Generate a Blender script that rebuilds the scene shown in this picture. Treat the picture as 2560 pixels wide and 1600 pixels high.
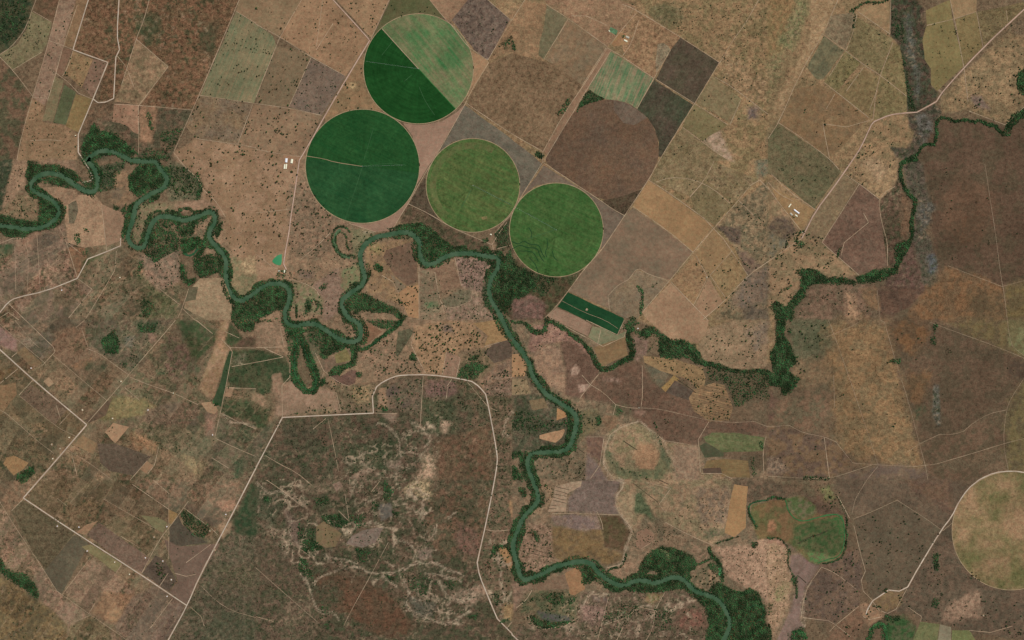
import bpy, bmesh, math, random
import numpy as np
from mathutils import Vector
random.seed(7)
for _o in list(bpy.data.objects): bpy.data.objects.remove(_o)
SC = bpy.context.scene
COL = SC.collection
# ------------------------------------------------------------------ camera, sky, sun, exposure
# one picture pixel of the 2560 x 1600 photograph is 4 m on the ground: the frame is 10.24 x 6.4 km
S = 4.0
cam_d = bpy.data.cameras.new("camera"); cam = bpy.data.objects.new("camera", cam_d); COL.objects.link(cam)
cam_d.sensor_width = 36.0; cam_d.lens = 50.0
cam.location = (0, 0, 2560*S*50.0/36.0); cam.rotation_euler = (0, 0, 0)
cam_d.clip_start = 50; cam_d.clip_end = 200000
SC.camera = cam
SUN_EL, SUN_AZ = math.radians(52), math.radians(48)          # sun in the north-east, shadows fall south-west
wd = bpy.data.worlds.new("World"); SC.world = wd; wd.use_nodes = True
nt = wd.node_tree; nt.nodes.clear()
sky = nt.nodes.new("ShaderNodeTexSky"); sky.sky_type = 'NISHITA'; sky.sun_disc = False
sky.sun_elevation = SUN_EL; sky.sun_rotation = SUN_AZ
bg = nt.nodes.new("ShaderNodeBackground"); bg.inputs[1].default_value = 0.06
wo = nt.nodes.new("ShaderNodeOutputWorld")
nt.links.new(sky.outputs[0], bg.inputs[0]); nt.links.new(bg.outputs[0], wo.inputs[0])
sl = bpy.data.lights.new("sun", 'SUN'); sl.energy = 3.2; sl.angle = math.radians(0.5); sl.color = (1.0, 0.96, 0.9)
so = bpy.data.objects.new("sun", sl); COL.objects.link(so); so.location = (0, 0, 3000)
sdir = Vector((math.sin(SUN_AZ)*math.cos(SUN_EL), math.cos(SUN_AZ)*math.cos(SUN_EL), math.sin(SUN_EL)))
so.rotation_euler = sdir.to_track_quat('Z', 'Y').to_euler()
SC.view_settings.view_transform = 'Standard'; SC.view_settings.look = 'None'
SC.view_settings.exposure = 0.0; SC.view_settings.gamma = 1.0; SC.view_settings.use_curve_mapping = False
KL = (0.94, 0.944, 0.975)      # light reaching flat ground, per channel: turns a seen colour into a base colour
# ------------------------------------------------------------------ survey data
# "@cr x,y ..." : survey sheet in column c, row r (640 x 400 units each, drawn at 3.78 x); "@w" : the overview sheet
# --- soft natural ground zones: outline, colour, second colour, patch size, edge raggedness, grain
Z = [
("@w 1060,0 2110,0 2130,280 2160,330 2040,420 1900,560 2000,600 1890,640 1830,720 1830,860 1660,830 1520,760 1330,700 1200,420 1100,260", (139,113,84), (126,106,78), 26, 3, .8),
("@w 1900,640 2100,640 2419,600 2419,1512 1960,1512 1500,1000 1300,820 1640,850 1830,900", (106,87,68), (96,82,64), 26, 3, .65),
("@w 0,560 300,570 540,760 660,980 400,1512 0,1512", (116,96,74), (104,92,70), 22, 3, .85),
("@w 410,360 720,340 1000,560 1180,620 1160,700 1330,980 1240,1300 1130,900 900,900 680,960 520,720", (138,112,88), (122,102,80), 20, 4, .7),
("@w 1180,740 1420,800 1500,1000 1900,1150 1900,1512 1250,1512 1200,1240", (126,104,82), (108,94,74), 18, 4, .75),
("@w 400,1512 660,985 880,970 890,920 960,885 1130,900 1180,1080 1130,1340 1220,1512", (104,84,66), (88,80,60), 18, 3, .95),
# north-west
("@00 0,0 340,0 300,90 280,180 200,330 100,440 0,510", (78,74,54), (52,62,44), 9, 5, .8),
("@00 0,560 120,660 310,910 300,960 200,1280 160,1512 0,1512", (104,82,64), (80,76,56), 14, 4, .8),
("@00 340,0 560,0 500,210 310,110", (115,88,68), (100,82,62), 12, 3, .7),
("@00 720,0 840,0 690,460 600,430", (136,109,82), (122,100,74), 12, 3, .5),
("@00 300,920 430,1000 400,1150 620,1190 740,1270 740,1512 160,1512 210,1260", (143,115,88), (130,106,80), 14, 3, .5),
("@00 830,0 2260,0 1820,1040 1320,1000 1590,630 1280,380 1150,850 1080,930 920,960 1020,590 690,470", (119,90,68), (106,85,63), 9, 2, 1.1),
("@00 1250,150 1500,120 1560,300 1420,420 1300,330", (86,78,56), (72,74,52), 10, 10, .9),
("@00 1900,250 2080,200 2000,560 1880,480", (92,78,58), (78,74,54), 10, 10, .9),
("@00 830,980 1060,960 1050,1150 880,1180 790,1160", (110,88,68), (96,80,62), 10, 3, .8),
("@00 880,1150 1310,1000 1810,1040 1620,1512 740,1512 760,1290", (106,86,68), (84,78,60), 12, 5, .9),
("@00 1320,1010 1480,1010 1460,1200 1440,1360 1320,1340", (152,118,92), (130,104,80), 10, 5, .6),
# pasture west of the circles
("@00 1850,1310 1630,1440 @01 1760,60 1900,180 1920,370 2130,540 2110,650 2200,900 2419,1100 @11 0,1210 200,1150 290,1040 400,300 420,0 @10 430,1490 0,1400 @00 2240,1365", (148,119,94), (136,109,84), 22, 3, .45),
("@10 640,1110 860,720 1010,520 1040,840 1190,1050 1000,1030 800,1080 660,1150", (122,100,74), (136,108,80), 16, 1, .4),
("@10 870,790 940,800 930,850 880,840", (172,146,108), (150,125,92), 5, 4, .5),
# north-east tan range
("@20 1170,60 1180,0 2419,0 2419,1512 @21 2419,1512 1900,1512 2220,1090 1900,640 1300,180 @20 1430,1480 1960,590 1590,350", (141,114,84), (124,106,76), 20, 3, .85),
("@20 1290,40 1560,30 1640,170 1480,250 1300,150", (118,104,76), (108,98,70), 12, 10, .9),
("@20 1820,420 2000,480 2419,760 2419,1000 2000,800 1950,620", (150,122,92), (130,106,78), 10, 6, .9),
("@20 1900,1190 1980,1230 2100,1512 1950,1490 1780,1340", (162,136,114), (136,116,92), 8, 6, .6),
("@20 2230,1010 2340,1020 2320,1120 2220,1130", (98,84,78), (116,98,82), 6, 6, .8),
("@30 0,0 300,0 130,500 0,650", (138,110,78), (124,106,74), 10, 6, .8),
("@30 270,0 390,0 340,300 230,500 80,430 200,150", (114,110,76), (134,118,86), 6, 8, .9),
("@30 0,560 60,520 180,480 150,620 40,900 0,1000", (120,110,78), (140,118,88), 6, 8, .9),
("@30 380,0 660,0 520,320 300,700 110,1130 60,1000 200,720 330,500 430,250", (156,129,98), (142,116,86), 8, 5, .6),
("@30 0,1180 60,1160 590,1512 0,1512", (118,102,76), (96,88,70), 14, 4, .6),
("@30 60,1380 180,1300 330,1512 40,1512", (138,118,96), (110,98,80), 8, 8, .7),
("@30 980,1140 1160,1080 1320,1080 1330,1200 1390,1240 1340,1400 1150,1380 1190,1512 800,1512", (146,118,88), (124,106,78), 14, 5, .7),
("@30 1640,900 2419,150 2419,1000 2230,1180 1900,1050 1640,1060", (140,115,86), (120,102,76), 14, 5, .8),
("@30 2280,250 2419,150 2419,350 2320,330", (104,88,70), (120,100,78), 8, 5, .8),
("@30 1900,900 2010,900 2120,1050 1950,1000", (126,106,92), (112,94,82), 8, 6, .8),
# dry stream scrub corridor
("@30 1150,0 1400,0 1490,100 1440,180 1490,260 1460,370 1500,580 1540,640 1540,820 1610,870 1580,960 1390,1070 1310,1060 1310,860 1270,560 1240,430 1150,340", (84,68,56), (66,68,52), 9, 2, 1.),
("@30 1320,1080 1400,1070 1580,970 1640,1060 1600,1110 1590,1390 1520,1350 1430,1420 1420,1512 1300,1512 1200,1480 1150,1380 1330,1400 1390,1240 1330,1200", (90,76,64), (72,70,56), 9, 3, 1.),
("@30 1310,100 1360,120 1370,420 1420,660 1440,900 1400,960 1370,700 1310,420", (94,93,84), (76,76,64), 6, 7, 1.),
("@30 1390,1080 1500,1060 1570,1200 1560,1330 1450,1400", (104,98,90), (84,78,68), 7, 5, 1.),
# eastern plateau
("@30 1600,1120 1900,1140 2230,1180 2419,1010 2419,1512 @31 2419,1150 2210,1190 1700,1000 1600,1080 1560,800 1540,420 1470,40 1400,0 @30 1430,1450", (92,73,58), (84,71,55), 26, 9, .6),
("@31 1780,120 2150,300 2120,700 1700,760 1620,400", (100,77,60), (92,73,57), 26, 20, .55),
("@31 1700,560 1980,520 2060,700 1800,800", (98,74,56), (88,70,54), 20, 20, .5),
("@31 1400,0 1470,40 1500,280 1550,420 1540,560 1500,680 1560,800 1600,950 1580,1190 1500,1230 1450,1150 1400,900 1350,750 1400,420 1320,330 1280,50", (92,80,68), (78,74,60), 8, 4, 1.),
("@31 1420,430 1540,400 1540,560 1460,680 1440,600", (100,96,88), (84,78,68), 6, 8, 1.),
("@31 1510,890 1580,880 1590,1050 1520,1090", (86,88,90), (82,80,74), 6, 4, 1.),
("@31 1060,370 1190,250 1240,0 1280,240 1400,390 1360,700 1300,800 1210,1020 1130,1010 1080,650", (94,74,60), (84,72,56), 9, 3, 1.),
("@31 1250,300 1350,360 1370,500 1350,720 1250,760", (110,86,66), (98,80,62), 10, 5, .8),
("@31 1030,640 1130,680 1120,1000 1000,1010", (78,70,52), (90,74,58), 8, 5, 1.),
("@31 1290,850 1370,760 1450,1150 1500,1230 1380,1330 1280,1250 1100,1200 1120,1120 1230,1050", (100,76,66), (88,72,60), 9, 4, .9),
("@31 1600,1080 1700,1000 2210,1190 2240,1512 1300,1512 1400,1350", (120,90,64), (106,84,62), 14, 9, .75),
("@31 2230,1200 2419,1150 2419,1512 2260,1512", (108,92,62), (98,84,60), 20, 9, .6),
("@31 1880,1240 2200,1260 2230,1512 1950,1512", (94,78,58), (110,88,64), 16, 10, .6),
("@31 1030,1200 1500,1220 1350,1380 1060,1512", (86,68,56), (96,74,60), 12, 5, .7),
("@31 400,1200 800,1170 1040,1200 1060,1512 250,1512", (118,94,76), (102,86,68), 12, 5, .8),
("@31 740,1260 800,1280 870,1450 860,1512 760,1512", (170,134,104), (140,112,88), 6, 7, .6),
("@31 870,1220 1030,1210 1060,1420 940,1380", (128,100,74), (114,92,70), 10, 5, .6),
# farm and trees west of the plateau
("@31 0,180 210,350 440,470 320,700 520,780 860,1090 560,1110 400,1020 240,1050 320,1130 300,1200 170,1390 0,1420", (140,113,86), (122,104,78), 16, 4, .6),
("@31 40,520 210,550 270,690 180,790 110,720 0,690", (90,76,64), (104,88,70), 8, 8, .8),
("@31 0,640 60,700 200,770 120,850 0,930", (122,108,84), (104,98,82), 8, 8, .6),
("@31 780,0 1240,0 1190,250 1060,370 870,230 700,120", (150,123,92), (128,106,80), 10, 4, .7),
("@31 880,0 1060,0 1130,130 1040,220", (162,134,104), (140,116,90), 6, 8, .7),
("@31 880,590 950,570 960,640 880,720 800,760", (172,138,100), (130,102,80), 4, 5, .6),
# mixed slope between the tan fields and the farm
("@21 1930,630 2170,370 2419,200 2419,1512 1900,1512 2220,1090 2110,830", (134,112,86), (108,96,74), 10, 3, .85),
("@21 1920,620 2170,640 2150,800 2060,770", (84,72,62), (98,82,68), 6, 3, .7),
("@21 2110,850 2230,870 2350,1010 2230,1090", (108,88,74), (122,102,82), 7, 3, .7),
("@21 2220,1100 2419,1000 2419,1330 2180,1400 2050,1340", (122,102,84), (108,94,80), 10, 8, .6),
("@21 2200,1350 2419,1420 2419,1512 2200,1512", (86,76,64), (104,90,74), 7, 6, .7),
("@21 2300,0 2419,0 2419,130 2330,180", (104,104,84), (128,112,90), 6, 6, .8),
("@22 1860,80 2080,0 2419,0 2419,440 2300,460 2050,460 1800,370 1760,230", (140,115,90), (126,106,82), 12, 3, .6),
("@22 2190,100 2419,0 2419,180 2290,300", (116,100,84), (134,112,90), 8, 8, .7),
# eastern lowland
("@32 180,0 580,0 640,160 560,350 400,430 250,600 270,420 230,200", (98,92,70), (84,84,62), 12, 6, .7),
("@32 230,380 560,350 600,620 250,640", (108,92,70), (120,98,74), 14, 8, .7),
("@32 580,0 1090,0 1330,780 1490,1390 1040,1360 800,1350 640,1150 560,600", (130,103,74), (116,97,71), 14, 22, .8),
("@32 660,180 760,400 700,560 600,420", (140,110,78), (120,98,72), 12, 10, .6),
("@32 1090,0 1530,0 2419,350 2419,540 2260,840 1760,1080 1430,1160 1330,780", (94,76,60), (86,73,57), 24, 16, .6),
("@32 1120,60 1480,30 1520,230 1290,330", (116,86,60), (98,78,58), 14, 14, .6),
("@32 1300,480 1560,500 1420,820 1340,760", (110,84,60), (94,76,56), 14, 10, .6),
("@32 1700,0 2419,0 2419,350 2250,290 1850,130", (106,91,63), (96,82,60), 20, 9, .6),
("@32 2280,250 2260,0 2419,0 2419,340", (112,108,76), (104,94,66), 12, 3, .6),
("@32 2419,560 2250,850 2220,1170 2270,1430 2419,1430", (106,93,64), (94,82,60), 16, 9, .6),
("@32 2280,400 2419,380 2419,540 2300,540", (80,66,54), (92,76,60), 8, 10, .5),
("@32 1860,1060 2010,1010 2030,1120 1900,1170", (78,62,50), (90,72,58), 8, 10, .5),
("@32 1560,610 1610,620 1635,990 1600,1010 1555,870", (98,94,84), (74,70,58), 3, 3, 1.),
("@32 1390,830 1490,800 1480,870 1380,950", (70,74,54), (88,76,58), 6, 6, .6),
("@32 0,650 110,750 60,950 0,960", (100,78,64), (88,74,58), 10, 4, .6),
("@32 110,740 560,620 600,900 340,1060 200,1000 30,960", (100,88,68), (116,92,72), 14, 8, .65),
("@32 0,1010 200,1000 340,1070 520,1100 640,1150 800,1350 600,1490 0,1470", (112,90,68), (98,80,66), 14, 4, .65),
("@32 830,1420 1040,1370 1490,1395 1500,1512 620,1512", (100,84,72), (110,92,74), 14, 9, .5),
("@32 1500,1390 2260,1430 2100,1490 1980,1512 1500,1512 1430,1170 1760,1080 2220,880 2250,1180", (100,80,63), (88,75,58), 18, 9, .55),
("@32 0,1270 90,1290 200,1420 60,1470 0,1440", (142,118,96), (104,88,74), 5, 6, .8),
("@33 620,0 1980,0 1750,330 1650,470 1220,190 960,310 800,330", (104,87,70), (94,80,65), 18, 9, .55),
("@33 1250,0 1750,0 1760,300 1500,200", (98,78,64), (108,86,68), 14, 12, .55),
("@33 1650,480 1740,400 1800,750 2100,980 2419,1040 2419,1512 1900,1440 1640,1350 1440,1330 1380,1250 1110,1260 990,1130 1150,1040 1310,1030", (102,84,68), (90,78,63), 16, 3, .65),
("@33 1880,1100 1990,1030 2010,1300 1900,1320 1640,1340 1750,1120", (142,115,94), (118,96,78), 7, 7, .7),
("@33 0,0 620,0 640,140 450,200 200,120 0,150", (110,90,70), (98,86,66), 12, 5, .75),
("@33 480,60 600,50 640,180 520,200", (112,108,72), (104,92,68), 7, 6, .7),
("@33 0,0 240,60 150,200 0,210 @23 2419,150 2210,220 2080,40 2100,0", (108,88,70), (90,78,62), 9, 5, .75),
# the wet meadow in the old loop
("@33 0,200 160,180 300,150 440,230 460,320 710,330 735,500 720,660 660,750 470,790 380,770 230,620 130,560 0,550 @23 2330,570 2250,350 2260,230 2419,210", (116,96,66), (98,96,62), 12, 2, .5),
("@33 170,180 300,150 440,230 450,320 300,370 200,280", (86,102,62), (112,108,78), 7, 4, .5),
("@33 240,430 360,400 560,360 700,420 700,650 640,720 380,700 230,620", (88,92,60), (64,86,50), 10, 6, .5),
("@33 550,360 700,340 725,500 700,600 640,420", (60,100,54), (84,96,60), 6, 4, .4),
("@33 0,390 60,370 80,440 50,500 0,490", (160,122,88), (130,104,74), 6, 3, .4),
("@33 380,690 520,700 650,740 480,790 400,770", (88,124,72), (110,112,76), 5, 4, .4),
# mauve dry channel and pale sand west of it
("@33 210,710 300,700 400,780 510,820 350,1020 320,1180 300,1320 350,1400 230,1512 90,1512 200,1250 280,1000 200,850", (128,105,94), (118,98,86), 14, 2, .4),
("@23 1900,640 2250,620 2330,570 2419,560 2419,1170 2330,1050 2200,1010 2060,920 2000,800 1990,740", (163,131,107), (144,116,94), 9, 4, .7),
("@33 0,560 110,560 200,660 180,850 240,960 180,1200 100,1400 0,1512", (163,132,106), (144,118,92), 9, 4, .7),
("@33 60,1030 190,960 200,1010 140,1140 60,1150", (128,120,84), (150,128,98), 6, 5, .7),
("@33 490,820 860,640 900,900 860,1180 630,1360 330,1300 340,1030", (94,78,66), (106,86,70), 12, 3, .65),
("@33 640,1380 860,1190 1000,1250 900,1360 830,1512 560,1512", (108,86,68), (122,94,74), 10, 4, .65),
("@33 860,1180 950,1150 1060,1230 1100,1290 950,1380 900,1300", (148,116,90), (130,104,82), 7, 4, .5),
("@33 930,1140 1140,1040 1290,1050 1250,1190 1100,1250", (122,100,72), (112,92,70), 9, 3, .5),
("@33 1190,960 1240,960 1250,1010 1180,1020", (190,160,122), (170,140,104), 4, 3, .4),
("@33 1100,1300 1300,1290 1390,1380 1370,1512 1130,1512", (60,84,50), (86,88,62), 7, 5, .6),
# valley of the lower river
("@22 0,720 300,700 400,780 580,880 600,1050 540,1200 100,1250 0,1300", (92,80,64), (76,76,58), 9, 4, .9),
("@22 560,860 800,830 860,1000 720,1100 600,1200 620,950", (112,98,72), (98,90,68), 8, 5, .7),
("@22 200,60 420,20 560,150 700,260 760,400 820,500 700,450 600,250 480,200 400,210 280,230 220,330 160,260", (128,98,84), (144,112,94), 8, 4, .75),
("@22 880,900 1000,900 1000,990 900,1060 850,960", (132,104,80), (116,94,72), 8, 5, .7),
("@22 1150,150 1290,180 1260,340 1160,400 1160,250", (128,102,88), (112,92,76), 7, 4, .7),
("@22 1240,420 1500,480 1420,640 1380,620", (96,90,72), (112,98,78), 8, 4, .6),
("@22 900,1050 1100,975 1220,980 1440,1140 1760,1190 1790,1450 1960,1450 2050,1512 @23 2080,0 2060,200 2010,500 1900,620 1700,520 1500,430 1300,300 1150,470 1110,420 990,240 1050,0 @22 960,1512 870,1380 870,1250", (144,118,92), (122,108,82), 14, 3, .75),
("@22 980,1040 1150,1010 1290,1080 1350,1250 1180,1200 1130,1300 1000,1280 950,1200", (120,108,80), (140,116,90), 8, 5, .7),
("@22 870,1250 960,1250 1000,1400 1200,1430 1380,1330 1420,1200 1520,1330 1420,1512 1000,1512", (112,106,78), (96,98,72), 8, 5, .7),
("@22 1520,1180 1760,1190 1790,1512 1530,1512", (140,114,92), (128,106,86), 10, 4, .6),
("@23 1700,60 2060,60 2030,420 1800,420", (118,100,82), (140,114,90), 8, 8, .8),
("@23 1150,130 1230,110 1340,330 1340,400 1230,330 1140,310", (92,96,70), (74,82,58), 6, 6, .8),
("@23 990,150 1170,130 1140,330 1100,410 1000,280", (150,126,98), (134,116,90), 9, 4, .6),
("@23 1800,450 2000,490 1960,540 1820,550", (84,86,62), (110,98,78), 6, 6, .7),
("@23 1680,590 1860,620 1880,720 1780,790 1700,690", (138,112,90), (110,96,74), 7, 4, .7),
("@23 1040,800 1250,700 1420,600 1360,650 1220,760 1180,880 1080,970 930,860", (148,118,94), (124,104,82), 8, 4, .7),
("@23 1700,900 1880,770 1960,860 1960,960 1880,1000 1750,1060 1660,940", (140,114,90), (104,94,72), 7, 5, .7),
("@22 700,1100 870,1100 840,1350 710,1260", (102,80,68), (112,88,72), 9, 3, .6),
("@22 710,1260 830,1380 900,1512 700,1512", (114,97,88), (122,102,90), 9, 3, .5),
("@22 180,1310 500,1290 690,1280 700,1512 220,1512", (124,104,82), (104,92,72), 9, 5, .7),
("@23 230,20 420,40 400,160 340,310 180,330 130,400 90,520 60,500 110,370 230,230", (132,108,84), (112,94,74), 7, 5, .8),
("@23 70,420 370,420 390,740 240,870 120,900 60,700", (140,112,92), (120,98,78), 6, 5, .9),
("@23 0,960 180,970 200,1040 140,1130 0,1250", (142,114,94), (122,100,82), 8, 4, .6),
("@23 140,1040 640,1060 600,1280 560,1340 170,1260 60,1260", (112,98,74), (88,88,64), 7, 6, .8),
("@23 230,1230 540,1290 550,1340 350,1350 280,1310", (88,82,78), (78,82,66), 6, 3, .4),
("@23 640,1060 1090,1040 1420,1060 1600,1040 1720,1090 1830,1220 1860,1400 1820,1512 0,1512 60,1370 400,1400 600,1350", (108,88,72), (90,80,62), 9, 4, .9),
("@23 640,1190 820,1180 880,1260 830,1340 640,1330", (142,112,98), (120,98,84), 6, 6, .8),
("@23 1280,1060 1430,1080 1330,1190 1250,1150", (112,106,72), (130,104,76), 6, 4, .5),
("@23 1560,1200 1830,1220 1850,1400 1560,1400", (118,84,70), (102,82,66), 8, 8, .85),
("@23 760,1090 920,1100 890,1180 770,1150", (94,80,72), (106,86,72), 7, 3, .6),
# river loop country in the middle
("@01 0,0 130,0 20,450 0,500", (70,72,55), (60,66,48), 8, 3, .9),
("@01 130,0 270,0 240,230 150,330 140,450 20,440 90,150", (150,121,96), (134,108,86), 10, 3, .6),
("@01 160,330 330,350 360,450 350,580 0,520 0,490", (130,106,82), (112,98,74), 8, 4, .8),
("@01 390,0 700,0 760,100 700,120 520,50 400,30", (140,112,90), (122,100,80), 8, 4, .6),
("@01 320,180 420,150 600,170 740,280 700,290 560,240 390,250 330,260", (112,96,74), (128,104,82), 7, 4, .7),
("@01 880,60 1200,10 1180,90 1100,150 1090,290 940,290 930,180", (92,84,66), (76,76,58), 7, 4, .9),
("@01 1080,110 1270,100 1220,250 1300,350 1180,440 1050,400 1060,280", (140,112,86), (122,100,78), 8, 4, .6),
("@01 1050,280 1180,250 1170,330 1130,390 1060,370", (108,92,74), (118,100,78), 8, 2, .5),
("@01 1600,0 1760,60 1890,180 1920,270 1880,390 1600,390 1570,250", (108,98,76), (92,90,68), 7, 4, .8),
("@01 1310,420 1700,400 1680,500 1500,500 1400,580 1350,770 1250,800 1260,600", (116,108,80), (128,108,84), 8, 4, .6),
("@01 1660,410 1920,380 2050,430 2100,530 1960,440 1830,470 1690,500", (152,121,98), (136,110,88), 8, 4, .5),
("@01 1480,600 1960,560 1970,760 1700,800 1450,830", (140,114,90), (110,98,76), 7, 5, .8),
("@01 0,750 150,740 600,600 720,800 720,1120 430,1240 0,1300", (124,100,82), (106,90,72), 12, 4, .85),
("@01 150,740 350,680 340,800 160,880", (148,117,95), (132,106,86), 9, 4, .5),
("@01 360,700 560,660 540,790 380,830", (98,84,70), (116,96,78), 8, 8, .8),
("@01 0,790 140,800 120,880 50,930 0,940", (68,80,55), (88,84,62), 7, 3, .6),
("@01 660,820 800,830 820,930 730,1110 640,850", (146,110,84), (128,102,78), 8, 3, .6),
("@01 790,950 840,930 1000,880 880,980 930,1060 820,1090 760,1110", (78,82,52), (96,90,62), 7, 4, .6),
("@01 730,1120 860,960 1100,860 1290,940 1700,1200 1740,1512 600,1512", (120,100,78), (98,90,68), 11, 4, .85),
("@01 430,1240 720,1130 880,1230 640,1512 0,1512 0,1320", (118,96,78), (104,90,70), 12, 4, .85),
("@01 1130,900 1230,900 1250,1100 1150,1090", (96,82,64), (112,94,72), 7, 5, .85),
("@01 1290,950 1330,1100 1550,1240 1700,1350 1680,1490 1350,1512 1330,1250", (82,84,58), (100,92,68), 9, 8, .85),
("@01 1310,900 1700,820 1690,1150 1500,1240 1350,1050", (140,114,94), (116,100,82), 7, 5, .8),
("@01 1840,1340 1960,1300 2050,1450 1960,1512 1830,1450", (118,106,82), (150,124,98), 5, 6, .7),
("@01 2200,900 2419,1000 2419,1240 2300,1310 2200,1250 2160,1100", (136,116,88), (116,108,80), 8, 4, .6),
("@01 2280,950 2419,920 2419,1080 2300,1060", (170,144,110), (140,118,90), 5, 6, .7),
("@11 350,1160 520,1180 640,1330 620,1460 480,1470 350,1400", (114,110,80), (132,112,88), 8, 4, .6),
("@11 540,1180 780,1020 820,1250 780,1420 700,1512 620,1512 640,1320", (140,114,96), (130,106,88), 10, 4, .6),
("@11 400,1020 540,1060 540,1140 420,1120", (112,94,80), (126,104,86), 9, 8, .5),
("@11 300,300 420,120 540,290 700,500 900,600 720,700 720,850 600,950 420,900 300,800", (134,108,86), (116,98,78), 10, 5, .75),
("@11 890,640 1130,690 990,800 960,900 920,900 900,740", (128,116,88), (112,108,80), 8, 4, .5),
("@11 820,1050 980,960 1010,1130 990,1190 860,1240 800,1200", (112,116,82), (126,112,84), 8, 3, .4),
("@11 1040,800 1500,740 1540,1000 1540,1450 1440,1400 1050,1250 1060,1100 1020,900", (140,113,84), (124,101,78), 11, 3, .6),
("@11 1060,790 1170,800 1160,880 1080,900", (124,112,76), (140,114,84), 7, 5, .6),
("@11 1540,1020 1700,1040 1730,1280 1790,1512 1540,1512", (132,110,88), (118,104,82), 9, 3, .6),
("@11 1880,920 2250,940 2160,1080 2130,1250 1990,1220 1940,1190", (146,117,102), (120,98,84), 6, 3, .9),
("@11 1780,1390 2040,1250 2130,1240 2150,1380 2300,1512 1800,1512", (138,112,94), (116,100,80), 6, 5, .8),
("@11 1760,1310 1940,1230 2040,1220 2020,1330 1900,1390 1780,1380", (102,95,74), (112,100,80), 6, 4, .7),
("@11 1600,1350 1720,1340 1740,1400 1620,1400", (90,106,74), (110,106,80), 5, 5, .5),
("@11 1440,420 1600,520 1840,650 2200,790 2230,890 1900,870 1700,680 1560,580 1360,600", (98,78,62), (80,72,54), 9, 2, .9),
("@11 2230,780 2260,690 2419,540 2419,800 2290,900", (86,74,56), (70,70,50), 7, 3, .9),
("@11 2190,790 2240,690 2290,900 2240,880", (142,114,92), (124,104,80), 6, 4, .6),
("@11 2130,1230 2190,1070 2250,950 2260,1000 2200,1120 2190,1300 2290,1480 2200,1400 2140,1380", (76,74,58), (100,86,70), 6, 4, .8),
("@21 0,900 100,1000 300,1100 500,1090 690,1020 530,1240 300,1512 0,1512 @11 2419,1512 2330,1450", (88,72,54), (72,72,50), 9, 2, .9),
("@21 0,1330 180,1290 330,1380 290,1512 0,1512", (124,93,82), (104,84,72), 8, 6, .8),
("@22 1300,0 1860,0 1830,130 1750,220 1610,180 1520,200 1330,30", (153,123,96), (144,114,88), 14, 2, .4),
# middle south
("@12 0,20 230,20 300,100 280,250 0,260", (142,115,92), (128,106,84), 9, 3, .6),
("@12 460,110 660,160 600,260 560,420 640,480 600,560 540,400 480,250", (112,100,76), (96,92,70), 7, 4, .7),
("@12 600,370 740,350 900,420 720,440 690,500 640,490", (116,94,76), (106,90,72), 8, 3, .5),
("@12 980,330 1080,290 1310,90 1320,340 1500,400 1590,500 1310,510 1150,580 1000,430", (142,113,90), (124,104,82), 8, 4, .7),
("@12 1500,60 1830,0 2050,30 2200,250 1930,280 1760,510 1600,500 1470,230", (156,124,95), (142,114,86), 10, 4, .6),
("@12 1720,30 1840,30 1870,130 1760,110", (116,98,84), (134,110,88), 7, 5, .6),
("@12 260,600 340,560 430,660 530,690 650,650 770,690 800,870 180,900 200,760", (150,122,100), (136,112,90), 12, 3, .45),
("@12 600,600 940,620 1130,640 1100,880 800,870 770,690 680,650", (122,102,80), (104,92,70), 8, 5, .8),
("@12 900,640 1080,640 1080,780 950,800", (156,128,96), (122,108,80), 5, 6, .8),
("@12 1930,350 2160,250 2260,400 2100,580 1900,540", (112,98,74), (130,108,84), 8, 4, .7),
("@12 2110,600 2270,430 2419,350 2419,560 2150,610", (146,116,93), (124,102,84), 8, 4, .7),
("@12 2140,640 2419,560 2419,1512 2260,1512 2270,1250 2200,750", (108,88,70), (88,80,60), 9, 4, .9),
("@12 2150,620 2419,560 2419,720 2190,720", (134,108,90), (112,94,76), 7, 4, .8),
("@12 260,930 1110,885 1115,700 1180,610 1300,545 1600,520 2000,570 2180,700 2270,1200 2260,1512 0,1512 0,1410", (104,84,66), (86,80,60), 12, 2, .95),
("@12 1170,640 1230,640 1260,840 1140,860", (148,118,92), (128,104,82), 7, 3, .6),
("@12 1250,560 1580,540 1560,860 1240,850", (112,92,74), (94,84,66), 8, 5, .8),
("@12 1230,660 1310,610 1370,690 1250,740", (92,78,68), (100,84,72), 6, 3, .5),
("@12 1370,790 1450,750 1460,810 1390,830", (90,76,66), (98,82,68), 6, 3, .5),
("@12 1620,580 1900,570 1920,680 1800,760 1600,720", (122,92,82), (106,86,72), 8, 6, .8),
("@12 1700,1130 2200,1000 2240,1512 1700,1512", (114,86,66), (98,80,60), 12, 10, .9),
("@12 1580,740 1880,750 1900,1080 1660,1060 1580,950", (88,82,60), (74,76,54), 9, 8, .95),
("@12 850,1180 1320,1150 1300,1400 900,1450", (84,80,58), (70,74,52), 9, 9, .95),
("@12 180,950 560,960 520,1110 300,1130", (82,76,58), (96,82,64), 9, 9, .9),
("@13 0,0 2260,0 2200,300 2090,800 2300,1300 2419,1440 2419,1512 0,1512", (102,83,65), (84,78,58), 12, 2, .95),
("@13 0,40 200,130 250,260 150,400 0,350", (72,74,54), (92,84,64), 9, 8, .9),
("@13 540,900 1000,920 1350,1150 1500,1400 1250,1512 900,1300 600,1150", (104,76,57), (94,74,56), 12, 8, .85),
("@13 520,1000 780,950 800,1180 560,1190", (80,74,55), (92,76,58), 9, 9, .9),
("@13 0,560 250,560 400,700 480,1000 100,1000 0,850", (106,86,68), (92,80,62), 10, 5, .9),
("@13 1700,0 2230,50 2100,780 1700,700 1600,400", (112,86,66), (90,80,60), 12, 8, .9),
("@13 1880,420 2150,500 2080,720 1900,680", (124,92,76), (106,84,68), 9, 9, .85),
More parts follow.
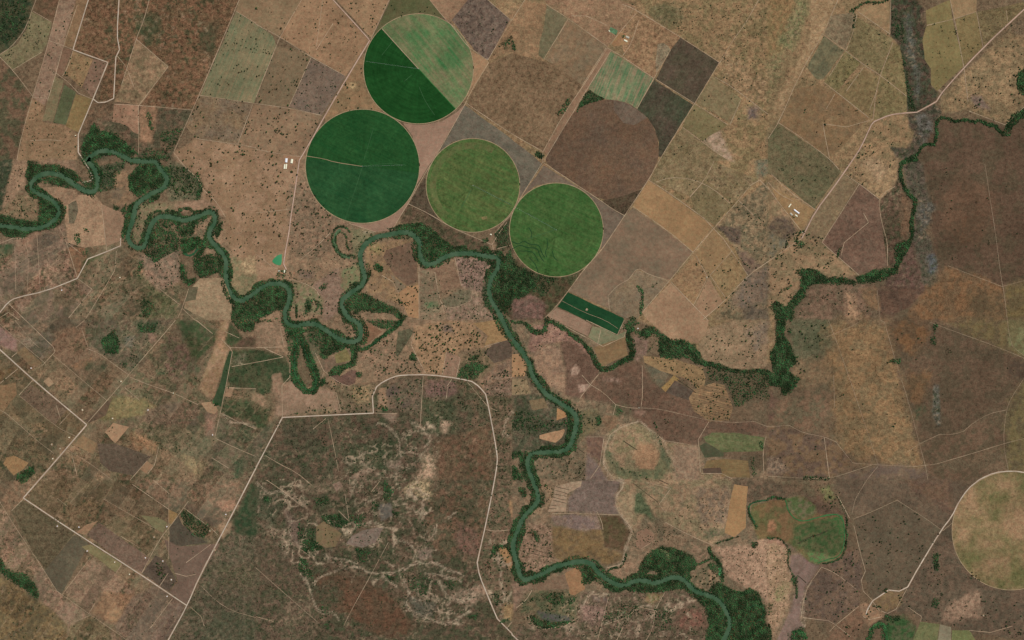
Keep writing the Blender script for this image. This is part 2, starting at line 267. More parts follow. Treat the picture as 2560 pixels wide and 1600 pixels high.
("@13 260,250 420,430 410,640 320,560", (124,100,84), (110,92,76), 8, 5, .7),
("@13 440,40 820,20 800,110 600,140 480,120", (128,106,84), (100,90,68), 6, 7, .9),
("@13 1840,1060 2160,980 2200,1060 2080,1180 1900,1160", (146,118,96), (116,100,80), 7, 6, .8),
("@13 1440,1110 1700,1170 1660,1300 1500,1280", (96,90,74), (108,98,80), 7, 5, .7),
("@13 1500,670 1680,640 1660,720 1560,760", (140,116,98), (112,98,80), 5, 6, .8),
("@13 0,1100 500,1130 620,1400 560,1512 0,1512", (92,82,62), (108,88,70), 10, 6, .95),
("@13 1160,220 1280,220 1290,340 1180,380", (104,96,84), (116,104,90), 6, 4, .5),
("@13 2250,0 2419,0 2419,600 2200,560 2180,400", (116,92,74), (96,86,66), 8, 4, .9),
("@13 2150,540 2419,560 2419,1440 2300,1280 2110,800", (118,95,76), (96,88,66), 8, 4, .9),
("@13 2390,200 2419,190 2419,380", (160,124,90), (150,116,84), 6, 2, .4),
("@13 2280,640 2340,630 2390,650 2419,760 2419,880 2350,760", (160,122,86), (150,116,82), 6, 2, .3),
("@13 2330,1180 2419,1170 2419,1330 2330,1300", (158,128,92), (134,110,80), 6, 5, .7),
("@10 2419,60 2210,570 2419,490 @20 0,500 370,600 290,560 250,500 290,300 290,150 330,50 130,0 60,90", (142, 112, 84), (128, 104, 78), 14, 3, .65),
("@22 270,230 400,240 460,270 500,550 490,690 330,600 230,500 210,330", (151, 121, 97), (136, 110, 90), 14, 3, .65),
("@22 460,220 560,200 720,330 820,470 820,510 740,600 640,740 500,700 510,530", (100, 78, 64), (110, 86, 71), 14, 3, .65),
("@22 820,520 1160,400 1230,420 1300,560 1450,690 1670,745 1700,850 1860,955 2060,965 2300,960 2419,1010 2400,1100 2100,1060 1890,1060 1800,1090 1750,1190 1440,1140 1220,970 980,800 700,750 640,740 740,610", (97, 78, 63), (106, 82, 66), 14, 3, .65),
("@22 1200,1160 1330,1180 1395,1280 1340,1420 1200,1400 1140,1290", (154, 120, 91), (144, 113, 86), 14, 3, .65),
("@23 660,0 1040,0 970,150 980,260 1010,325 520,300 530,180", (118, 100, 89), (108, 92, 81), 14, 3, .65),
("@23 380,335 800,332 860,460 700,480 500,440 400,420", (118, 99, 90), (128, 107, 92), 14, 3, .65),
("@23 810,335 1015,335 1115,490 1060,690 960,660 870,640 850,460", (92, 73, 55), (84, 74, 52), 14, 3, .65),
("@23 370,440 500,450 700,485 850,470 870,645 1050,700 1030,760 880,800 780,745 690,740 490,775 380,720", (107, 88, 64), (120, 97, 67), 14, 3, .65),
("@22 550,470 600,420 640,470 620,520 560,530", (178,148,126), (150,122,104), 5, 2, .5),
("@22 620,600 740,610 680,690 640,680", (172,142,122), (140,114,98), 5, 3, .6),
("@22 850,540 1010,550 1040,590 900,580", (142,114,98), (108,86,72), 5, 6, .6),
("@22 950,800 1060,790 1150,850 1100,920 960,900", (84,84,60), (98,84,66), 8, 6, .6),
("@22 1150,850 1260,860 1230,910 1160,890", (140,110,92), (120,96,80), 5, 4, .5),
# bare sand in the scrub
("@12 1740,960 1780,950 1840,970 1800,1080 1760,1060", (184,150,122), (150,122,98), 4, 5, .7),
("@12 1600,1250 1660,1290 1700,1400 1660,1512 1480,1512 1580,1380", (188,152,122), (130,112,86), 4, 8, .8),
("@13 1480,20 1640,0 1640,190 1590,180 1540,130 1400,110", (188,158,120), (128,112,84), 4, 7, .8),
("@12 880,1500 1030,1400 1100,1430 960,1512", (158,128,104), (128,106,86), 5, 6, .7),
("@12 1210,1330 1280,1340 1370,1310 1360,1450 1250,1400", (144,118,98), (114,100,80), 6, 6, .7),
("@12 1180,900 1330,880 1320,960 1290,970", (146,120,98), (132,110,90), 6, 3, .5),
("@12 300,900 340,890 700,820 740,840 700,890 300,910", (140,116,90), (112,100,76), 6, 5, .7),
# south-west smallholdings
("@02 0,0 820,0 800,260 480,320 0,280", (114,94,75), (100,88,70), 14, 3, .8),
("@02 0,60 160,190 150,310 0,240", (122,96,86), (110,90,78), 9, 3, .6),
("@02 190,190 500,100 500,300 400,380", (120,104,86), (104,94,74), 7, 5, .8),
("@02 480,100 780,60 960,300 820,560 500,330", (116,94,74), (126,102,80), 10, 5, .8),
("@02 820,130 1000,110 1000,180 850,240", (98,92,62), (110,96,68), 8, 6, .7),
("@02 700,440 860,350 890,380 720,480", (150,112,82), (130,102,78), 6, 5, .6),
("@02 800,0 1660,0 1230,500 880,270 830,250", (104,90,72), (88,84,64), 10, 4, .85),
("@02 1280,20 1500,20 1500,120 1330,130", (62,74,52), (80,80,60), 6, 6, .8),
("@02 1190,170 1280,150 1260,250 1180,250", (90,92,80), (102,94,78), 6, 4, .5),
("@02 1400,120 1470,110 1480,200 1420,210", (130,104,86), (116,96,80), 6, 4, .6),
("@02 800,410 890,400 880,480 800,490 @02 930,440 1010,420 980,490", (72,76,54), (88,82,62), 6, 4, .7),
("@02 1230,500 1660,0 2050,220 1960,520 1840,650 2010,760 1900,1450 1000,900 840,970", (108,90,70), (92,86,64), 13, 5, .85),
("@02 1660,0 1850,0 2070,130 2020,230 1900,340 1830,430 1720,330 1750,180", (66,76,50), (86,82,60), 10, 5, .7),
("@02 1600,150 1750,250 1900,470 1650,560 1500,400", (104,84,70), (86,80,60), 9, 6, .85),
("@02 1450,460 1590,470 1580,520 1460,520 @02 1840,440 1900,440 1890,480 1840,480", (64,78,54), (90,86,64), 5, 5, .7),
("@02 1070,720 1350,750 1500,820 1400,900 980,960 900,880", (120,104,72), (106,96,66), 10, 5, .8),
("@02 1380,840 1600,780 1890,810 1860,1000 1500,1010 1350,950", (98,84,68), (110,92,74), 12, 6, .75),
("@02 1230,1030 1500,1180 1480,1260 1300,1220 1220,1100", (142,112,84), (122,102,76), 8, 6, .7),
("@02 1480,1010 2000,1000 2000,1300 1700,1300 1500,1200", (112,98,76), (96,90,68), 10, 6, .8),
("@02 1700,1260 1930,1370 1900,1480 1750,1400", (134,116,86), (112,98,74), 7, 6, .8),
("@02 1880,640 2000,330 2050,130 2100,0 2180,0 2120,220 2175,260 2120,420 2020,730 1950,720", (150,121,95), (136,112,84), 9, 3, .5),
("@02 1940,880 2060,860 2020,1100 1940,1100", (130,102,84), (116,96,78), 8, 3, .6),
("@02 2150,430 2419,430 2419,640 2150,640", (90,72,58), (78,72,54), 8, 4, .85),
("@02 2170,20 2290,170 2190,260 2120,220", (64,76,50), (78,78,56), 8, 3, .7),
("@02 2200,280 2419,270 @12 270,350 330,450 340,560 250,620 230,510 170,510 150,700 80,700 130,800 40,830 0,760 @02 2419,640 2150,640 2150,430 2190,430", (60,72,48), (76,76,54), 10, 4, .75),
("@02 2300,170 2419,150 2419,260 2200,260", (98,76,62), (88,76,58), 7, 3, .6),
("@02 2110,740 2419,760 @12 150,850 90,1040 0,1050 @02 2419,1000 2330,970 2080,870", (62,73,49), (80,78,56), 9, 6, .75),
("@02 2190,400 2300,310 2320,330 2290,420", (122,112,90), (92,88,68), 4, 6, .7),
("@02 2080,880 2419,980 @12 0,1050 120,1000 160,960 0,1400 @02 2040,1110", (100,86,68), (84,80,60), 9, 5, .9),
("@02 2200,1080 2330,1000 2400,1120 2250,1160", (66,74,54), (86,82,62), 7, 6, .9),
("@02 2030,1130 2419,1290 2419,1512 1900,1512 2000,1290", (104,88,70), (88,82,62), 9, 5, .9),
("@02 2200,1340 2290,1280 2300,1480 2220,1500", (62,74,52), (84,82,62), 6, 6, .85),
("@12 150,520 230,500 260,600 340,560 270,680 190,740 150,680", (142,114,92), (128,106,84), 8, 3, .5),
("@12 0,690 70,720 130,800 90,840 0,780 @02 2419,880 2380,720 2419,680", (146,118,94), (124,106,82), 7, 4, .6),
("@02 0,400 170,450 820,1000 700,1200 560,1180 0,850", (112,94,70), (100,88,66), 12, 4, .8),
("@02 0,850 500,1250 350,1512 0,1512", (102,88,66), (92,82,62), 12, 4, .85),
("@02 0,460 160,460 0,600", (120,100,70), (112,92,68), 9, 3, .7),
("@03 0,0 370,0 220,180 100,290 0,200", (122,98,76), (106,90,70), 10, 4, .8),
("@03 0,210 160,470 330,720 320,840 200,880 60,830 0,740", (132,107,86), (112,96,74), 9, 4, .85),
("@03 300,720 430,850 550,1060 850,1270 1150,1512 600,1512 640,1370 500,1230 360,1110 330,980", (128,103,84), (110,94,74), 10, 4, .8),
("@03 370,0 1080,0 1250,40 980,180 900,400 720,500 220,180", (108,90,68), (98,84,62), 12, 4, .85),
("@03 620,1512 650,1380 850,1280 1030,1400 1060,1512", (96,84,62), (108,92,68), 8, 4, .9),
("@03 600,1060 850,740 1080,870 1280,1060 1100,1400 850,1260", (126,102,82), (112,94,74), 10, 4, .8),
("@03 850,1250 990,1060 1280,1080 1180,1300 1080,1370", (118,92,70), (136,106,80), 10, 5, .7),
("@03 990,1230 1190,1200 1100,1330 1050,1350", (150,118,88), (132,106,80), 7, 4, .5),
("@03 1080,1390 1240,1120 1450,1000 1620,1080 1450,1512 1150,1512", (106,90,74), (118,98,80), 10, 4, .8),
("@03 1270,870 1440,940 1620,1080 1760,1190 1590,1512 1430,1512 1620,1120", (116,95,80), (108,90,74), 10, 4, .75),
("@03 1180,60 1250,40 1600,280 1710,320 1600,420 1330,330 930,400 980,190", (104,87,67), (96,83,64), 12, 4, .7),
("@03 930,390 1330,330 1480,480 1450,700 1310,640 1100,520", (106,90,68), (98,86,64), 10, 4, .8),
("@03 1250,0 2340,0 2150,400 2000,450 1760,270 1600,280 1300,60", (124,101,80), (104,92,72), 10, 4, .8),
("@03 1760,210 1900,280 2070,400 2000,450 1750,270", (98,84,68), (108,92,74), 8, 3, .6),
("@03 2040,200 2210,180 2240,260 2110,300", (144,112,90), (128,104,82), 6, 3, .6),
("@03 2050,430 2200,400 2180,500 2110,560", (158,130,102), (140,114,88), 6, 3, .4),
("@03 1780,1180 1900,900 2150,500 2419,520 2419,1512 1600,1512", (108,91,72), (90,83,63), 9, 4, .9),
("@03 2050,820 2419,780 2419,1100 2100,1000", (92,84,62), (106,90,70), 8, 7, .9),
("@03 2050,1230 2419,1290 2419,1512 1900,1512", (82,80,60), (96,86,66), 8, 7, .9),
("@03 2419,40 2360,30 2200,400 2240,520 2419,530 @13 0,500 0,60", (58,72,48), (78,78,56), 9, 4, .7),
("@03 0,890 100,960 350,1140 500,1230 640,1370 620,1512 0,1512", (112,94,66), (95,82,60), 9, 2, .8),
]
# --- woodland: outline, density 0-1, tone (0 dark, 1 bright)
FO = [
("@00 0,0 250,0 260,130 200,300 60,400 0,420", .30, .2), ("@00 890,1150 940,1230 1060,1240 1300,1440 1280,1480 1000,1410 860,1460 780,1512 760,1400 820,1280", .95, .45),
("@00 1380,1060 1410,1060 1450,1220 1420,1210", .9, .4), ("@00 1500,1250 1730,1200 1700,1300 1620,1420 1400,1400 1340,1460 1400,1512 1620,1512", .35, .3),
("@01 270,0 380,40 520,40 690,100 770,190 700,220 560,120 430,105 330,150 270,230 240,140", .95, .3), ("@01 420,150 600,170 740,290 650,260 500,240 420,210", .9, .3),
("@01 350,340 470,370 540,450 540,520 470,590 360,620 360,560 380,440", .97, .45), ("@01 0,520 180,560 360,580 380,620 280,640 0,600", .95, .4),
("@01 0,650 180,670 330,665 250,720 100,740 0,680", .95, .35), ("@01 530,370 590,480 570,580 500,620 540,550 570,460", .85, .3),
("@01 1220,150 1300,60 1470,20 1540,150 1560,200 1530,260 1400,290 1300,360 1220,260", .97, .3), ("@01 880,60 1200,20 1170,100 1100,150 1090,290 940,290 930,180", .45, .3),
("@01 760,200 890,200 920,240 870,290 800,270", .9, .3), ("@01 1860,120 1920,240 1890,380 1850,370 1880,260", .9, .3), ("@01 1620,60 1760,60 1880,200 1850,340 1680,340 1600,200", .35, .3),
("@01 1460,590 1600,560 1640,640 1700,740 1690,830 1520,930 1450,960 1380,890 1420,760 1430,650", .6, .4), ("@01 1660,620 1840,600 1830,700 1720,740", .9, .4),
("@01 1710,740 1880,730 1960,790 1890,930 1820,930 1880,850 1850,830 1740,900 1720,850", .97, .6), ("@01 1830,950 1960,890 2110,930 2100,1050 1900,1120 1840,1040", .85, .45),
("@01 1695,960 1740,1000 1770,1130 1850,1110 1870,1140 1780,1195 1710,1120", .97, .45), ("@01 1370,880 1600,800 1700,760 1690,850 1540,920 1470,960", .8, .3),
("@01 1195,440 1260,400 1230,560 1200,680 1150,720 1180,560", .9, .5), ("@01 2060,560 2100,650 2060,740 2030,700", .95, .4), ("@01 1960,450 2060,490 2100,600 2080,640 2050,540 1990,480", .9, .2),
("@01 710,690 770,690 770,780 720,800", .8, .6), ("@01 780,640 850,640 860,690 800,690", .6, .5), ("@01 1070,420 1130,440 1100,480 1070,460 @01 1130,470 1190,400 1170,530", .85, .3),
("@01 1310,950 1370,950 1320,1050 1330,1140 1290,1060", .6, .3), ("@01 1340,1270 1450,1360 1420,1490 1320,1480", .5, .3), ("@01 740,850 860,840 800,920", .35, .5),
("@01 2200,1340 2300,1345 2419,1290 2419,1512 2170,1512", .97, .3), ("@11 0,1290 100,1195 220,1190 280,1240 290,1320 250,1420 200,1420 0,1512", .97, .4),
("@02 2419,0 2170,0 2230,60 2300,110 2390,110", .9, .35), ("@12 0,0 0,20 230,0", .9, .3),
("@12 230,0 300,50 480,85 640,90 760,180 870,212 980,232 1020,280 930,300 850,260 740,320 640,370 590,350 600,260 660,150 500,100 420,130 330,200 290,120", .95, .45),
("@12 270,140 330,130 340,330 330,500 310,300", .6, .35), ("@12 900,240 970,240 950,420 880,400 920,330", .95, .35), ("@12 470,80 640,90 740,170 670,250 620,330 590,260 500,210", .55, .35),
("@12 700,480 760,440 930,400 950,420 850,460 790,520 700,510", .9, .5), ("@12 600,560 660,550 660,600 620,640 600,600", .95, .5), ("@12 1430,380 1490,300 1530,400", .97, .4),
("@12 940,490 1000,490 1000,540 950,540", .9, .5), ("@12 1900,540 1940,440 2050,400 2210,420 2070,570 2000,560", .8, .35), ("@12 2010,350 2110,330 2100,380 2020,390", .8, .4),
("@12 1180,820 1240,820 1230,870 1190,860", .9, .5), ("@12 1340,780 1310,740 1360,740", .9, .4), ("@12 1020,0 1200,90 1240,90 1380,0", .75, .35), ("@12 1350,180 1480,110 1400,250 1330,340", .3, .35),
("@11 1300,668 1430,672 1530,740 1560,900 1600,960 1680,955 1800,890 1900,868 1880,830 1700,680 1560,590 1440,600 1350,600", .98, .4),
("@11 2130,740 2200,740 2200,780 2140,770 @11 2120,830 2190,800 2240,890 2140,880", .8, .4), ("@11 1115,970 1200,1010 1190,1050 1160,1065 1110,1010", .98, .5),
("@11 1020,1250 1100,1290 1300,1390 1430,1480 1400,1512 1300,1450 1150,1440 1000,1420 950,1460 850,1400 840,1330 900,1270", .95, .35), ("@12 1100,0 1250,0 1200,90", .6, .3),
("@11 480,1310 540,1340 520,1430 460,1450", .95, .4), ("@11 590,1200 690,1160 640,1230", .7, .35), ("@11 850,1370 950,1490 880,1440", .8, .4),
("@11 2300,990 2419,820 @21 0,910 60,1000 200,1060 230,1200 120,1290 0,1330 @11 2419,1400 2330,1450 2235,1300 2210,1200", .95, .25), ("@21 200,1060 420,1110 300,1300 200,1250", .5, .3),
("@11 2140,1240 2180,1090 2240,1000 2200,1150 2190,1300 2250,1440 2140,1380", .6, .3), ("@11 2260,690 2400,560 2419,560 2419,800 2280,830", .4, .3), ("@21 0,640 20,900 0,900", .5, .3),
("@21 1170,1170 1210,1190 1250,1240 1240,1440 1215,1500 1205,1380 1215,1280 1185,1220", .95, .3), ("@21 1105,1480 1150,1470 1170,1512 1100,1512", .9, .4), ("@21 290,1512 340,1475 400,1512", .9, .3),
("@22 140,10 200,80 290,120 330,60 330,0 380,0 300,130 230,140 180,110", .95, .35), ("@22 1050,50 1090,10 1200,20 1120,80 1060,90", .8, .5), ("@22 1075,110 1140,80 1200,120 1260,60 1330,60 1440,150 1500,190 1600,175 1740,240 1790,340 1830,400 1700,380 1620,300 1540,370 1410,350 1380,290 1400,160 1330,130 1260,180 1200,150 1150,110", .95, .35),
("@22 1270,290 1370,200 1420,170 1330,240 1290,310", .7, .35), ("@22 1070,120 1150,200 1170,320 1140,380 1060,400 850,490 830,470 900,440 1060,370 1110,340", .9, .35),
("@22 1690,330 1830,400 1960,410 2050,455 2150,475 2380,460 2419,500 2419,600 2330,500 2100,510 1960,470 1820,440 1700,390", .97, .25), ("@22 1810,450 2380,500 2419,620 2419,760 2300,720 2150,830 2080,800 2060,700 2010,610 1910,590 1800,690", .38, .25),
("@22 1400,290 1540,340 1640,290 1700,360 1520,370", .8, .3), ("@22 130,430 160,540 120,500", .6, .3), ("@22 600,880 650,900 630,1050 590,1180 560,1190 590,1000", .8, .3), ("@22 800,910 840,920 840,980 800,1010", .95, .35), ("@22 0,1240 140,1240 110,1300 0,1310", .8, .35), ("@22 0,1370 60,1400 110,1512 0,1512", .9, .45),
("@22 230,1260 460,1250 480,1290 280,1310", .7, .3), ("@22 20,860 180,880 300,960 560,930 600,1000 540,1080 480,1030 260,1080 0,1040", .35, .3), ("@22 1000,830 1080,870 1000,880", .5, .4),
("@31 330,1040 400,1020 470,1040 560,1110 700,1100 840,1150 810,1185 700,1165 450,1165 380,1200 340,1300 250,1400 230,1512 80,1512 30,1370 90,1330 170,1390 300,1220 320,1100", .98, .35), ("@31 240,1050 330,1020 340,1050 310,1100", .7, .35),
("@31 830,1110 1000,1040 1200,1020 1230,1060 1130,1110 1000,1150 850,1175", .95, .4), ("@31 1195,800 1340,760 1280,900 1220,1040 1205,930", .8, .4), ("@31 630,870 690,820 680,900 650,930", .85, .35), ("@31 80,1250 220,1180 230,1200 120,1240", .7, .35),
("@31 250,740 330,750 350,800 290,830", .6, .35), ("@32 80,0 170,0 160,150 230,250 280,400 200,480 300,550 210,690 150,720 100,620 0,620 0,460 60,530 40,400 20,330 70,200", .97, .35),
("@32 190,60 230,90 210,130", .8, .3), ("@30 2419,640 2360,690 2340,800 2380,870 2419,900", .98, .3), ("@30 2240,1180 2300,1080 2419,1020 2419,1110 2310,1200 2260,1290 2230,1250", .9, .3),
("@30 1150,60 1270,200 1300,420 1240,400 1160,330", .25, .25), ("@30 1260,480 1300,860 1320,1050 1400,1060 1360,900 1310,700 1300,520", .5, .3), ("@20 1050,0 1170,40 1150,60 1090,20", .6, .3), ("@20 0,370 20,400 40,470 0,460 @10 2300,430 2419,340 2419,460 2340,460", .7, .1),
("@20 250,1420 312,1470 280,1512 210,1470", .97, .2), ("@20 550,930 540,990 480,1085 410,1080 470,1030 520,930", .8, .2), ("@20 730,850 880,932 700,985 600,1070 690,880", .75, .2),
("@02 960,200 1080,90 1130,200 1120,320 990,310", .9, .4), ("@02 1290,40 1490,40 1480,120 1330,120", .5, .4), ("@02 150,1470 320,1370 330,1440 260,1512 150,1512", .97, .4), ("@03 170,0 260,0 230,30 200,35", .97, .4), ("@02 1170,400 1200,400 1190,440 1150,440", .8, .4),
("@03 0,740 50,830 150,880 220,880 330,980 370,1110 350,1130 200,1010 60,920 0,880", .97, .35), ("@03 1700,330 1740,270 1990,450 1920,560 1830,540 1750,450", .6, .1), ("@03 1470,780 1530,770 1570,880 1540,940 1470,870", .35, .3),
("@13 600,340 780,310 880,400 830,460 720,440", .75, .35), ("@13 420,560 570,570 640,640 500,690 430,640", .85, .45), ("@13 420,720 480,760 540,920 480,930 400,840", .75, .35), ("@13 930,620 1080,650 1050,760 980,780", .6, .35),
("@13 1210,0 1300,100 1250,200 1200,170", .75, .35), ("@13 70,150 140,170 140,220 70,200", .8, .4), ("@13 1230,920 1330,910 1310,960", .9, .35), ("@13 380,480 580,440 570,590 420,600", .45, .35), ("@13 880,330 1050,320 1000,400 880,410", .5, .35),
("@13 1420,930 1560,880 1700,980 1560,1140 1480,1040", .35, .35), ("@13 1770,940 1900,960 1840,1040", .5, .35), ("@13 1280,290 1350,300 1320,370", .8, .35), ("@13 560,180 690,160 700,240 560,240", .45, .3), ("@13 1100,200 1190,200 1100,330", .5, .35), ("@13 2010,1280 2100,1260 2080,1330 2000,1310", .6, .35),
("@13 2240,620 2400,600 2419,640 2300,640 2260,700 2210,740", .9, .4), ("@13 2200,1080 2300,1050 2290,1200 2220,1120", .4, .35), ("@13 2310,1300 2390,1310 2410,1330 2320,1330", .9, .3), ("@13 400,400 480,560 400,570", .5, .3), ("@13 940,420 1060,400 1000,440 920,460", .6, .35), ("@13 600,1170 760,1250 620,1300", .35, .3), ("@13 640,1370 690,1350 690,1410", .7, .3),
("@11 200,1030 285,1040 275,1110 200,1110", .45, .35), ("@20 1020,325 1065,330 1060,360 1020,350", .8, .35), ("@31 190,500 240,500 270,560 240,570", .6, .35),
("@23 60,80 130,70 130,160 90,160", .85, .35), ("@23 190,480 220,480 260,590 230,590", .9, .4), ("@23 1240,730 1350,650 1420,625 1560,650 1680,710 1760,800 1680,880 1650,920 1500,880 1420,910 1330,860 1190,930 1180,880 1210,800", .97, .3),
("@23 880,850 1050,970 1000,960 900,890", .9, .3), ("@23 640,820 780,800 870,940 820,930 660,1000", .85, .35), ("@23 310,1080 480,1040 520,1130 400,1200 330,1130", .5, .4), ("@23 530,1100 600,1100 580,1160 540,1160", .9, .4),
("@23 165,1265 250,1300 350,1350 560,1330 600,1340 400,1405 280,1405 200,1340", .97, .25), ("@23 1090,1000 1250,960 1340,985 1500,940 1560,945 1640,970 1720,1060 1900,1110 1990,1200 2050,1350 1990,1512 1820,1512 1860,1400 1830,1220 1720,1090 1600,1030 1420,1055 1200,1060 1090,1040", .97, .4),
("@23 1960,960 2050,1020 2170,1060 2240,1020 2330,1060 2350,1130 2400,1200 2390,1330 2419,1400 2419,1512 2040,1512 2085,1400 2090,1330 2000,1160 1900,1075 1850,1050 1900,980", .97, .3), ("@33 0,1350 40,1400 40,1512 0,1512", .95, .3), ("@33 210,1420 330,1390 380,1500 220,1512 200,1490", .85, .5),
("@23 2260,580 2330,590 2310,640 2270,650", .85, .3), ("@23 1840,800 1900,760 1990,830 1990,960 1930,900", .6, .35), ("@23 840,1280 1000,1240 1020,1310 900,1330", .5, .35), ("@23 1000,1150 1250,1200 1100,1330 1020,1450 860,1480 1000,1350", .22, .35), ("@23 1350,1200 1540,1220 1500,1420 1350,1440", .2, .35),
("@33 960,1400 1050,1330 1130,1370 1135,1512 1080,1512 1070,1400 1000,1400 980,1512 930,1512", .75, .6), ("@33 180,650 220,670 210,720 180,710", .95, .3), ("@33 220,920 280,910 270,980 220,980", .8, .35), ("@33 0,1160 50,1180 30,1260 0,1260", .5, .35), ("@33 1560,700 1610,700 1610,850 1570,850", .85, .1), ("@33 1560,1120 1640,1110 1600,1200 1550,1200", .6, .35), ("@33 1100,1270 1250,1280 1240,1330 1080,1320", .6, .4),
("@32 1140,370 1250,370 1230,420 1150,410 @32 1530,60 1600,30 1580,130", .7, .4), ("@32 1530,160 1590,150 1590,250 1540,240", .5, .3), ("@32 340,1470 580,1490 580,1512 330,1500", .8, .35), ("@22 2350,1130 2390,1150 2370,1230 2310,1200", .6, .35), ("@22 2230,1280 2290,1300 2300,1480 2230,1490", .3, .4),
]
# --- tree-lined banks and oxbows: course, strip width, density, tone
FL = [
("@30 1300,1512 1420,1460 1440,1390 1520,1350 1590,1390 1590,1110 1700,1110 1760,1150 1850,1125 1950,1160 2000,1130 2060,1180 2150,1190 2200,1260 2250,1270", 6, .95, .3), ("@30 780,110 830,80 900,30 980,20 1050,30 1130,0", 5, .7, .4), ("@30 810,100 820,180 805,260", 4, .6, .4),
("@31 1400,0 1330,5 1250,20 1245,200 1300,280 1340,350 1400,385 1370,500 1355,620 1370,700 1340,790 1280,880 1225,980 1205,1030", 8, .95, .35), ("@22 0,20 130,25 170,80 240,130 310,80 330,20", 6, .9, .35), ("@22 330,0 400,20 480,70 560,140 640,190 710,250 750,330 800,410 850,470 920,460 1000,400 1090,375 1145,330 1130,260 1100,180 1085,110 1140,85", 10, .95, .35),
("@12 400,120 355,350 360,530 440,650 520,680 585,620 560,500 480,330 430,170", 15, .97, .55), ("@12 900,250 930,330 925,400 850,440 750,450 710,500", 10, .95, .5), ("@12 990,280 1050,265 1100,230 1200,150 1330,60 1380,0", 8, .95, .5), ("@11 1380,1500 1340,1470", 8, .9, .5),
("@11 885,680 820,620 750,645 715,720 725,800 765,880 840,935", 4, .95, .3), ("@11 850,730 830,690 780,680 745,730 760,820 790,870 870,910", 3, .9, .3), ("@11 860,730 850,780 870,850", 4, .6, .3), ("@11 880,900 940,930", 6, .7, .4),
("@33 735,330 745,500 725,690 660,760 520,790", 4, .9, .25), ("@33 160,180 60,160 0,175", 5, .8, .4), ("@23 2419,190 2290,200 2225,240 2240,330 2290,400 2310,440", 4, .7, .35), ("@33 0,545 110,545 180,610 200,680", 3, .8, .3), ("@33 190,720 185,830 250,930", 3, .8, .3), ("@33 270,990 272,1110", 3, .8, .2),
("@23 1085,690 1060,770 1040,820 940,830 890,870", 4, .85, .3), ("@23 1870,640 1890,710 1930,750 1985,820 1990,960", 7, .95, .35), ("@23 1760,800 1820,760 1900,740", 4, .9, .3), ("@23 1930,600 2020,560 2140,540", 3, .8, .35), ("@11 540,1320 600,1350 630,1400 620,1450", 3, .8, .3), ("@11 560,1330 590,1370 570,1430", 4, .8, .35), ("@11 380,1370 385,1490", 4, .9, .4), ("@11 1040,750 1080,770", 6, .8, .4),
("@22 1350,960 1380,1100 1440,1250 1530,1390", 3, .25, .3), ("@22 920,1250 960,1370 1080,1430 1200,1450 1290,1512", 4, .18, .3), ("@33 650,150 700,230 730,310", 3, .5, .3), ("@01 1690,490 1720,450 1790,455 1830,490", 6, .9, .35), ("@02 2010,780 2060,800", 5, .9, .3), ("@33 290,600 400,540 480,520 560,480", 3, .35, .5), ("@21 1330,1190 1360,1170", 4, .5, .4),
]
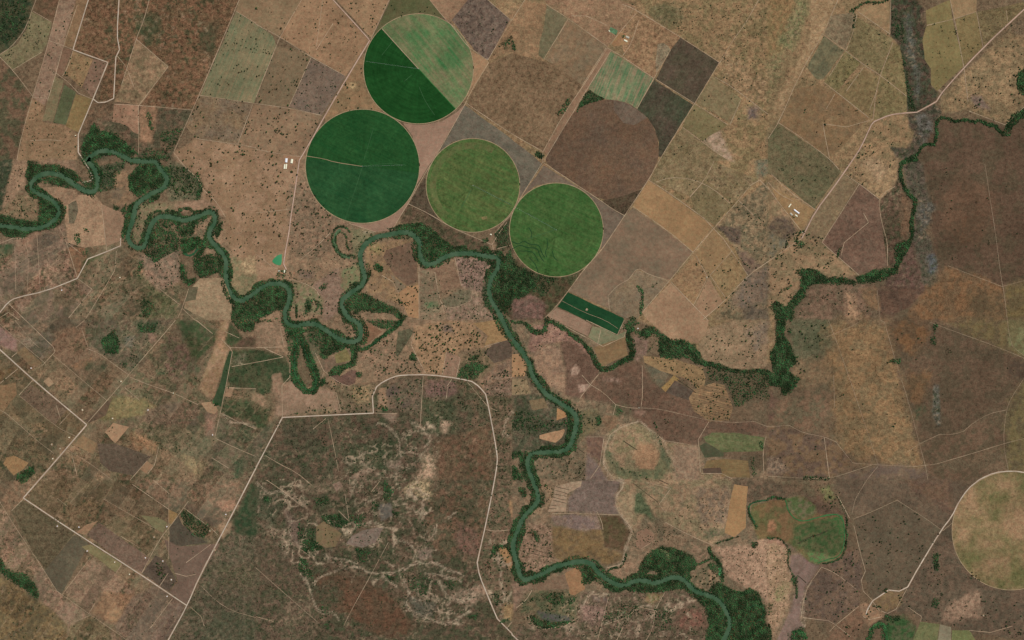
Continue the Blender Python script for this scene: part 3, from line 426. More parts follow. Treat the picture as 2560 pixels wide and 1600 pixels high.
# --- open-country trees: outline, number, smallest and largest crown radius, where
TZ = [
("@00 290,150 470,200 430,420 380,500 130,640 20,530 200,400", 55, 2.6, 5, "in the olive pasture below the dark woodland corner"),
("@00 560,0 720,0 600,420 530,690 420,1000 310,920 460,400", 40, 2.4, 5, "in the long mauve-brown strip pasture"),
("@00 690,490 1020,590 870,930 770,850 650,720 600,710", 45, 2.5, 5, "in the two-tone field by the gravel road bend"),
("@00 300,940 430,1000 620,1190 740,1270 740,1490 180,1490 220,1260", 80, 2.4, 4.6, "in the tan ground at the foot of the strip fields"),
("@00 1080,990 1310,990 1310,1260 1060,1140", 14, 2.4, 4.6, "in the small pink field north of the river"),
("@00 2230,110 2419,220 @10 160,340 190,430 0,920 @00 2400,980 1890,900", 95, 2.4, 5, "in the green-grey pasture west of the circles"),
("@00 1890,905 2390,985 2245,1365 1850,1310 1800,1100", 50, 2.5, 6, "in the purple-brown pasture by the scrub edge"),
("@10 0,230 190,340 420,0 0,0", 14, 2.6, 6.5, "in the olive pasture at the head of the fence line"),
("@10 420,0 720,0 1060,380 850,720 520,530 230,350", 90, 2.4, 4.6, "in the wide tan pasture beside the pink road"),
("@10 190,440 460,480 520,540 310,1010 0,980", 60, 2.6, 6, "in the brown pasture with a pale fence track"),
("@10 520,550 850,720 620,1090 310,1010", 70, 2.4, 5, "in the mauve pasture against the pink road"),
("@10 780,0 1250,0 1080,360", 40, 2.4, 4.8, "in the tan wedge between two roads"),
("@10 1290,20 1640,10 1740,140 1540,110 1200,230", 11, 2.8, 5, "in the olive wedge above the two-tone circle"),
("@10 640,1110 860,720 1010,520 1040,840 1150,1030", 25, 2.6, 6, "in the brown wedge west of the two-tone circle"),
("@10 0,990 310,1020 620,1090 430,1470 0,1400", 90, 2.5, 6.5, "in the tan pasture north of the white sheds"),
("@00 2390,1000 @10 0,990 0,1410 @00 2250,1365", 20, 2.5, 6, "in the tan pasture west of the white sheds"),
("@00 1850,1310 1640,1440 @01 1760,60 1910,370 2130,540 2110,650 2200,900 2419,1000 @11 230,800 360,300 @10 420,1490 0,1400 @00 2240,1365", 330, 2.5, 6.5, "in the dotted pink pasture west of the largest green circle"),
("@11 330,300 430,200 540,290 700,500 760,600 700,850 600,950 420,900 300,820", 140, 2.5, 6, "in the dotted pasture below the largest green circle"),
("@10 1860,200 2000,60 2380,200 2190,550 2000,400", 28, 2.4, 5, "in the dark brown field beside the two-tone circle"),
("@20 1300,30 2419,0 2419,700 1960,560 1600,330", 190, 2.2, 4, "in the speckled northern range"),
("@20 1960,620 2419,700 2419,1500 1450,1480", 60, 2.2, 4.6, "in the pale range east of the dark fields"),
("@30 530,340 880,590 1290,700 1310,1060 950,1110 590,1490 110,1150", 60, 2.4, 4.6, "in the olive range fields near the scrub corridor"),
("@30 830,160 1150,330 1060,700 880,580", 14, 2.6, 5, "in the fenced olive field west of the scrub corridor"),
("@30 1490,250 1740,170 2419,150 1900,640 1600,850", 75, 2.2, 4, "in the olive field east of the scrub corridor"),
("@30 1660,1000 2419,200 2419,980 2230,1170", 110, 2.4, 5.5, "in the tan range south of the north-east road"),
("@30 980,1140 1160,1080 1390,1240 1150,1400 @31 1190,0 1060,360 700,120", 75, 2.5, 5, "in the pale stony field below the road bend"),
("@31 0,780 520,780 860,1090 560,1100 400,1010 240,1050 320,1130 170,1390 0,1400", 130, 2.5, 6, "in the tan ground above the dense stream wood"),
("@31 180,700 340,660 520,740 420,860 150,830", 60, 3, 6.5, "around the farm track crossing"),
("@31 60,150 430,440 640,120 560,0 0,0", 40, 2.4, 4.6, "in the olive-brown field behind the eastern farm"),
("@31 1600,60 2400,60 2400,1100 1650,950", 34, 2.6, 5, "on the dark brown eastern plateau"),
("@31 400,1210 1000,1210 1000,1500 260,1490", 40, 2.6, 5.5, "on the brown slope south of the stream wood"),
("@32 250,20 560,30 560,350 300,600", 40, 2.8, 6, "on the greenish slope beside the stream wood"),
("@32 600,60 1080,60 1400,1100 1400,1300 900,1300 650,900", 22, 2.6, 5, "on the orange-brown lowland"),
("@32 1150,40 2400,360 2400,540 1500,1050", 22, 2.6, 5, "on the dark eastern lowland"),
("@32 20,1010 520,1110 620,1400 100,1450", 16, 3, 5.5, "on the brown ground below the thin plateau track"),
("@33 830,400 960,320 1220,200 1500,380 1640,490 1310,1020 1000,1110 910,900", 130, 2.4, 5.5, "in the five-sided brown field west of the pale road"),
("@33 1660,500 1740,440 1800,760 2100,990 2000,1020 1330,1030", 60, 2.4, 5, "in the brown ground between the pale road and the pale circle"),
("@33 1150,1050 1900,1050 2400,1100 2400,1500 1900,1430 1450,1320", 110, 2.5, 5.5, "in the brown ground below the pale circle"),
("@33 360,1000 840,920 860,1170 640,1340 350,1290", 70, 2.5, 5.5, "in the dark brown field beside the mauve channel"),
("@33 500,840 850,650 900,880 820,960", 40, 2.6, 5.5, "in the brown ground below the green meadow"),
("@33 880,1160 1130,1200 1080,1290 900,1340 640,1390 800,1500 900,1350", 50, 2.5, 5.5, "around the farm tracks at the end of the pale road"),
("@33 470,20 640,20 720,230 560,300 440,200", 30, 2.8, 6, "on the olive ground above the green meadow"),
("@23 1890,660 2419,640 2419,1130 2060,920", 160, 2, 3.6, "on the pale sandy flat"),
("@33 10,600 180,680 160,1200 60,1400 10,1400", 110, 2, 3.6, "on the pale sandy flat"),
("@23 1690,130 2070,100 2000,520 1500,420", 60, 2.2, 4, "in the brown pasture by the orange field"),
("@23 1100,460 1400,420 1650,520 1350,620 1100,660", 120, 2, 3.6, "on the stony ground beside the ploughed disc"),
("@23 80,430 370,430 390,740 240,860 120,880", 130, 2.4, 5, "on the pale gullied flat inside the river bend"),
("@23 170,0 400,40 390,160 150,400", 60, 2.5, 5.5, "on the bank beside the white terraced field"),
("@22 180,1310 690,1290 690,1512 250,1512", 70, 2.5, 6, "on the ground inside the sharp river bend"),
("@23 130,1050 640,1060 560,1330 60,1400 20,1270", 120, 2.5, 5.5, "around the marshy old river bed"),
("@23 640,1170 890,1180 840,1500 100,1500 300,1420", 120, 2.3, 4.6, "on the scrub south of the old river bed"),
("@23 900,1070 1260,1070 1830,1200 1850,1500 850,1500", 220, 2.2, 4.4, "on the reddish scrub west of the river forest"),
("@23 1670,930 1880,770 1960,900 1880,1010 1760,1050", 26, 3, 6.5, "on the tan hook of land by the green slough"),
("@22 180,50 420,60 560,180 400,230 200,330", 34, 2.5, 5, "on the mauve ground by the stream mouth"),
("@22 160,300 240,430 480,720 620,860 830,900 830,1010 640,1080 650,900 420,770 240,560", 70, 2.6, 5.5, "along the bare river bank"),
("@22 0,300 140,320 130,520 0,540 @22 0,560 140,560 180,690 0,710", 40, 2.5, 5, "on the orange clearings by the river"),
("@22 1250,330 1800,450 1830,560 1750,690 1650,560", 75, 2.5, 5, "on the straw-coloured terraces"),
("@22 1680,740 1930,600 2010,630 2090,830 2050,950 1860,950", 70, 2.5, 6, "on the straw-coloured block with dark furrows"),
("@22 1820,80 2400,10 2400,430 2050,450 1800,360", 110, 2.5, 5.5, "in the tan pasture above the stream wood"),
("@22 1300,430 1700,700 2300,970 1800,1080 1300,950 900,780", 26, 2.5, 5, "on the wide dark brown pasture"),
("@21 1740,900 2110,840 2210,1090 1750,1370", 34, 2.5, 5.5, "in the tan fields with crossing fence tracks"),
("@21 2240,1100 2400,1010 2400,1500 1950,1490 1760,1380", 60, 2.5, 5.5, "on the grey-brown slope above the tan field"),
("@21 1930,640 2170,380 2400,220 2400,980 2250,1050", 70, 2.4, 5, "in the mixed rough ground by the dark burnt patch"),
("@21 1310,190 1900,20 2320,200 1930,610", 40, 2.2, 4.2, "in the olive fenced squares"),
("@11 0,1200 200,1150 300,1040 780,900 820,1040 540,1180 350,1170", 70, 2.5, 5.5, "around the river homestead"),
("@11 350,1170 560,1190 640,1330 780,1250 760,1480 340,1480", 50, 2.6, 6, "in the green-tan point inside the river"),
("@11 900,650 1100,690 970,900 1000,1100 820,1200 830,1050", 45, 2.5, 5.5, "in the meadow between oxbow and river"),
("@11 1050,800 1500,740 1530,1180 1440,1400 1100,1230", 80, 2.4, 5.5, "in the tan point across the river from the circles"),
("@11 1300,1180 1530,1190 1530,1480 1430,1440 1250,1300", 45, 2.6, 5.5, "in the orange corner field"),
("@11 1880,920 2240,950 2150,1080 2120,1250 1960,1200", 130, 2.2, 4.4, "on the pinkish bush ground by the river"),
("@11 1560,1030 1940,1200 2030,1350 2260,1500 1560,1500", 100, 2.4, 5, "in the rough fields by the marsh rings"),
("@12 1480,90 1830,10 2050,30 2190,240 1930,280 1760,500 1610,490", 240, 3, 6.5, "on the bright tan savanna slope"),
("@12 1000,300 1300,110 1320,340 1490,390 1580,490 1310,510 1160,570", 130, 2.8, 6, "on the pinkish slope east of the oxbow"),
("@12 620,560 940,620 1120,640 1100,870 300,900 780,720", 140, 2.6, 6, "on the rough ground inside the road bend"),
("@12 1130,650 1570,550 1560,870 1130,870", 95, 2.8, 6.5, "on the rough ground just south of the pale road arch"),
("@12 1610,560 2000,580 2160,720 2190,1000 1570,1000", 190, 2.2, 4.6, "in the green-brown scrub under the road arch"),
("@12 2120,590 2400,440 2400,740 2190,720", 95, 2.5, 5.5, "on the pinkish ground east of the road arch"),
("@12 830,20 960,60 960,130 870,140", 26, 2.6, 5.5, "on the sandy point bar"),
("@12 2000,270 2200,260 2200,400 1930,380", 40, 2.6, 6, "on the wooded shoulder by the dark field"),
("@12 2200,730 2400,730 2400,1500 2290,1500", 120, 2.2, 5, "in the scrub between road and river"),
("@13 2230,20 2400,20 2400,600 2180,540", 80, 2.4, 5, "in the scrub between road and river"),
("@13 2130,560 2400,560 2400,1300 2280,1250 2110,800", 130, 2.4, 5.5, "in the reddish ground east of the pale road"),
("@12 200,960 1550,900 1550,1500 60,1500", 420, 2, 4.4, "in the brown scrub south of the straight pale road"),
("@13 0,0 1700,0 1700,880 500,1000 0,500", 620, 2, 4.6, "in the broken scrub laced with pale sand"),
("@13 1700,0 2200,50 2080,800 1750,750", 170, 2, 4.2, "in the red-brown scrub west of the pale road"),
("@13 0,950 900,950 1300,1100 1300,1500 0,1500", 330, 2, 4, "in the southern brown scrub"),
("@13 1200,900 2100,900 2250,1250 2000,1500 1300,1300", 330, 2, 4.6, "in the scrub with looping sand gullies"),
("@03 1800,1180 1920,900 2200,500 2400,540 2400,1500 1620,1500", 200, 2, 4, "in the scrub east of the south-west road"),
("@02 800,0 1650,20 1240,490 860,260", 60, 2.4, 4.6, "on the patchy smallholding land by the dark grove"),
("@02 1250,500 2000,250 1950,700 1880,1400 1100,950", 70, 2.2, 4.2, "on the brown smallholdings north of the junction"),
("@02 0,300 800,1000 400,1500 0,1500", 50, 2.2, 4, "on the brown smallholdings west of the junction"),
("@02 1000,1000 2000,1100 2400,1350 2300,1500 1300,1500", 70, 2.2, 4.2, "on the smallholdings south of the junction"),
("@03 220,200 1700,300 2000,620 1750,1170 700,520", 55, 2.2, 4, "on the brown plots by the straight south-west road"),
("@03 0,240 320,720 200,880 0,740 @03 400,900 1700,1200 1580,1500 700,1500", 70, 2.2, 4, "on the pinkish plots below the straight south-west road"),
("@03 10,900 480,1240 600,1490 20,1490", 20, 2.5, 4.5, "in the striped ochre corner field"),
("@03 1465,775 1535,770 1570,880 1535,940 1465,880", 34, 3.4, 6, "in the little orchard by the white houses"),
("@01 0,800 700,640 710,1100 430,1230 20,1290", 60, 2.2, 4, "on the mauve plots south-west of the river"),
("@01 780,1000 1120,900 1700,1220 1720,1490 640,1490", 120, 2.2, 4.4, "on the brown rough ground below the river loops"),
("@01 1320,920 1700,860 1680,1180 1500,1240", 60, 2.4, 5, "on the pale bushy ground under the river woods"),
("@01 1610,20 1760,70 1890,190 1880,370 1600,370", 80, 3, 6.5, "in the tree-dotted river meander"),
("@01 1310,420 1690,410 1500,500 1380,620 1280,780", 34, 3, 6, "in the meadow inside the narrow river loop"),
("@01 0,500 350,570 340,370 170,340", 50, 2.4, 5, "in the brown point inside the western river bend"),
("@01 100,50 240,60 160,330 50,420", 34, 2.4, 5, "in the tan strip by the western woods"),
("@01 1500,560 1950,560 1960,760 1460,880", 70, 2.6, 5.5, "in the woods edge inside the eastern river loop"),
("@02 2090,420 2419,290 @12 150,700 130,1000 @02 2100,850", 60, 2.4, 4.6, "on the dark green ground west of the oxbow"),
]
# --- sharp-edged fields: outline, colour, second colour, patch size m, streak (angle, width m, amount), grain, name, label
F = [
("@00 300,110 490,210 440,420 400,500 120,660 0,540 0,515 160,420 250,280", (113,105,76), (122,108,82), 90, None, .5, "pasture", "olive pasture dotted with trees below the dark woodland corner"),
("@00 560,0 720,0 600,420 530,690 420,1000 310,920 460,400", (143,116,94), (128,104,86), 120, (72,14,.35), .5, "pasture", "long mauve-brown strip pasture running down beside the scrub"),
("@00 600,450 680,470 590,720 530,690", (120,93,74), (128,100,80), 60, (72,8,.3), .4, "crop_field", "short dark brown strip between the mauve strip and the two-tone field"),
("@00 690,480 880,560 770,830 650,720 600,710", (140,112,82), (126,104,76), 60, None, .5, "pasture", "tan half of the two-tone field in the gravel road bend"),
("@00 880,560 1020,590 880,930 780,820", (113,90,74), (124,98,80), 50, (62,8,.3), .5, "pasture", "dark half of the two-tone field in the gravel road bend"),
("@00 520,720 600,760 500,1150 400,1140", (114,106,78), (130,110,84), 50, (75,6,.4), .4, "crop_field", "narrow grey-green strip beside the mauve strip pasture"),
("@00 610,800 720,870 620,1180 500,1160", (92,92,68), (84,88,60), 50, (75,7,.4), .4, "crop_field", "darkest green of the three narrow strips west of the gravel road"),
("@00 720,890 870,930 740,1250 620,1190", (130,106,72), (118,100,68), 50, (72,7,.3), .4, "crop_field", "ochre strip against the west side of the gravel road"),
("@00 1290,370 1590,630 1330,990 1080,960 1150,800", (142,113,88), (110,96,72), 110, None, .7, "pasture", "kite-shaped tan clearing cut into the red-brown scrub"),
("@00 1080,980 1310,990 1310,1270 1260,1250 1200,1190 1130,1160 1060,1150", (150,115,92), (138,108,86), 70, None, .45, "pasture", "small pink field below the kite-shaped clearing"),
("@00 2230,110 2419,220 @10 160,340 190,430 0,920 @00 2400,980 1890,900", (104,108,80), (134,116,88), 190, (68,12,.55), .35, "pasture", "green-grey pasture with tan streaks along the scrub edge"),
("@00 2260,0 @10 420,0 380,100 230,330 190,340 0,230 @00 2230,105", (122,103,78), (138,112,86), 120, (-35,10,.25), .35, "pasture", "olive-brown pasture at the top of the scrub edge"),
("@10 420,0 730,0 1070,380 850,720 520,530 230,350", (152,120,92), (136,108,82), 170, (62,14,.2), .4, "pasture", "wide tan pasture west of the pink road junction"),
("@10 190,440 460,480 520,540 310,1010 0,980", (126,104,80), (112,98,76), 110, None, .45, "pasture", "brown pasture between the green-grey one and the mauve one"),
("@10 520,550 850,720 620,1090 310,1010", (120,100,84), (108,93,80), 110, None, .5, "pasture", "mauve-grey pasture against the pink road"),
("@00 1890,905 2390,985 2245,1365 1850,1310 1760,1200", (126,104,79), (113,97,80), 110, None, .5, "pasture", "purple-brown pasture tapering along the scrub edge"),
("@00 2400,985 @10 310,1020 620,1090 430,1470 280,1500 0,1410 @00 2250,1365", (139,112,87), (126,104,82), 110, None, .5, "pasture", "tan pasture just north of the white sheds"),
("@10 760,0 1260,0 1090,360", (148,118,90), (134,108,82), 80, (-47,9,.4), .4, "pasture", "tan wedge with diagonal rows between the two roads"),
("@10 1270,0 1640,0 1780,170 1540,120 1350,160 1180,270 1100,360", (86,88,58), (98,90,64), 90, None, .4, "pasture", "olive-green wedge above the two-tone circle"),
("@10 1640,0 2000,0 1860,180 1830,210 1780,170", (152,120,94), (140,112,88), 60, None, .4, "pasture", "small tan triangle between the olive wedge and the dark field"),
("@10 2000,0 2190,0 2400,190 2190,570 2060,470 1940,310 1850,190", (94,80,70), (114,96,82), 60, None, .7, "crop_field", "dark grey-brown field with a pale clearing beside the two-tone circle"),
("@10 1985,960 2020,880 2050,640 2040,480 2190,570 2200,600 2010,900", (158,124,94), (146,116,88), 60, None, .3, "bare_field", "bright tan wedge on the east rim of the two-tone circle"),
("@10 1390,1165 1560,1182 1750,1150 1900,1060 1985,975 1680,1500 @11 1640,40 1520,230 1440,410 1345,560 1290,665 1130,680 900,600 1080,610 1250,540 1450,380 1540,100 @10 1530,1450 1480,1290", (152,121,101), (142,114,95), 60, None, .25, "bare_field", "bare pink ground squeezed between the three western circles"),
("@10 2210,600 2419,500 @20 0,500 380,600 640,790 660,810 290,1430 0,1260 @10 2000,1000 2020,900", (128,104,80), (108,88,66), 150, (60,20,.3), .7, "pasture", "mottled brown field between the two-tone circle and the sandy lane"),
("@20 330,50 520,180 300,560 250,520 260,400 290,300", (102,94,70), (114,104,80), 70, (57,9,.35), .45, "crop_field", "dark olive sliver beside a pale fence track"),
("@20 530,185 900,440 660,800 500,690 380,600 310,560", (128,102,77), (120,104,82), 130, (57,12,.3), .5, "pasture", "brown field with a pale broken streak west of the sandy lane"),
("@20 540,170 340,40 300,0 1020,0 1170,60 1080,220 1000,330 900,440", (143,113,88), (130,105,80), 120, None, .55, "pasture", "tan field above the northern farm's approach lane"),
("@20 1170,70 1230,130 1590,350 1340,740 1080,560 1000,330 1090,210", (142,111,84), (124,100,74), 60, None, .9, "pasture", "speckled red-tan field around the northern farm"),
("@20 1375,420 1430,405 1480,440 1500,480 1360,690 1355,600", (122,110,88), (150,130,104), 40, None, .7, "pasture", "pear-shaped pale hollow at the corner of the dark field"),
("@20 900,460 1330,740 1180,1030 1100,975 880,935 720,840", (80,114,78), (142,122,96), 90, (68,17,.6), .4, "crop_field", "four-sided green field combed with pale rows above the brown circle"),
("@20 1590,355 1960,590 1720,980 1360,750 1500,470", (84,70,58), (75,70,54), 120, None, .6, "crop_field", "upper dark chocolate field right of the combed green field"),
("@20 1345,755 1710,990 1410,1480 1385,1480 1390,1350 1350,1220 1280,1110 1180,1030", (82,68,57), (64,70,52), 150, None, .6, "crop_field", "lower dark chocolate field turning green at its south tip"),
("@20 730,850 880,935 780,960 690,995 590,1080 690,880", (62,68,46), (76,72,52), 40, None, .6, "crop_field", "dark green wedge pinched between lane and brown circle"),
("@20 1900,720 2170,940 2070,1170 1740,960", (118,106,77), (132,112,84), 80, (57,9,.3), .5, "pasture", "upper olive field across the fence from the dark fields"),
("@20 1720,990 2040,1180 1800,1330 1610,1200", (112,102,70), (126,110,80), 70, (57,7,.45), .4, "crop_field", "lower olive field with pale rows across from the dark fields"),
("@30 600,150 820,110 800,280 730,470 530,320", (114,100,78), (128,110,86), 90, None, .7, "pasture", "grey-brown field right of the pale ploughed strip"),
("@30 530,340 720,480 520,750 460,750 370,640", (88,86,66), (124,112,84), 120, (55,20,.3), .5, "pasture", "dark grey-green field against the pale ploughed strip"),
("@30 740,480 880,590 650,870 530,770", (108,98,65), (120,106,76), 70, None, .7, "pasture", "small olive field with pale specks south of the dark grey-green one"),
("@30 830,160 1180,370 1060,700 880,580 740,470", (122,106,77), (112,100,70), 90, None, .75, "pasture", "broad olive-tan field west of the scrub corridor"),
("@30 890,650 1050,720 990,1130 650,880", (116,100,70), (126,106,76), 90, None, .75, "pasture", "olive field with a forked cattle track"),
("@30 1180,400 1240,430 1270,560 1310,860 1310,1060 1130,1090 1000,1130 1060,710", (114,102,70), (124,106,76), 100, None, .6, "pasture", "olive field pressed against the west edge of the scrub corridor"),
("@30 840,110 950,50 1150,0 1150,320", (143,116,86), (130,108,80), 80, None, .55, "pasture", "orange-tan triangle at the top of the scrub corridor"),
("@30 490,800 640,880 950,1120 590,1500 110,1160 280,830", (130,103,74), (116,96,72), 140, None, .6, "pasture", "orange-brown field with a pale bare centre north of the road"),
("@30 1490,100 1640,30 1720,0 1740,160 1850,620 1600,860 1540,800 1540,650 1480,560 1460,380 1500,240", (128,112,76), (116,104,70), 150, None, .4, "pasture", "smooth olive field along the east edge of the scrub corridor"),
("@30 1720,0 1970,0 1970,110 1760,180", (152,124,92), (140,116,86), 60, None, .4, "pasture", "bright tan square at the head of the olive fields"),
("@30 1770,180 1970,110 2030,450 1850,620", (118,102,70), (128,110,76), 90, None, .5, "pasture", "middle olive strip east of the scrub corridor"),
("@30 1975,110 2190,70 2419,20 2419,110 2040,440", (114,98,69), (104,90,66), 110, None, .6, "pasture", "easternmost olive strip above the north-east road"),
("@31 870,235 1050,370 1080,650 1130,1000 860,1080 510,780", (100,81,67), (116,90,74), 170, None, .55, "pasture", "big brown parallelogram with a pale gully west of the stream"),
("@31 690,110 850,210 520,770 320,700 450,470", (130,110,83), (116,98,76), 110, (55,14,.25), .55, "pasture", "olive-tan strip between the farm road and the brown parallelogram"),
("@30 100,1170 590,1505 @31 690,110 440,460 300,350 50,150 0,130 @30 0,1290", (112,97,73), (92,89,64), 110, (-40,14,.25), .7, "pasture", "olive-brown field with green streaks behind the eastern farm"),
("@20 890,455 945,475 570,1090 335,1470 300,1430 490,1085 700,770", (140,111,88), (128,102,80), 60, (57,6,.5), .35, "bare_field", "long pinkish verge strip running beside the sandy lane"),
("@20 930,255 1000,290 985,335 915,295", (92,118,88), (78,104,74), 20, None, .5, "crop_field", "tiny bright green paddock beside the northern farm"),
("@20 1000,300 1110,340 1090,420 1060,420 960,440 940,410", (150,112,84), (140,112,76), 30, None, .4, "bare_field", "reddish swept yard around the northern farm sheds"),
("@10 262,1458 430,1480 @11 405,60 330,92 245,95 @10 255,1495", (152,118,92), (140,110,86), 30, None, .4, "bare_field", "trampled reddish yard around the white sheds"),
("@31 220,350 440,470 310,680 240,580 110,430 30,250", (144,114,80), (134,110,80), 60, (57,10,.25), .4, "bare_field", "orange-tan yard field around the eastern farm sheds"),
("@21 300,50 840,390 1060,530 840,850 870,650 820,490 720,330 560,240 400,210 230,240 90,340", (117,100,84), (106,92,78), 90, None, .4, "bare_field", "grey-brown wedge between the brown circle and the easternmost green circle"),
("@21 850,385 1225,278 1090,500 1050,530 940,460", (84,68,54), (76,66,50), 40, None, .8, "crop_field", "dark scrubby triangle at the foot of the brown circle"),
("@10 1970,1000 2000,1010 2419,1320 @20 210,1480 240,1512 @21 250,10 290,40 70,360 75,230 20,40 0,0 @10 2419,1500 2250,1360 2050,1300 1850,1340 1700,1500", (112,101,86), (98,92,78), 110, (-33,16,.45), .45, "bare_field", "grey streaked band curving over the olive-green circle"),
("@21 1290,190 1900,620 1710,865 1470,670 1140,440", (154,122,87), (142,113,82), 140, None, .35, "pasture", "smooth golden-tan field beside the olive squares"),
("@21 1140,450 1460,670 1700,870 1490,1130 1300,1080 1190,1030 1080,1150 920,1270 920,1410 530,1240 690,1020 850,850 1060,540", (132,107,86), (114,99,80), 200, None, .45, "pasture", "large grey-brown field east of the last green circle"),
("@21 1190,1040 1490,1140 1230,1430 1190,1500 1060,1490 920,1410 920,1270 1080,1150", (128,108,84), (114,100,82), 130, None, .5, "pasture", "brown field with a wooded gully above the dark green plot"),
("@21 1900,650 2110,830 1870,1080 1730,900", (142,114,82), (130,106,78), 100, None, .45, "pasture", "upper of the tan fields with crossing fence tracks"),
("@21 1510,1140 1720,900 1860,1100 1710,1380", (146,116,84), (132,106,80), 100, None, .5, "pasture", "left tan field with crossing fence tracks"),
("@21 1870,1090 2110,840 2220,1090 1990,1330", (138,112,80), (124,104,76), 100, None, .5, "pasture", "right tan field with crossing fence tracks"),
("@21 1500,1160 1720,1390 1860,1110 1990,1340 1800,1512 @22 1860,0 1830,130 1750,220 1610,180 1520,200 1290,10 @21 1230,1440", (153,123,96), (142,113,88), 180, (-45,14,.2), .35, "pasture", "big smooth tan field above the winding stream wood"),
("@21 1310,180 @20 1410,1490 1500,1350 1610,1205 1900,1425 2040,1512 @21 1900,10 1820,190 1690,350 1290,185", (118,103,74), (134,114,86), 80, None, .8, "pasture", "olive square with a curved track beside the brown circle"),
("@21 1900,10 2330,190 2080,410 1830,190", (117,102,73), (130,110,84), 80, None, .8, "pasture", "speckled olive square under the pale bare patch"),
("@21 1690,350 1820,200 2070,420 1920,620 1740,500", (114,100,71), (124,108,80), 80, None, .7, "pasture", "dark olive square touching the golden-tan field"),
("@21 530,1250 1050,1490 @22 1060,0 995,140 690,0 @21 430,1385", (31,64,40), (36,70,42), 60, (-27,6,.25), .25, "crop_field", "dark green rectangular plot by the stream"),
("@21 420,1395 680,1512 @22 755,50 715,150 400,0 @21 300,1500", (150,121,100), (138,112,92), 60, (-27,8,.2), .3, "bare_field", "bare pink strip beside the dark green plot"),
("@22 760,60 870,80 990,145 1070,110 1070,160 850,250 720,160", (110,112,84), (126,116,90), 50, (-27,8,.3), .35, "crop_field", "small grey-green field below the dark green plot"),
("@22 770,260 1070,160 1095,330 1000,370 850,440", (130,104,74), (120,98,72), 70, (15,6,.4), .35, "crop_field", "brown furrowed field in the crook of the stream"),
("@11 1600,160 1610,330 1680,500 1760,610 1450,415", (90,74,60), (78,70,54), 40, None, .8, "crop_field", "narrow dark scrub triangle between two green circles"),
("@11 1230,850 1510,760 1530,1150 1430,1190 1310,1090 1200,920", (114,90,72), (104,84,68), 70, None, .55, "pasture", "brown slab inside the river's square bend"),
("@11 1270,1080 1300,1100 1420,1200 1350,1250", (130,111,90), (120,104,82), 40, None, .4, "pasture", "small grey slab tucked below the brown slab"),
("@11 1430,1195 1540,1180 1540,1500 1440,1480 1350,1260", (161,124,90), (150,116,86), 60, None, .35, "pasture", "orange corner field at the bottom of the river's square bend"),
("@11 1550,1030 1640,1010 1870,960 1900,1070 1940,1190 1760,1250 1700,1060", (122,96,77), (132,106,84), 70, None, .5, "pasture", "brown field facing the river west of the pinkish bush ground"),
("@22 1240,340 1500,360 1800,450 1830,550 1800,690 1660,560 1530,520 1400,480 1250,400", (146,118,84), (126,103,76), 60, (-12,6,.5), .5, "crop_field", "curved straw-coloured terraces below the stream wood"),
("@22 1530,520 1580,560 1450,680 1410,640", (154,124,80), (136,108,72), 40, (55,6,.5), .4, "crop_field", "short straw-coloured strip poking down from the terraces"),
("@22 1540,570 1730,690 1670,760 1450,685", (96,81,69), (88,76,64), 60, None, .45, "crop_field", "dark grey-brown plot between the straw fields"),
("@22 1670,735 1720,660 1920,590 2010,620 2090,830 2050,950 1860,960 1720,860", (146,116,84), (100,82,63), 50, (-12,9,.8), .45, "crop_field", "straw-coloured block barred with dark furrows"),
("@22 0,325 60,320 140,430 120,530 0,540", (164,127,94), (154,120,88), 40, None, .35, "pasture", "orange-tan clearing on the west river bank"),
("@22 0,560 140,560 180,690 0,710", (140,118,90), (126,108,82), 40, None, .6, "pasture", "speckled tan clearing just below the orange-tan one"),
("@22 425,830 500,870 530,910 470,930 420,950", (168,128,90), (158,120,84), 40, None, .3, "bare_field", "tiny bright orange triangle in the river bend"),
("@22 260,1090 370,1060 450,1045 490,1030 500,1050 470,1110 410,1160 260,1120", (170,132,100), (158,124,94), 40, None, .3, "bare_field", "bright bare tongue of sand inside the river bend"),
("@22 160,760 300,740 340,830 190,852", (122,102,76), (114,98,74), 40, None, .5, "pasture", "small olive-brown field in the river bend scrub"),
("@22 1810,1110 1890,1065 2100,1065 2390,1110 2370,1240 1990,1250 1830,1150", (86,96,61), (110,104,74), 60, (-8,9,.45), .5, "crop_field", "curved bright green field in the southern lowland"),
("@22 1770,1190 1830,1160 2000,1255 2000,1290 1820,1300", (82,80,61), (74,78,56), 50, None, .4, "crop_field", "dark green wedge under the curved bright green field"),
("@22 1810,1400 1840,1330 2000,1310 2230,1330 2250,1490 1980,1480 1970,1400", (130,105,72), (110,93,66), 50, (-3,10,.6), .35, "crop_field", "ochre banded field below the dark green wedge"),
("@22 1800,1405 1970,1395 1985,1450 1810,1450", (86,70,58), (94,76,62), 30, None, .3, "crop_field", "small chocolate rectangle at the corner of the ochre banded field"),
("@23 1180,490 1280,450 1345,510 1330,590 1220,660 1170,620", (137,108,88), (128,102,82), 40, (45,5,.3), .25, "crop_field", "small ploughed brown disc with a straight track"),
("@23 410,60 550,20 660,10 650,60 520,130 510,300 340,300 390,160", (164,139,114), (144,120,98), 40, None, .45, "crop_field", "white terraced field barred with dark ditches by the river"),
("@23 2100,40 2230,60 2210,250 2210,450 2100,540 2010,500 2060,200", (160,124,87), (148,116,82), 60, None, .35, "pasture", "orange pasture strip beside the green slough"),
("@23 500,880 620,820 670,920 690,1030 590,1090 545,1080", (152,112,82), (140,110,80), 50, None, .35, "bare_field", "orange-red tongue of land south of the river's western reach"),
("@23 180,990 490,890 545,1030 210,1040", (128,102,82), (118,98,78), 50, (12,6,.3), .4, "crop_field", "brown furrowed strip along the south river bank"),
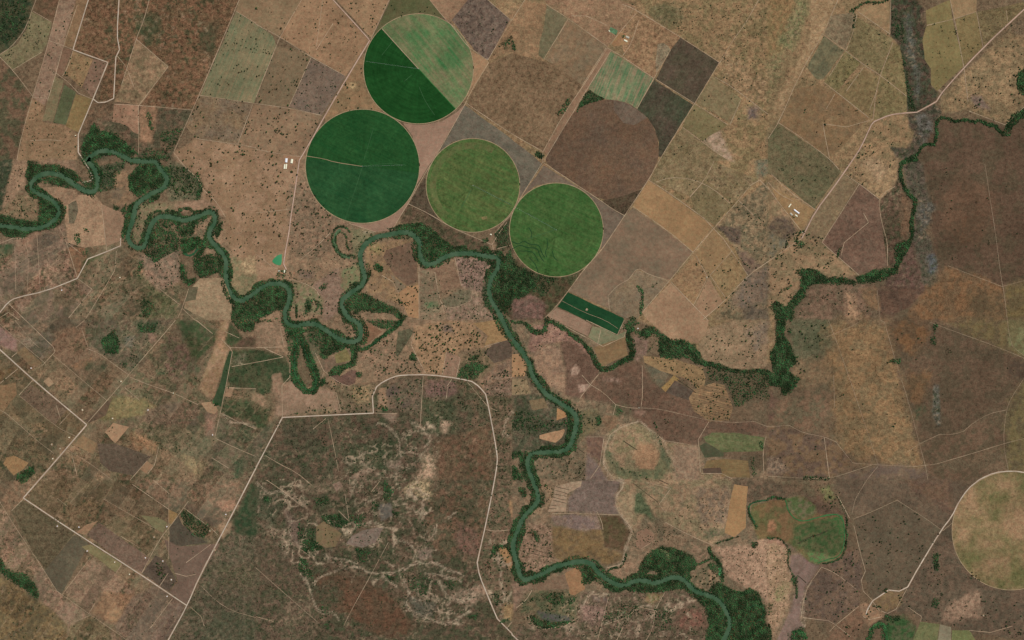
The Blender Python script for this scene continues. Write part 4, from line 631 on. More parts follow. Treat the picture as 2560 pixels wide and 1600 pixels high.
("@33 820,370 960,310 1220,190 1500,370 1650,480 1310,1030 1150,1040 990,1130 910,900 860,640", (99,83,66), (90,80,64), 170, None, .6, "pasture", "five-sided brown field west of the pale road"),
("@33 1440,1340 1620,1360 1600,1512 1370,1512", (106,109,73), (116,112,78), 70, None, .4, "crop_field", "yellow-green square touching a pale grey strip"),
("@33 1625,1362 1730,1390 1730,1512 1603,1512", (132,121,99), (122,112,90), 40, None, .4, "crop_field", "pale grey strip between two green squares"),
("@33 1740,1420 1900,1420 1960,1512 1733,1512", (102,106,68), (110,108,72), 50, None, .4, "crop_field", "dull green square right of the pale grey strip"),
("@12 2050,30 2270,0 2340,90 2380,190 2160,240 2190,150", (150,119,84), (138,110,78), 60, (20,7,.3), .4, "pasture", "golden field sloping to the river above the dark plot"),
("@12 2150,300 2280,210 2419,180 2419,345 2250,410", (96,79,67), (88,76,62), 50, None, .55, "crop_field", "dark brown plot above the road arch"),
("@12 1780,470 1800,300 1930,350 1900,540 1765,515", (140,110,90), (128,104,84), 50, None, .4, "pasture", "pinkish strip running down to the road arch"),
("@12 1340,110 1450,80 1490,110 1340,350 1320,330", (94,86,66), (84,82,62), 40, None, .7, "pasture", "grey-green sliver west of the savanna slope"),
("@12 740,330 850,270 880,320 900,380 760,410", (126,113,76), (118,108,72), 40, None, .35, "crop_field", "small olive field wrapped by the oxbow wood"),
("@12 690,510 800,530 900,470 950,480 940,590 880,620 760,590", (98,75,65), (108,84,70), 50, None, .5, "pasture", "reddish-dark patch south of the oxbow wood"),
("@12 1020,30 1060,25 1190,110 1050,230 1000,230", (118,88,67), (126,96,74), 40, None, .4, "pasture", "red-brown triangle between river and green slough"),
("@12 395,300 420,260 460,330 520,560 540,620 470,640 400,540 380,450", (106,88,68), (96,84,64), 40, None, .5, "pasture", "brown core of the teardrop oxbow"),
("@01 600,410 740,330 900,330 970,420 1000,800 800,830 640,780", (159,128,101), (142,116,92), 70, None, .5, "pasture", "bare tan field south of the river's first bends"),
("@01 965,420 1170,500 1165,700 1140,760 1010,815", (146,117,94), (134,108,86), 50, None, .45, "pasture", "brown-tan field beside the narrow river loop"),
("@01 390,260 560,250 720,290 740,340 640,420 590,420 520,360", (147,117,92), (132,108,86), 50, None, .5, "pasture", "tan hook of pasture inside the first river bend"),
("@01 645,420 720,380 740,480 700,600 650,600", (110,96,78), (98,90,70), 30, None, .6, "pasture", "dark weedy patch in the bare tan field"),
("@01 1890,1120 2110,1110 2180,1300 2190,1512 1960,1512 1830,1450 1740,1400 1770,1250", (152,127,100), (136,116,90), 60, None, .6, "pasture", "pale sandy field west of the river's south bend"),
("@01 1790,1200 1870,1200 1850,1320 1750,1340", (90,84,64), (100,90,70), 30, None, .4, "crop_field", "dark square at the head of the pale sandy field"),
("@02 990,1060 1070,970 1220,1010 1090,1165", (159,126,97), (148,118,92), 50, None, .3, "bare_field", "large bare tan diamond near the smallholding junction"),
("@02 740,1120 780,1090 920,1170 880,1270 700,1180", (140,113,83), (130,106,80), 40, None, .35, "crop_field", "ochre plot beside the straight smallholding road"),
("@02 920,1165 1090,1170 1430,1290 1260,1470 1040,1430 950,1350", (98,82,68), (90,78,64), 90, None, .5, "crop_field", "dark brown plot below the bare tan diamond"),
("@02 30,1360 60,1300 130,1280 270,1350 230,1400 130,1470", (154,120,84), (142,112,80), 50, None, .35, "bare_field", "bright orange-tan plot beside the small dark wood"),
("@02 290,610 650,820 520,990 190,720", (98,82,66), (108,88,70), 80, None, .55, "crop_field", "dark brown plot along the straight smallholding road"),
("@02 800,950 940,830 1060,740 1000,900 840,975", (94,78,62), (104,84,66), 40, None, .45, "crop_field", "narrow dark plot at the smallholding junction"),
("@02 410,580 460,540 510,600 460,635", (156,128,100), (146,120,94), 30, None, .3, "bare_field", "tiny pale square near the smallholding road"),
("@02 1320,1410 1390,1330 1450,1380 1380,1450", (152,120,92), (140,112,86), 30, None, .4, "bare_field", "small pinkish square among the southern smallholdings"),
("@02 160,310 230,250 400,410 290,440 200,340", (130,106,78), (120,100,76), 40, None, .5, "crop_field", "ochre-brown plot by the lone farm tree"),
("@02 0,620 150,590 160,700 0,900", (132,104,77), (120,98,72), 60, None, .5, "crop_field", "orange-brown plot across the straight road from the lone farm tree"),
("@02 2170,290 2195,300 2090,820 2010,770 2080,600 2120,430", (54,72,48), (64,76,52), 40, None, .45, "crop_field", "thin dark green strip between two lanes"),
("@02 1900,785 2010,770 2060,850 2030,890 1960,870", (160,130,100), (148,120,94), 30, None, .35, "bare_field", "bare tan patch at the foot of the thin green strip"),
("@02 2120,720 2140,635 2215,635 2180,730", (150,120,94), (140,112,88), 30, None, .35, "bare_field", "small tan square on the dark green ground"),
("@03 420,850 700,520 840,600 780,720 580,1080 540,1050", (89,81,65), (98,88,70), 100, (52,12,.2), .4, "crop_field", "long dark grey-green plot below the straight south-west road"),
("@03 100,285 220,188 700,500 430,850 330,700", (98,85,65), (90,80,60), 110, None, .65, "crop_field", "brown scrubby plot at the south-west road corner"),
("@03 820,520 930,400 1100,520 1420,740 1340,880 1200,800", (114,93,78), (106,87,72), 100, None, .55, "crop_field", "mauve-brown plot above the straight south-west road"),
("@03 770,630 860,610 1150,790 1090,870 860,700", (130,117,84), (120,110,78), 50, None, .35, "crop_field", "pale yellow-green sliver under the straight south-west road"),
("@03 1600,450 1690,340 1720,420 1890,555 1960,590 1700,625 1600,590", (80,73,61), (88,78,64), 60, None, .45, "crop_field", "dark grey plot beside the orchard wood"),
("@03 1340,880 1470,710 1560,760 1670,960 1590,1050", (86,73,62), (94,80,66), 60, None, .5, "crop_field", "dark plot with the little orchard"),
("@03 1550,560 1700,630 2080,600 1900,900 1760,1170 1600,1060 1680,960", (114,92,78), (106,88,74), 110, None, .45, "crop_field", "smooth mauve plot in the fork of the two pale roads"),
("@03 1330,335 1480,350 1580,400 1540,500 1480,470", (122,114,82), (112,104,76), 40, None, .4, "crop_field", "pale olive plot north of the little orchard"),
("@03 1590,275 1680,320 1620,420 1590,400", (138,108,72), (128,102,70), 30, None, .35, "crop_field", "small orange plot beside the pale olive one"),
("@03 820,420 930,385 800,520 720,495", (144,112,86), (132,106,82), 40, None, .4, "crop_field", "short tan plot reaching up from the straight road"),
("@13 570,440 640,390 810,510 750,630 660,640 570,590", (120,97,74), (112,100,72), 50, None, .4, "crop_field", "brown five-sided clearing in the southern scrub"),
("@13 850,600 900,530 1000,480 1130,450 1200,450 1130,590 1000,640", (130,110,96), (114,100,88), 50, None, .5, "pasture", "pale mauve clearing beside the five-sided one"),
("@13 720,40 790,10 820,60 760,110", (136,112,94), (126,104,88), 30, None, .4, "pasture", "small round pale clearing in the southern scrub"),
]
# --- gravel roads: course, width m
RD = [
("@00 835,0 690,470 1020,590 880,935 740,1270 740,1440 790,1512 @01 850,100 878,170 860,195 780,212", 8), ("@00 1125,0 1105,330 1130,470 1095,540 1075,930 1000,965 925,970 880,935", 8),
("@10 730,0 950,240 1070,375", 8), ("@10 1075,380 880,700 630,1130 520,1330 430,1480 @11 410,0 370,280 335,500 310,700 280,850 262,980 290,1040", 9),
("@30 2419,90 2050,430 1660,850 1590,960 1410,1060 1260,1070 1150,1085 1000,1150 970,1190 880,1390 800,1512 @31 620,260 450,480 320,740", 9),
("@01 1140,740 1140,810 1000,870 830,935 730,1120 430,1240 150,1300 75,1345 0,1440", 8), ("@02 0,280 320,570 820,990 370,1512 @03 370,0 220,170 700,490 1280,860 1765,1185", 9),
("@02 2419,1400 2360,1512 @03 2360,0 2160,390 1880,920 1770,1185 1590,1512", 9), ("@12 0,1395 250,920 1110,880 1100,720 1140,630 1190,590 1300,535 1380,520 1640,515 1900,550 2040,580 2110,630 2170,700 2200,830 2250,1100 2280,1280 2280,1350 2255,1512 @13 2250,0 2180,380 2090,780 2110,900 2200,1120 2280,1310 2419,1450 @23 0,1460 55,1512", 9),
("@32 2419,1440 2310,1425 2140,1440 2000,1505 @33 1980,10 1890,80 1800,210 1740,340 1630,480 1420,830 1320,1010 1240,1050 1140,1040 990,1140 940,1220 925,1270", 9),
]
# --- dirt tracks and fence lines
TR = [
"@00 560,0 460,400 310,910 200,1300 160,1512", "@00 730,50 600,430 530,690 450,950", "@00 460,385 600,430 690,470", "@00 690,480 640,640 590,720", "@00 530,690 650,780 740,880 880,940", "@00 0,515 100,450 220,310 280,170 300,100 340,0", "@00 310,105 490,210", "@00 0,540 120,660 310,910", "@00 120,660 350,520 400,490", "@00 310,920 450,930",
"@00 1410,0 1360,190 1290,360 1200,640 1150,800", "@00 1110,530 1200,640 1240,760 1270,830", "@00 1290,370 1590,630 1310,1000 1310,1450", "@00 1080,985 1310,995 1820,1040", "@00 2260,0 2000,620 1820,1040 1640,1440", "@00 280,1330 450,1320 580,1330", "@00 2230,105 2419,220 @10 0,230 230,350 520,540 850,720", "@00 1880,900 2419,980 @10 0,985 310,1020 620,1090", "@00 1850,1310 2250,1365 2419,1395 @10 0,1410 280,1465 430,1480", "@00 2390,985 2245,1365",
"@10 430,0 230,340 190,440 0,920", "@10 520,545 310,1010", "@10 630,0 570,440", "@10 730,220 570,470", "@00 1640,1440 @01 1750,70 1870,170 1920,280 2050,400 2130,540", "@10 1260,0 1085,370", "@10 1190,270 1535,650", "@10 1640,0 1780,170 1860,250 1990,430 2060,480 2190,570 2419,180", "@10 2200,590 2010,900 1985,970 1680,1512 @11 1600,120 1440,410 1345,560 1290,665", "@10 1985,975 2419,1270 @20 0,1265 290,1430", "@10 2190,0 2410,190", "@20 0,190 120,0",
"@20 910,440 700,770 480,1090 290,1440 @21 290,20 90,340 0,510 @11 2330,600 2260,690", "@20 890,450 660,810", "@20 940,470 680,890 560,1090 330,1470 @21 300,20", "@20 320,40 540,180 900,440", "@20 530,180 300,560", "@20 900,450 1080,560 1340,740", "@20 1500,470 1340,740 1180,1030", "@20 1360,750 1730,980 2040,1180", "@20 1590,350 1960,590 1720,990 1410,1480 @21 1290,190 1060,530 850,850 690,1020 530,1240 410,1395 300,1500", "@20 1040,40 1150,80 1590,350", "@20 2330,0 2200,230 2080,390 1960,600", "@20 1170,130 1030,290 930,420", "@20 1050,520 1120,430 1200,190", "@20 560,150 700,150 900,240", "@20 1920,730 2080,820 2419,1080", "@20 1610,1200 1900,1420 2040,1512", "@20 2160,950 2060,1180",
"@30 660,0 520,320 300,700 110,1140 0,1310", "@30 850,110 1150,320", "@30 840,130 810,290 740,470", "@30 520,325 730,480 900,610 1060,710 1310,910", "@30 1180,400 1060,710 1020,870 990,1130", "@30 710,510 580,720", "@30 900,640 740,860", "@30 1030,850 960,1040", "@30 530,780 660,880 950,1110", "@30 630,890 550,1030", "@30 990,1130 740,1200 520,1170", "@30 100,1160 330,1310 580,1500 @31 670,90", "@30 520,1170 540,1300 580,1490", "@30 1720,0 1760,180 1850,630", "@30 1970,110 2030,440", "@30 1500,240 1760,180 1970,110", "@30 2250,100 2265,200", "@30 1160,0 1150,340", "@30 1850,630 1890,960", "@30 2419,1010 2240,1180 1900,1050",
"@31 0,260 120,430 260,600 330,690", "@31 0,210 100,320 240,390", "@31 30,130 200,300 450,470", "@31 690,110 870,230 1050,370", "@31 860,230 510,780 680,930 860,1090", "@31 1200,250 1110,300 1050,380 1060,520 1090,650 1130,780 1130,1000", "@31 320,740 200,820 0,960 @21 2230,1090 2010,1330 1800,1512", "@31 900,500 950,590 830,690 720,780 690,900", "@31 2050,40 2090,320 2150,700 2200,1100 2230,1250 2260,1512 @32 2280,150 2310,250 2419,340|2.6", "@31 1700,1000 2210,1195 2419,1140|2.6", "@32 1530,20 1740,100 2050,210 2250,290 2419,360|2.6", "@31 1030,1230 1060,1512 @32 1100,20 1220,440 1330,780 1430,1170 1490,1390|2.6",
"@32 570,0 680,290 830,730 940,1060 1040,1370|2.6", "@32 550,160 750,80 860,20|2.6", "@32 0,1010 200,995 340,1070 520,1100 640,1150 800,1350 1040,1370 1490,1390 1900,1270 2220,1170 2419,1120|3.0", "@32 2419,550 2300,730 2250,850 2220,1160 2270,1420|2.6", "@32 2250,850 2100,880 1940,970 1850,1050 1760,1080 1620,1080 1430,1170 1300,1260|2.6", "@32 530,1110 580,1490", "@32 0,1475 330,1495 580,1500 830,1420 980,1370|3.0", "@32 1040,1380 940,1500 @33 860,120 820,190 795,310|3.0", "@32 620,520 630,830|2.6", "@32 1490,1390 1510,1512|2.6",
"@33 660,150 770,360", "@33 800,370 960,310 1220,190 1500,370 1650,480|3.0", "@33 810,430 870,680 920,860 880,950 900,1050 990,1140", "@33 500,820 640,880 830,1030", "@33 1310,1030 1210,1220 1130,1260 1050,1230 990,1150", "@33 860,1190 640,1370 780,1480", "@33 330,1300 570,1330 640,1370 580,1430", "@33 500,830 370,1010 330,1160 310,1310", "@33 1320,1200 1450,1290 1440,1340", "@33 900,1290 960,1320 1080,1290", "@33 1900,1420 2100,1440 2310,1380", "@33 1650,480 1750,400",
"@11 1440,415 1640,510 1850,640 2110,750 2230,800", "@11 2230,800 2290,700 2370,590", "@11 2280,840 2419,800", "@11 2230,800 2260,900", "@21 290,20 560,200 850,390 960,470 1070,530", "@21 1290,190 1500,320 1920,630 2230,1090", "@21 1140,440 1470,665 1710,870", "@21 1930,620 1710,870 1490,1140 1220,1450", "@21 1920,630 2150,370 2250,240 2340,190", "@21 1910,10 1820,190 1680,350", "@21 1360,210 1450,175 1560,165 1720,185 1900,270 2060,410", "@21 1740,905 1850,1110 1710,1380", "@21 2080,860 1870,1090 2010,1290", "@21 1500,1150 1720,1380 1850,1512", "@21 920,1415 910,1280 990,1190 1100,1130 1170,1040 1210,1030 1310,1090 1480,1135", "@21 470,1330 680,1440 880,1512 @22 1000,80|2.6", "@22 380,0 560,90 860,250 1060,160 1080,100 1040,70", "@22 1060,0 995,140 700,0", "@22 840,90 810,220", "@21 2340,190 2419,270", "@21 2140,380 2280,520",
"@22 820,510 740,610 870,690 980,800 1100,830 1190,835", "@22 640,740 740,610 660,520", "@22 980,800 955,900", "@22 1230,430 1235,700 1220,820", "@22 1210,830 1400,840 1640,900 1850,945 2050,970 2290,960 2419,1010|3.0", "@22 1860,960 1760,1130 1780,1440", "@22 1190,960 1050,1000 930,1080 870,1230 860,1360 960,1512", "@22 690,1105 880,1105|2.6", "@22 870,1110 830,1370 740,1500", "@22 1220,970 1440,1140 1760,1190|3.0", "@22 1790,1450 1980,1450 2080,1500", "@22 2400,1100 2370,1240 2380,1450", "@23 1050,0 1040,80 985,150 980,230 1020,330 1110,430 1140,490 1110,560 1060,690 1040,800 890,830", "@23 380,315 700,318 1020,330", "@23 1270,20 1500,80 1390,230 1450,310", "@23 1450,400 1650,510 1900,620", "@23 900,0 1050,15", "@23 800,290 850,400 860,470", "@23 910,1110 850,1350 810,1512", "@23 1440,1070 1350,1230 1330,1400 1270,1512", "@23 1340,1230 1200,1200 1080,1300 870,1370", "@23 1050,1390 990,1512", "@23 1220,650 1350,570", "@23 190,1040 130,1140 40,1210", "@23 730,1080 930,1085", "@23 150,1280 200,1370 300,1410 500,1380 640,1290",
"@11 0,500 320,465", "@11 0,890 170,1020 210,1030", "@11 420,940 560,830 700,690", "@11 320,1130 450,1160 560,1220 610,1300", "@11 1540,1000 1540,1512", "@11 1690,1060 1730,1290 1780,1440", "@11 1880,930 1940,1190", "@11 880,600 1130,680", "@11 2050,1220 2030,1330 1900,1390 1800,1400 1740,1330", "@11 1190,1090 1290,1150 1350,1260",
"@12 0,260 270,255", "@12 80,265 260,350 0,400", "@12 230,80 265,255", "@12 320,300 320,540 245,620 250,920", "@12 560,310 640,480 700,530 800,600 880,625", "@12 600,590 640,500", "@12 1500,110 1465,230 1530,370 1600,500", "@12 1800,300 1760,515", "@12 1930,370 1890,540", "@12 2000,590 2110,720 2200,830", "@12 1580,530 1550,1020", "@12 1120,880 1330,885", "@12 1850,560 1810,620 1800,740", "@12 680,930 750,1270 780,1430|3.2", "@12 660,930 540,1030", "@12 760,690 800,860", "@12 2210,830 2290,860", "@12 90,1280 220,1360 380,1440 470,1512", "@12 2210,550 2419,545", "@12 2160,250 2300,210",
"@13 170,510 400,640 540,740|3.2", "@13 0,830 200,1010 430,1210 580,1340|3.2", "@13 100,0 250,100 410,230", "@13 1250,590 1090,890 880,1270 830,1380|3.2", "@13 840,130 880,390 870,430", "@13 780,290 880,390", "@13 390,0 260,220", "@13 2170,470 2280,485 2400,470", "@13 470,0 530,50", "@13 0,1290 180,1340", "@13 1170,10 1090,110", "@13 2370,1400 2419,1340",
"@02 1660,0 1500,190 1230,500 1160,590 820,980", "@02 820,270 930,310 1080,420 1220,520", "@02 500,330 840,620 1010,760|3.2", "@02 0,40 240,250 430,410|3.2", "@02 140,0 300,200 370,260|3.2", "@02 240,0 500,250 520,300 400,430", "@02 0,600 170,460", "@02 320,560 180,710", "@02 190,720 530,1010 720,1100|3.2", "@02 0,850 60,880 350,1140 510,1260|3.2", "@02 660,880 560,990", "@02 1230,540 1400,610 1640,690 1870,800", "@02 2170,260 2195,300 2140,600 2090,840 2030,1110", "@02 2030,1115 2230,1210 2419,1290", "@02 2090,180 2170,260 2419,265", "@02 1850,0 2010,130", "@02 2130,110 2260,170", "@02 2190,440 2419,400", "@02 2140,640 2419,650", "@02 640,1230 830,1340 1060,1512|3.2", "@02 2090,880 2290,980 2419,1030", "@02 1390,1460 1460,1370 1500,1200", "@02 800,0 720,70", "@02 770,80 830,250", "@02 2000,1300 2160,1400", "@02 680,1270 730,1480", "@02 1230,1512 1390,1330", "@02 110,350 160,310", "@02 530,800 570,930", "@02 1180,640 1320,760",
"@03 0,210 160,470 330,720 540,1050 850,1270 1040,1400 1200,1512|3.2", "@03 110,290 220,180", "@03 540,170 640,250|3.2", "@03 1340,880 1500,570 1620,420 1780,200", "@03 1595,120 1595,750|3.2", "@03 1250,40 1600,280", "@03 980,180 1170,290 1470,460|3.2", "@03 1140,530 1320,640|3.2", "@03 1450,0 1600,130", "@03 1740,265 1990,450 2060,520", "@03 1510,1000 1590,880", "@03 1650,880 1760,910 1850,890", "@03 1990,610 1760,780", "@03 1090,890 1150,800", "@03 590,1080 850,740|3.2", "@03 1420,1400 1630,1120", "@03 700,1340 850,1280", "@03 1900,1000 2050,1150 2200,1240 2419,1300|3.2", "@03 1800,1200 1900,1290 1930,1380", "@03 840,1260 900,1160",
"@01 140,810 150,1240|3.2", "@01 240,800 270,890 260,1240|3.2", "@01 350,700 380,1240|3.2", "@01 560,640 630,780 730,1110", "@01 960,430 1010,860", "@01 740,1125 870,1220 650,1490", "@01 1100,860 1090,1010 1080,1060 810,1500", "@01 1500,1210 1700,1370", "@01 1780,1220 1720,1410 1680,1490", "@01 1720,1400 1840,1512 @02 1870,10 2010,130", "@01 75,1350 240,1512", "@01 0,1490 80,1440 180,1512", "@01 0,790 120,740 230,740", "@01 620,770 760,880",
]
# --- pale sand washes in the scrub and along old channels: course, width m
SW = [
("@13 0,20 60,80 130,130 250,110 330,170 400,220", 14), ("@13 530,980 580,930 660,900 780,850", 18), ("@13 640,700 700,750 880,750 960,790", 10), ("@13 900,810 1000,840 1090,890 1250,890 1400,840 1520,770 1620,790 1700,770 1780,830 1900,890 1960,910", 15), ("@13 1200,900 1260,970 1340,1010", 12),
("@13 1390,960 1450,1050 1400,1150 1470,1250 1640,1330 1740,1350 1830,1360 1950,1290 2020,1240", 20), ("@13 1590,880 1760,910 1880,930 1940,970", 11), ("@13 1720,970 1780,1060 1830,1130 1990,1140 2080,1080", 14), ("@13 1310,540 1450,600 1510,690 1480,760", 12), ("@13 460,900 500,1020 550,1180 600,1250 740,1250 780,1330", 12), ("@13 950,430 1000,420 1100,390 1190,430", 12), ("@12 1140,980 1220,980 1300,1040 1350,1150 1370,1290", 12), ("@12 1480,960 1600,1050 1660,1130 1600,1210", 13),
("@13 1700,440 1690,540", 22), ("@13 1450,1050 1480,1130 1560,1150", 8), ("@13 1820,360 1890,310", 14), ("@13 1500,310 1620,320 1660,260", 9), ("@13 850,610 1080,630 1180,560", 7), ("@02 2120,900 2200,980 2290,970 2419,1030", 8), ("@13 430,900 480,980", 10), ("@13 1540,840 1560,870", 12), ("@13 1000,820 900,830 780,800", 10), ("@13 330,380 300,480 330,540", 9), ("@13 1750,860 1760,910", 14),
("@22 1190,965 1050,1000 930,1080 875,1230 865,1370 960,1512", 9), ("@23 1050,0 1035,80 985,150 980,230 1020,330 1110,430 1140,490 1110,560 1060,690 1040,800 890,830", 10), ("@22 1210,960 1300,1040 1440,1150", 7), ("@23 1020,0 1060,40", 12), ("@13 2280,700 2310,900 2340,1050 2330,1150", 10), ("@12 2419,870 2360,960 2340,1080 2419,1110", 7), ("@23 600,1270 700,1130 760,1060", 10), ("@23 1150,1250 1200,1210 1330,1180", 12), ("@23 880,1340 1000,1310 1080,1240", 10),
("@12 955,115 965,150 930,180 890,188", 16), ("@11 1010,840 1005,920 1020,1000", 9), ("@11 300,1430 295,1490", 10), ("@11 840,1370 850,1420", 8), ("@01 2050,600 2010,650 2010,720", 12), ("@01 1540,150 1570,190 1560,230", 8), ("@11 880,1220 960,1200", 10), ("@23 880,960 990,1020", 12), ("@11 1000,680 1120,690", 8), ("@23 760,1075 930,1085", 10), ("@33 400,980 340,1060 330,1300 350,1380", 9), ("@30 1590,820 1660,900", 7), ("@20 1400,470 1440,470 1430,570", 14), ("@10 2080,60 2200,90", 34), ("@30 400,1000 440,950", 8),
]
# --- dark ditches and terrace lines: course, width m
DT = [
("@21 0,770 60,800 110,760 170,800 260,800 280,880 310,920", 5), ("@21 0,840 80,800 140,830 240,830 260,900 300,960", 5), ("@21 160,640 190,690 180,740", 4), ("@21 250,960 220,900 190,860 60,860", 4), ("@21 330,740 340,820 310,870 330,920", 4), ("@21 250,1070 220,980 160,920", 4), ("@21 380,860 400,930 430,950", 4),
("@23 415,60 480,80 540,90", 4), ("@23 410,100 470,110 520,130", 4), ("@23 385,130 450,140 515,155", 4), ("@23 385,160 450,180 515,190", 4), ("@23 385,190 450,205 510,220", 4), ("@23 345,235 420,240", 4), ("@23 345,270 420,270", 4),
("@22 1050,1140 1130,1195 1180,1225", 6), ("@23 1390,0 1480,40", 6), ("@23 90,640 200,650 300,690 400,690", 4), ("@23 180,690 300,720 400,735", 4), ("@22 500,1310 525,1380 520,1450", 5), ("@22 580,1500 650,1470 690,1400", 7), ("@22 600,1200 690,1260", 4), ("@22 1560,560 1650,620 1740,690", 5), ("@33 280,600 400,535 470,520 570,475", 7), ("@33 280,900 360,970", 6), ("@23 1150,30 1300,150 1380,210", 4),
]
RIVER = "@01 -60,610 0,620 150,640 280,655 380,640 480,600 550,520 560,460 520,400 450,350 380,325 310,290 285,230 320,180 400,130 470,120 560,140 650,190 740,260 800,290 870,305 910,270 925,200 905,100 860,40 830,0 @00 825,1512 @00 860,1465 940,1425 1010,1420 1090,1440 1150,1470 1210,1500 @01 1240,5 1360,15 1460,5 1500,70 1570,150 1580,210 1540,270 1440,310 1350,370 1290,410 1265,500 1245,600 1215,680 1205,740 1240,800 1310,840 1370,820 1390,740 1410,650 1450,570 1530,525 1620,535 1700,565 1790,560 1880,530 1960,490 2010,490 2040,540 2030,600 1985,650 1970,720 2000,780 2080,850 2130,920 2140,1000 2130,1080 2140,1180 2180,1260 2230,1320 2290,1330 2360,1290 2419,1240 @11 80,1190 150,1165 220,1165 280,1180 315,1230 325,1300 305,1370 270,1430 270,1490 @12 300,40 370,60 470,30 560,35 640,75 720,140 790,180 870,205 940,205 985,170 1000,110 980,40 940,10 @11 870,1490 830,1430 800,1350 820,1310 880,1270 960,1210 1010,1180 1030,1110 1010,1050 990,980 980,900 1000,830 1060,770 1150,720 1280,700 1400,680 1470,695 1520,740 1550,790 1545,850 1555,930 1590,980 1640,990 1700,970 1790,910 1880,885 1980,885 2090,890 2170,910 2240,915 2290,930 2300,970 2280,1040 2230,1100 2205,1180 2200,1260 2230,1340 2280,1420 2320,1490 @12 2350,50 2400,150 @22 30,220 90,290 130,350 170,430 190,510 230,590 290,660 350,720 430,770 520,820 580,870 615,930 605,1020 580,1110 550,1190 510,1230 430,1245 320,1250 220,1255 160,1275 145,1340 160,1420 190,1500 @23 205,30 235,100 250,170 230,220 160,290 100,370 60,460 30,540 10,620 20,700 45,780 65,860 90,920 130,945 200,920 290,885 390,830 490,795 590,775 690,770 760,790 800,850 860,910 940,965 1020,1000 1090,985 1170,950 1250,950 1340,975 1420,955 1500,920 1570,920 1630,950 1680,1010 1750,1060 1850,1085 1930,1120 1990,1180 2040,1270 2065,1350 2045,1430 2010,1490 1960,1600"
RIVW = 48.0
POND = "@11 245,890 215,895 190,910 165,935 150,960 180,985 230,1000 245,970"
SLOUGH = [("@11 800,660 755,690 735,760 755,850 810,900 890,925", 26, 0), ("@12 395,170 360,350 365,530 445,640 515,672 575,620 550,500 470,330 430,190", 18, 1), ("@12 1010,275 1100,230 1200,150 1330,60 1380,0", 14, 1), ("@33 165,190 195,300 260,375 350,390 480,350 600,322 700,335 728,500 712,650 660,730 560,750 470,785", 13, 2), ("@23 1960,830 1975,870 1955,900", 26, 3), ("@01 1730,850 1760,905 1820,900 1870,840", 20, 1), ("@33 960,1420 1040,1345 1110,1370 1120,1512", 26, 2), ("@23 1380,665 1440,665 1475,700 1470,750", 22, 4), ("@23 2230,1200 2320,1180 2380,1210 2370,1290 2310,1340", 18, 1), ("@33 230,1440 320,1420 370,1500", 16, 2), ("@23 2419,190 2290,205 2230,250 2250,330 2295,400", 14, 1)]
# ------------------------------------------------------------------ helpers
rng = np.random.default_rng(11)
def lin(c):
    c = np.asarray(c, float)/255.0
    return np.where(c <= .04045, c/12.92, ((c+.055)/1.055)**2.4)
def alb(c):
    """base colour of ground seen as sRGB colour c under this light"""
    return np.minimum(lin(c)/np.asarray(KL), .9)
def rgba(c): a = alb(c); return (float(a[0]), float(a[1]), float(a[2]), 1.0)
_c = {}
def pts(s, ext=True):
    """survey string -> array of photograph pixels"""
    if (s, ext) in _c: return _c[(s, ext)].copy()
    out = []; k = '00'
    for t in s.split():
        if t[0] == '@': k = t[1:]; continue
        x, y = map(float, t.split(','))
        if k == 'w': x *= 2560/2419; y *= 1600/1512
        else: x = int(k[0])*640 + x*640/2419; y = int(k[1])*400 + y*400/1512
        out.append((x, y))
    a = np.array(out)
    if ext:                                   # carry on past the frame instead of stopping at it
        br = lambda q: q[0] < 2 or q[0] > 2557 or q[1] < 2 or q[1] > 1597
        far = lambda q: (-170 if q[0] < 2 else 2730 if q[0] > 2557 else q[0], -130 if q[1] < 2 else 1730 if q[1] > 1597 else q[1])
        res = []; n = len(a)
        for k_ in range(n):
            q, p_, n_ = a[k_], br(a[k_-1]), br(a[(k_+1) % n])
            if not br(q): res.append(tuple(q))
            elif not p_ and n_: res += [tuple(q), far(q)]
            elif p_ and not n_: res += [far(q), tuple(q)]
            elif p_ and n_: res.append(far(q))
            else: res.append(tuple(q))
        a = np.array(res)
    _c[(s, ext)] = a
    return a.copy()
def W(p): p = np.asarray(p, float); return np.stack([(p[..., 0]-1280)*S, (800-p[..., 1])*S], -1)
def inpoly(X, Y, P):
    r = np.zeros(X.shape, bool); n = len(P)
    for i in range(n):
        x1, y1 = P[i]; x2, y2 = P[(i+1) % n]
        if y1 == y2: continue
        c = ((y1 > Y) != (y2 > Y)) & (X < (x2-x1)*(Y-y1)/(y2-y1)+x1)
        r ^= c
    return r
def smooth(line, step=6.0, rounds=2):
    p = np.asarray(line, float)
    for _ in range(rounds):
        q = [p[0]]
        for a, b in zip(p[:-1], p[1:]): q += [a*.75+b*.25, a*.25+b*.75]
        q.append(p[-1]); p = np.array(q)
    return p
def rings(s):
    """a survey string that names the same sheet twice holds two outlines"""
    out = [[]]; k = None
    for t in s.split():
        if t[0] == '@':
            if t == k: out.append([])
            k = t
        out[-1].append(t)
    return [' '.join(o) for o in out]
def tight(P, d=4.0):
    """keep surveyed corners as corners with a small turning radius"""
    P = np.asarray(P, float); out = [P[0]]
    for a, b, c in zip(P[:-2], P[1:-1], P[2:]):
        u = a-b; v = c-b; lu, lv = np.hypot(*u), np.hypot(*v)
        if (u@v)/(lu*lv+1e-9) > -.93: out += [b+u*min(d, lu*.45)/lu, b, b+v*min(d, lv*.45)/lv]
        else: out.append(b)
    return np.array(out+[P[-1]])
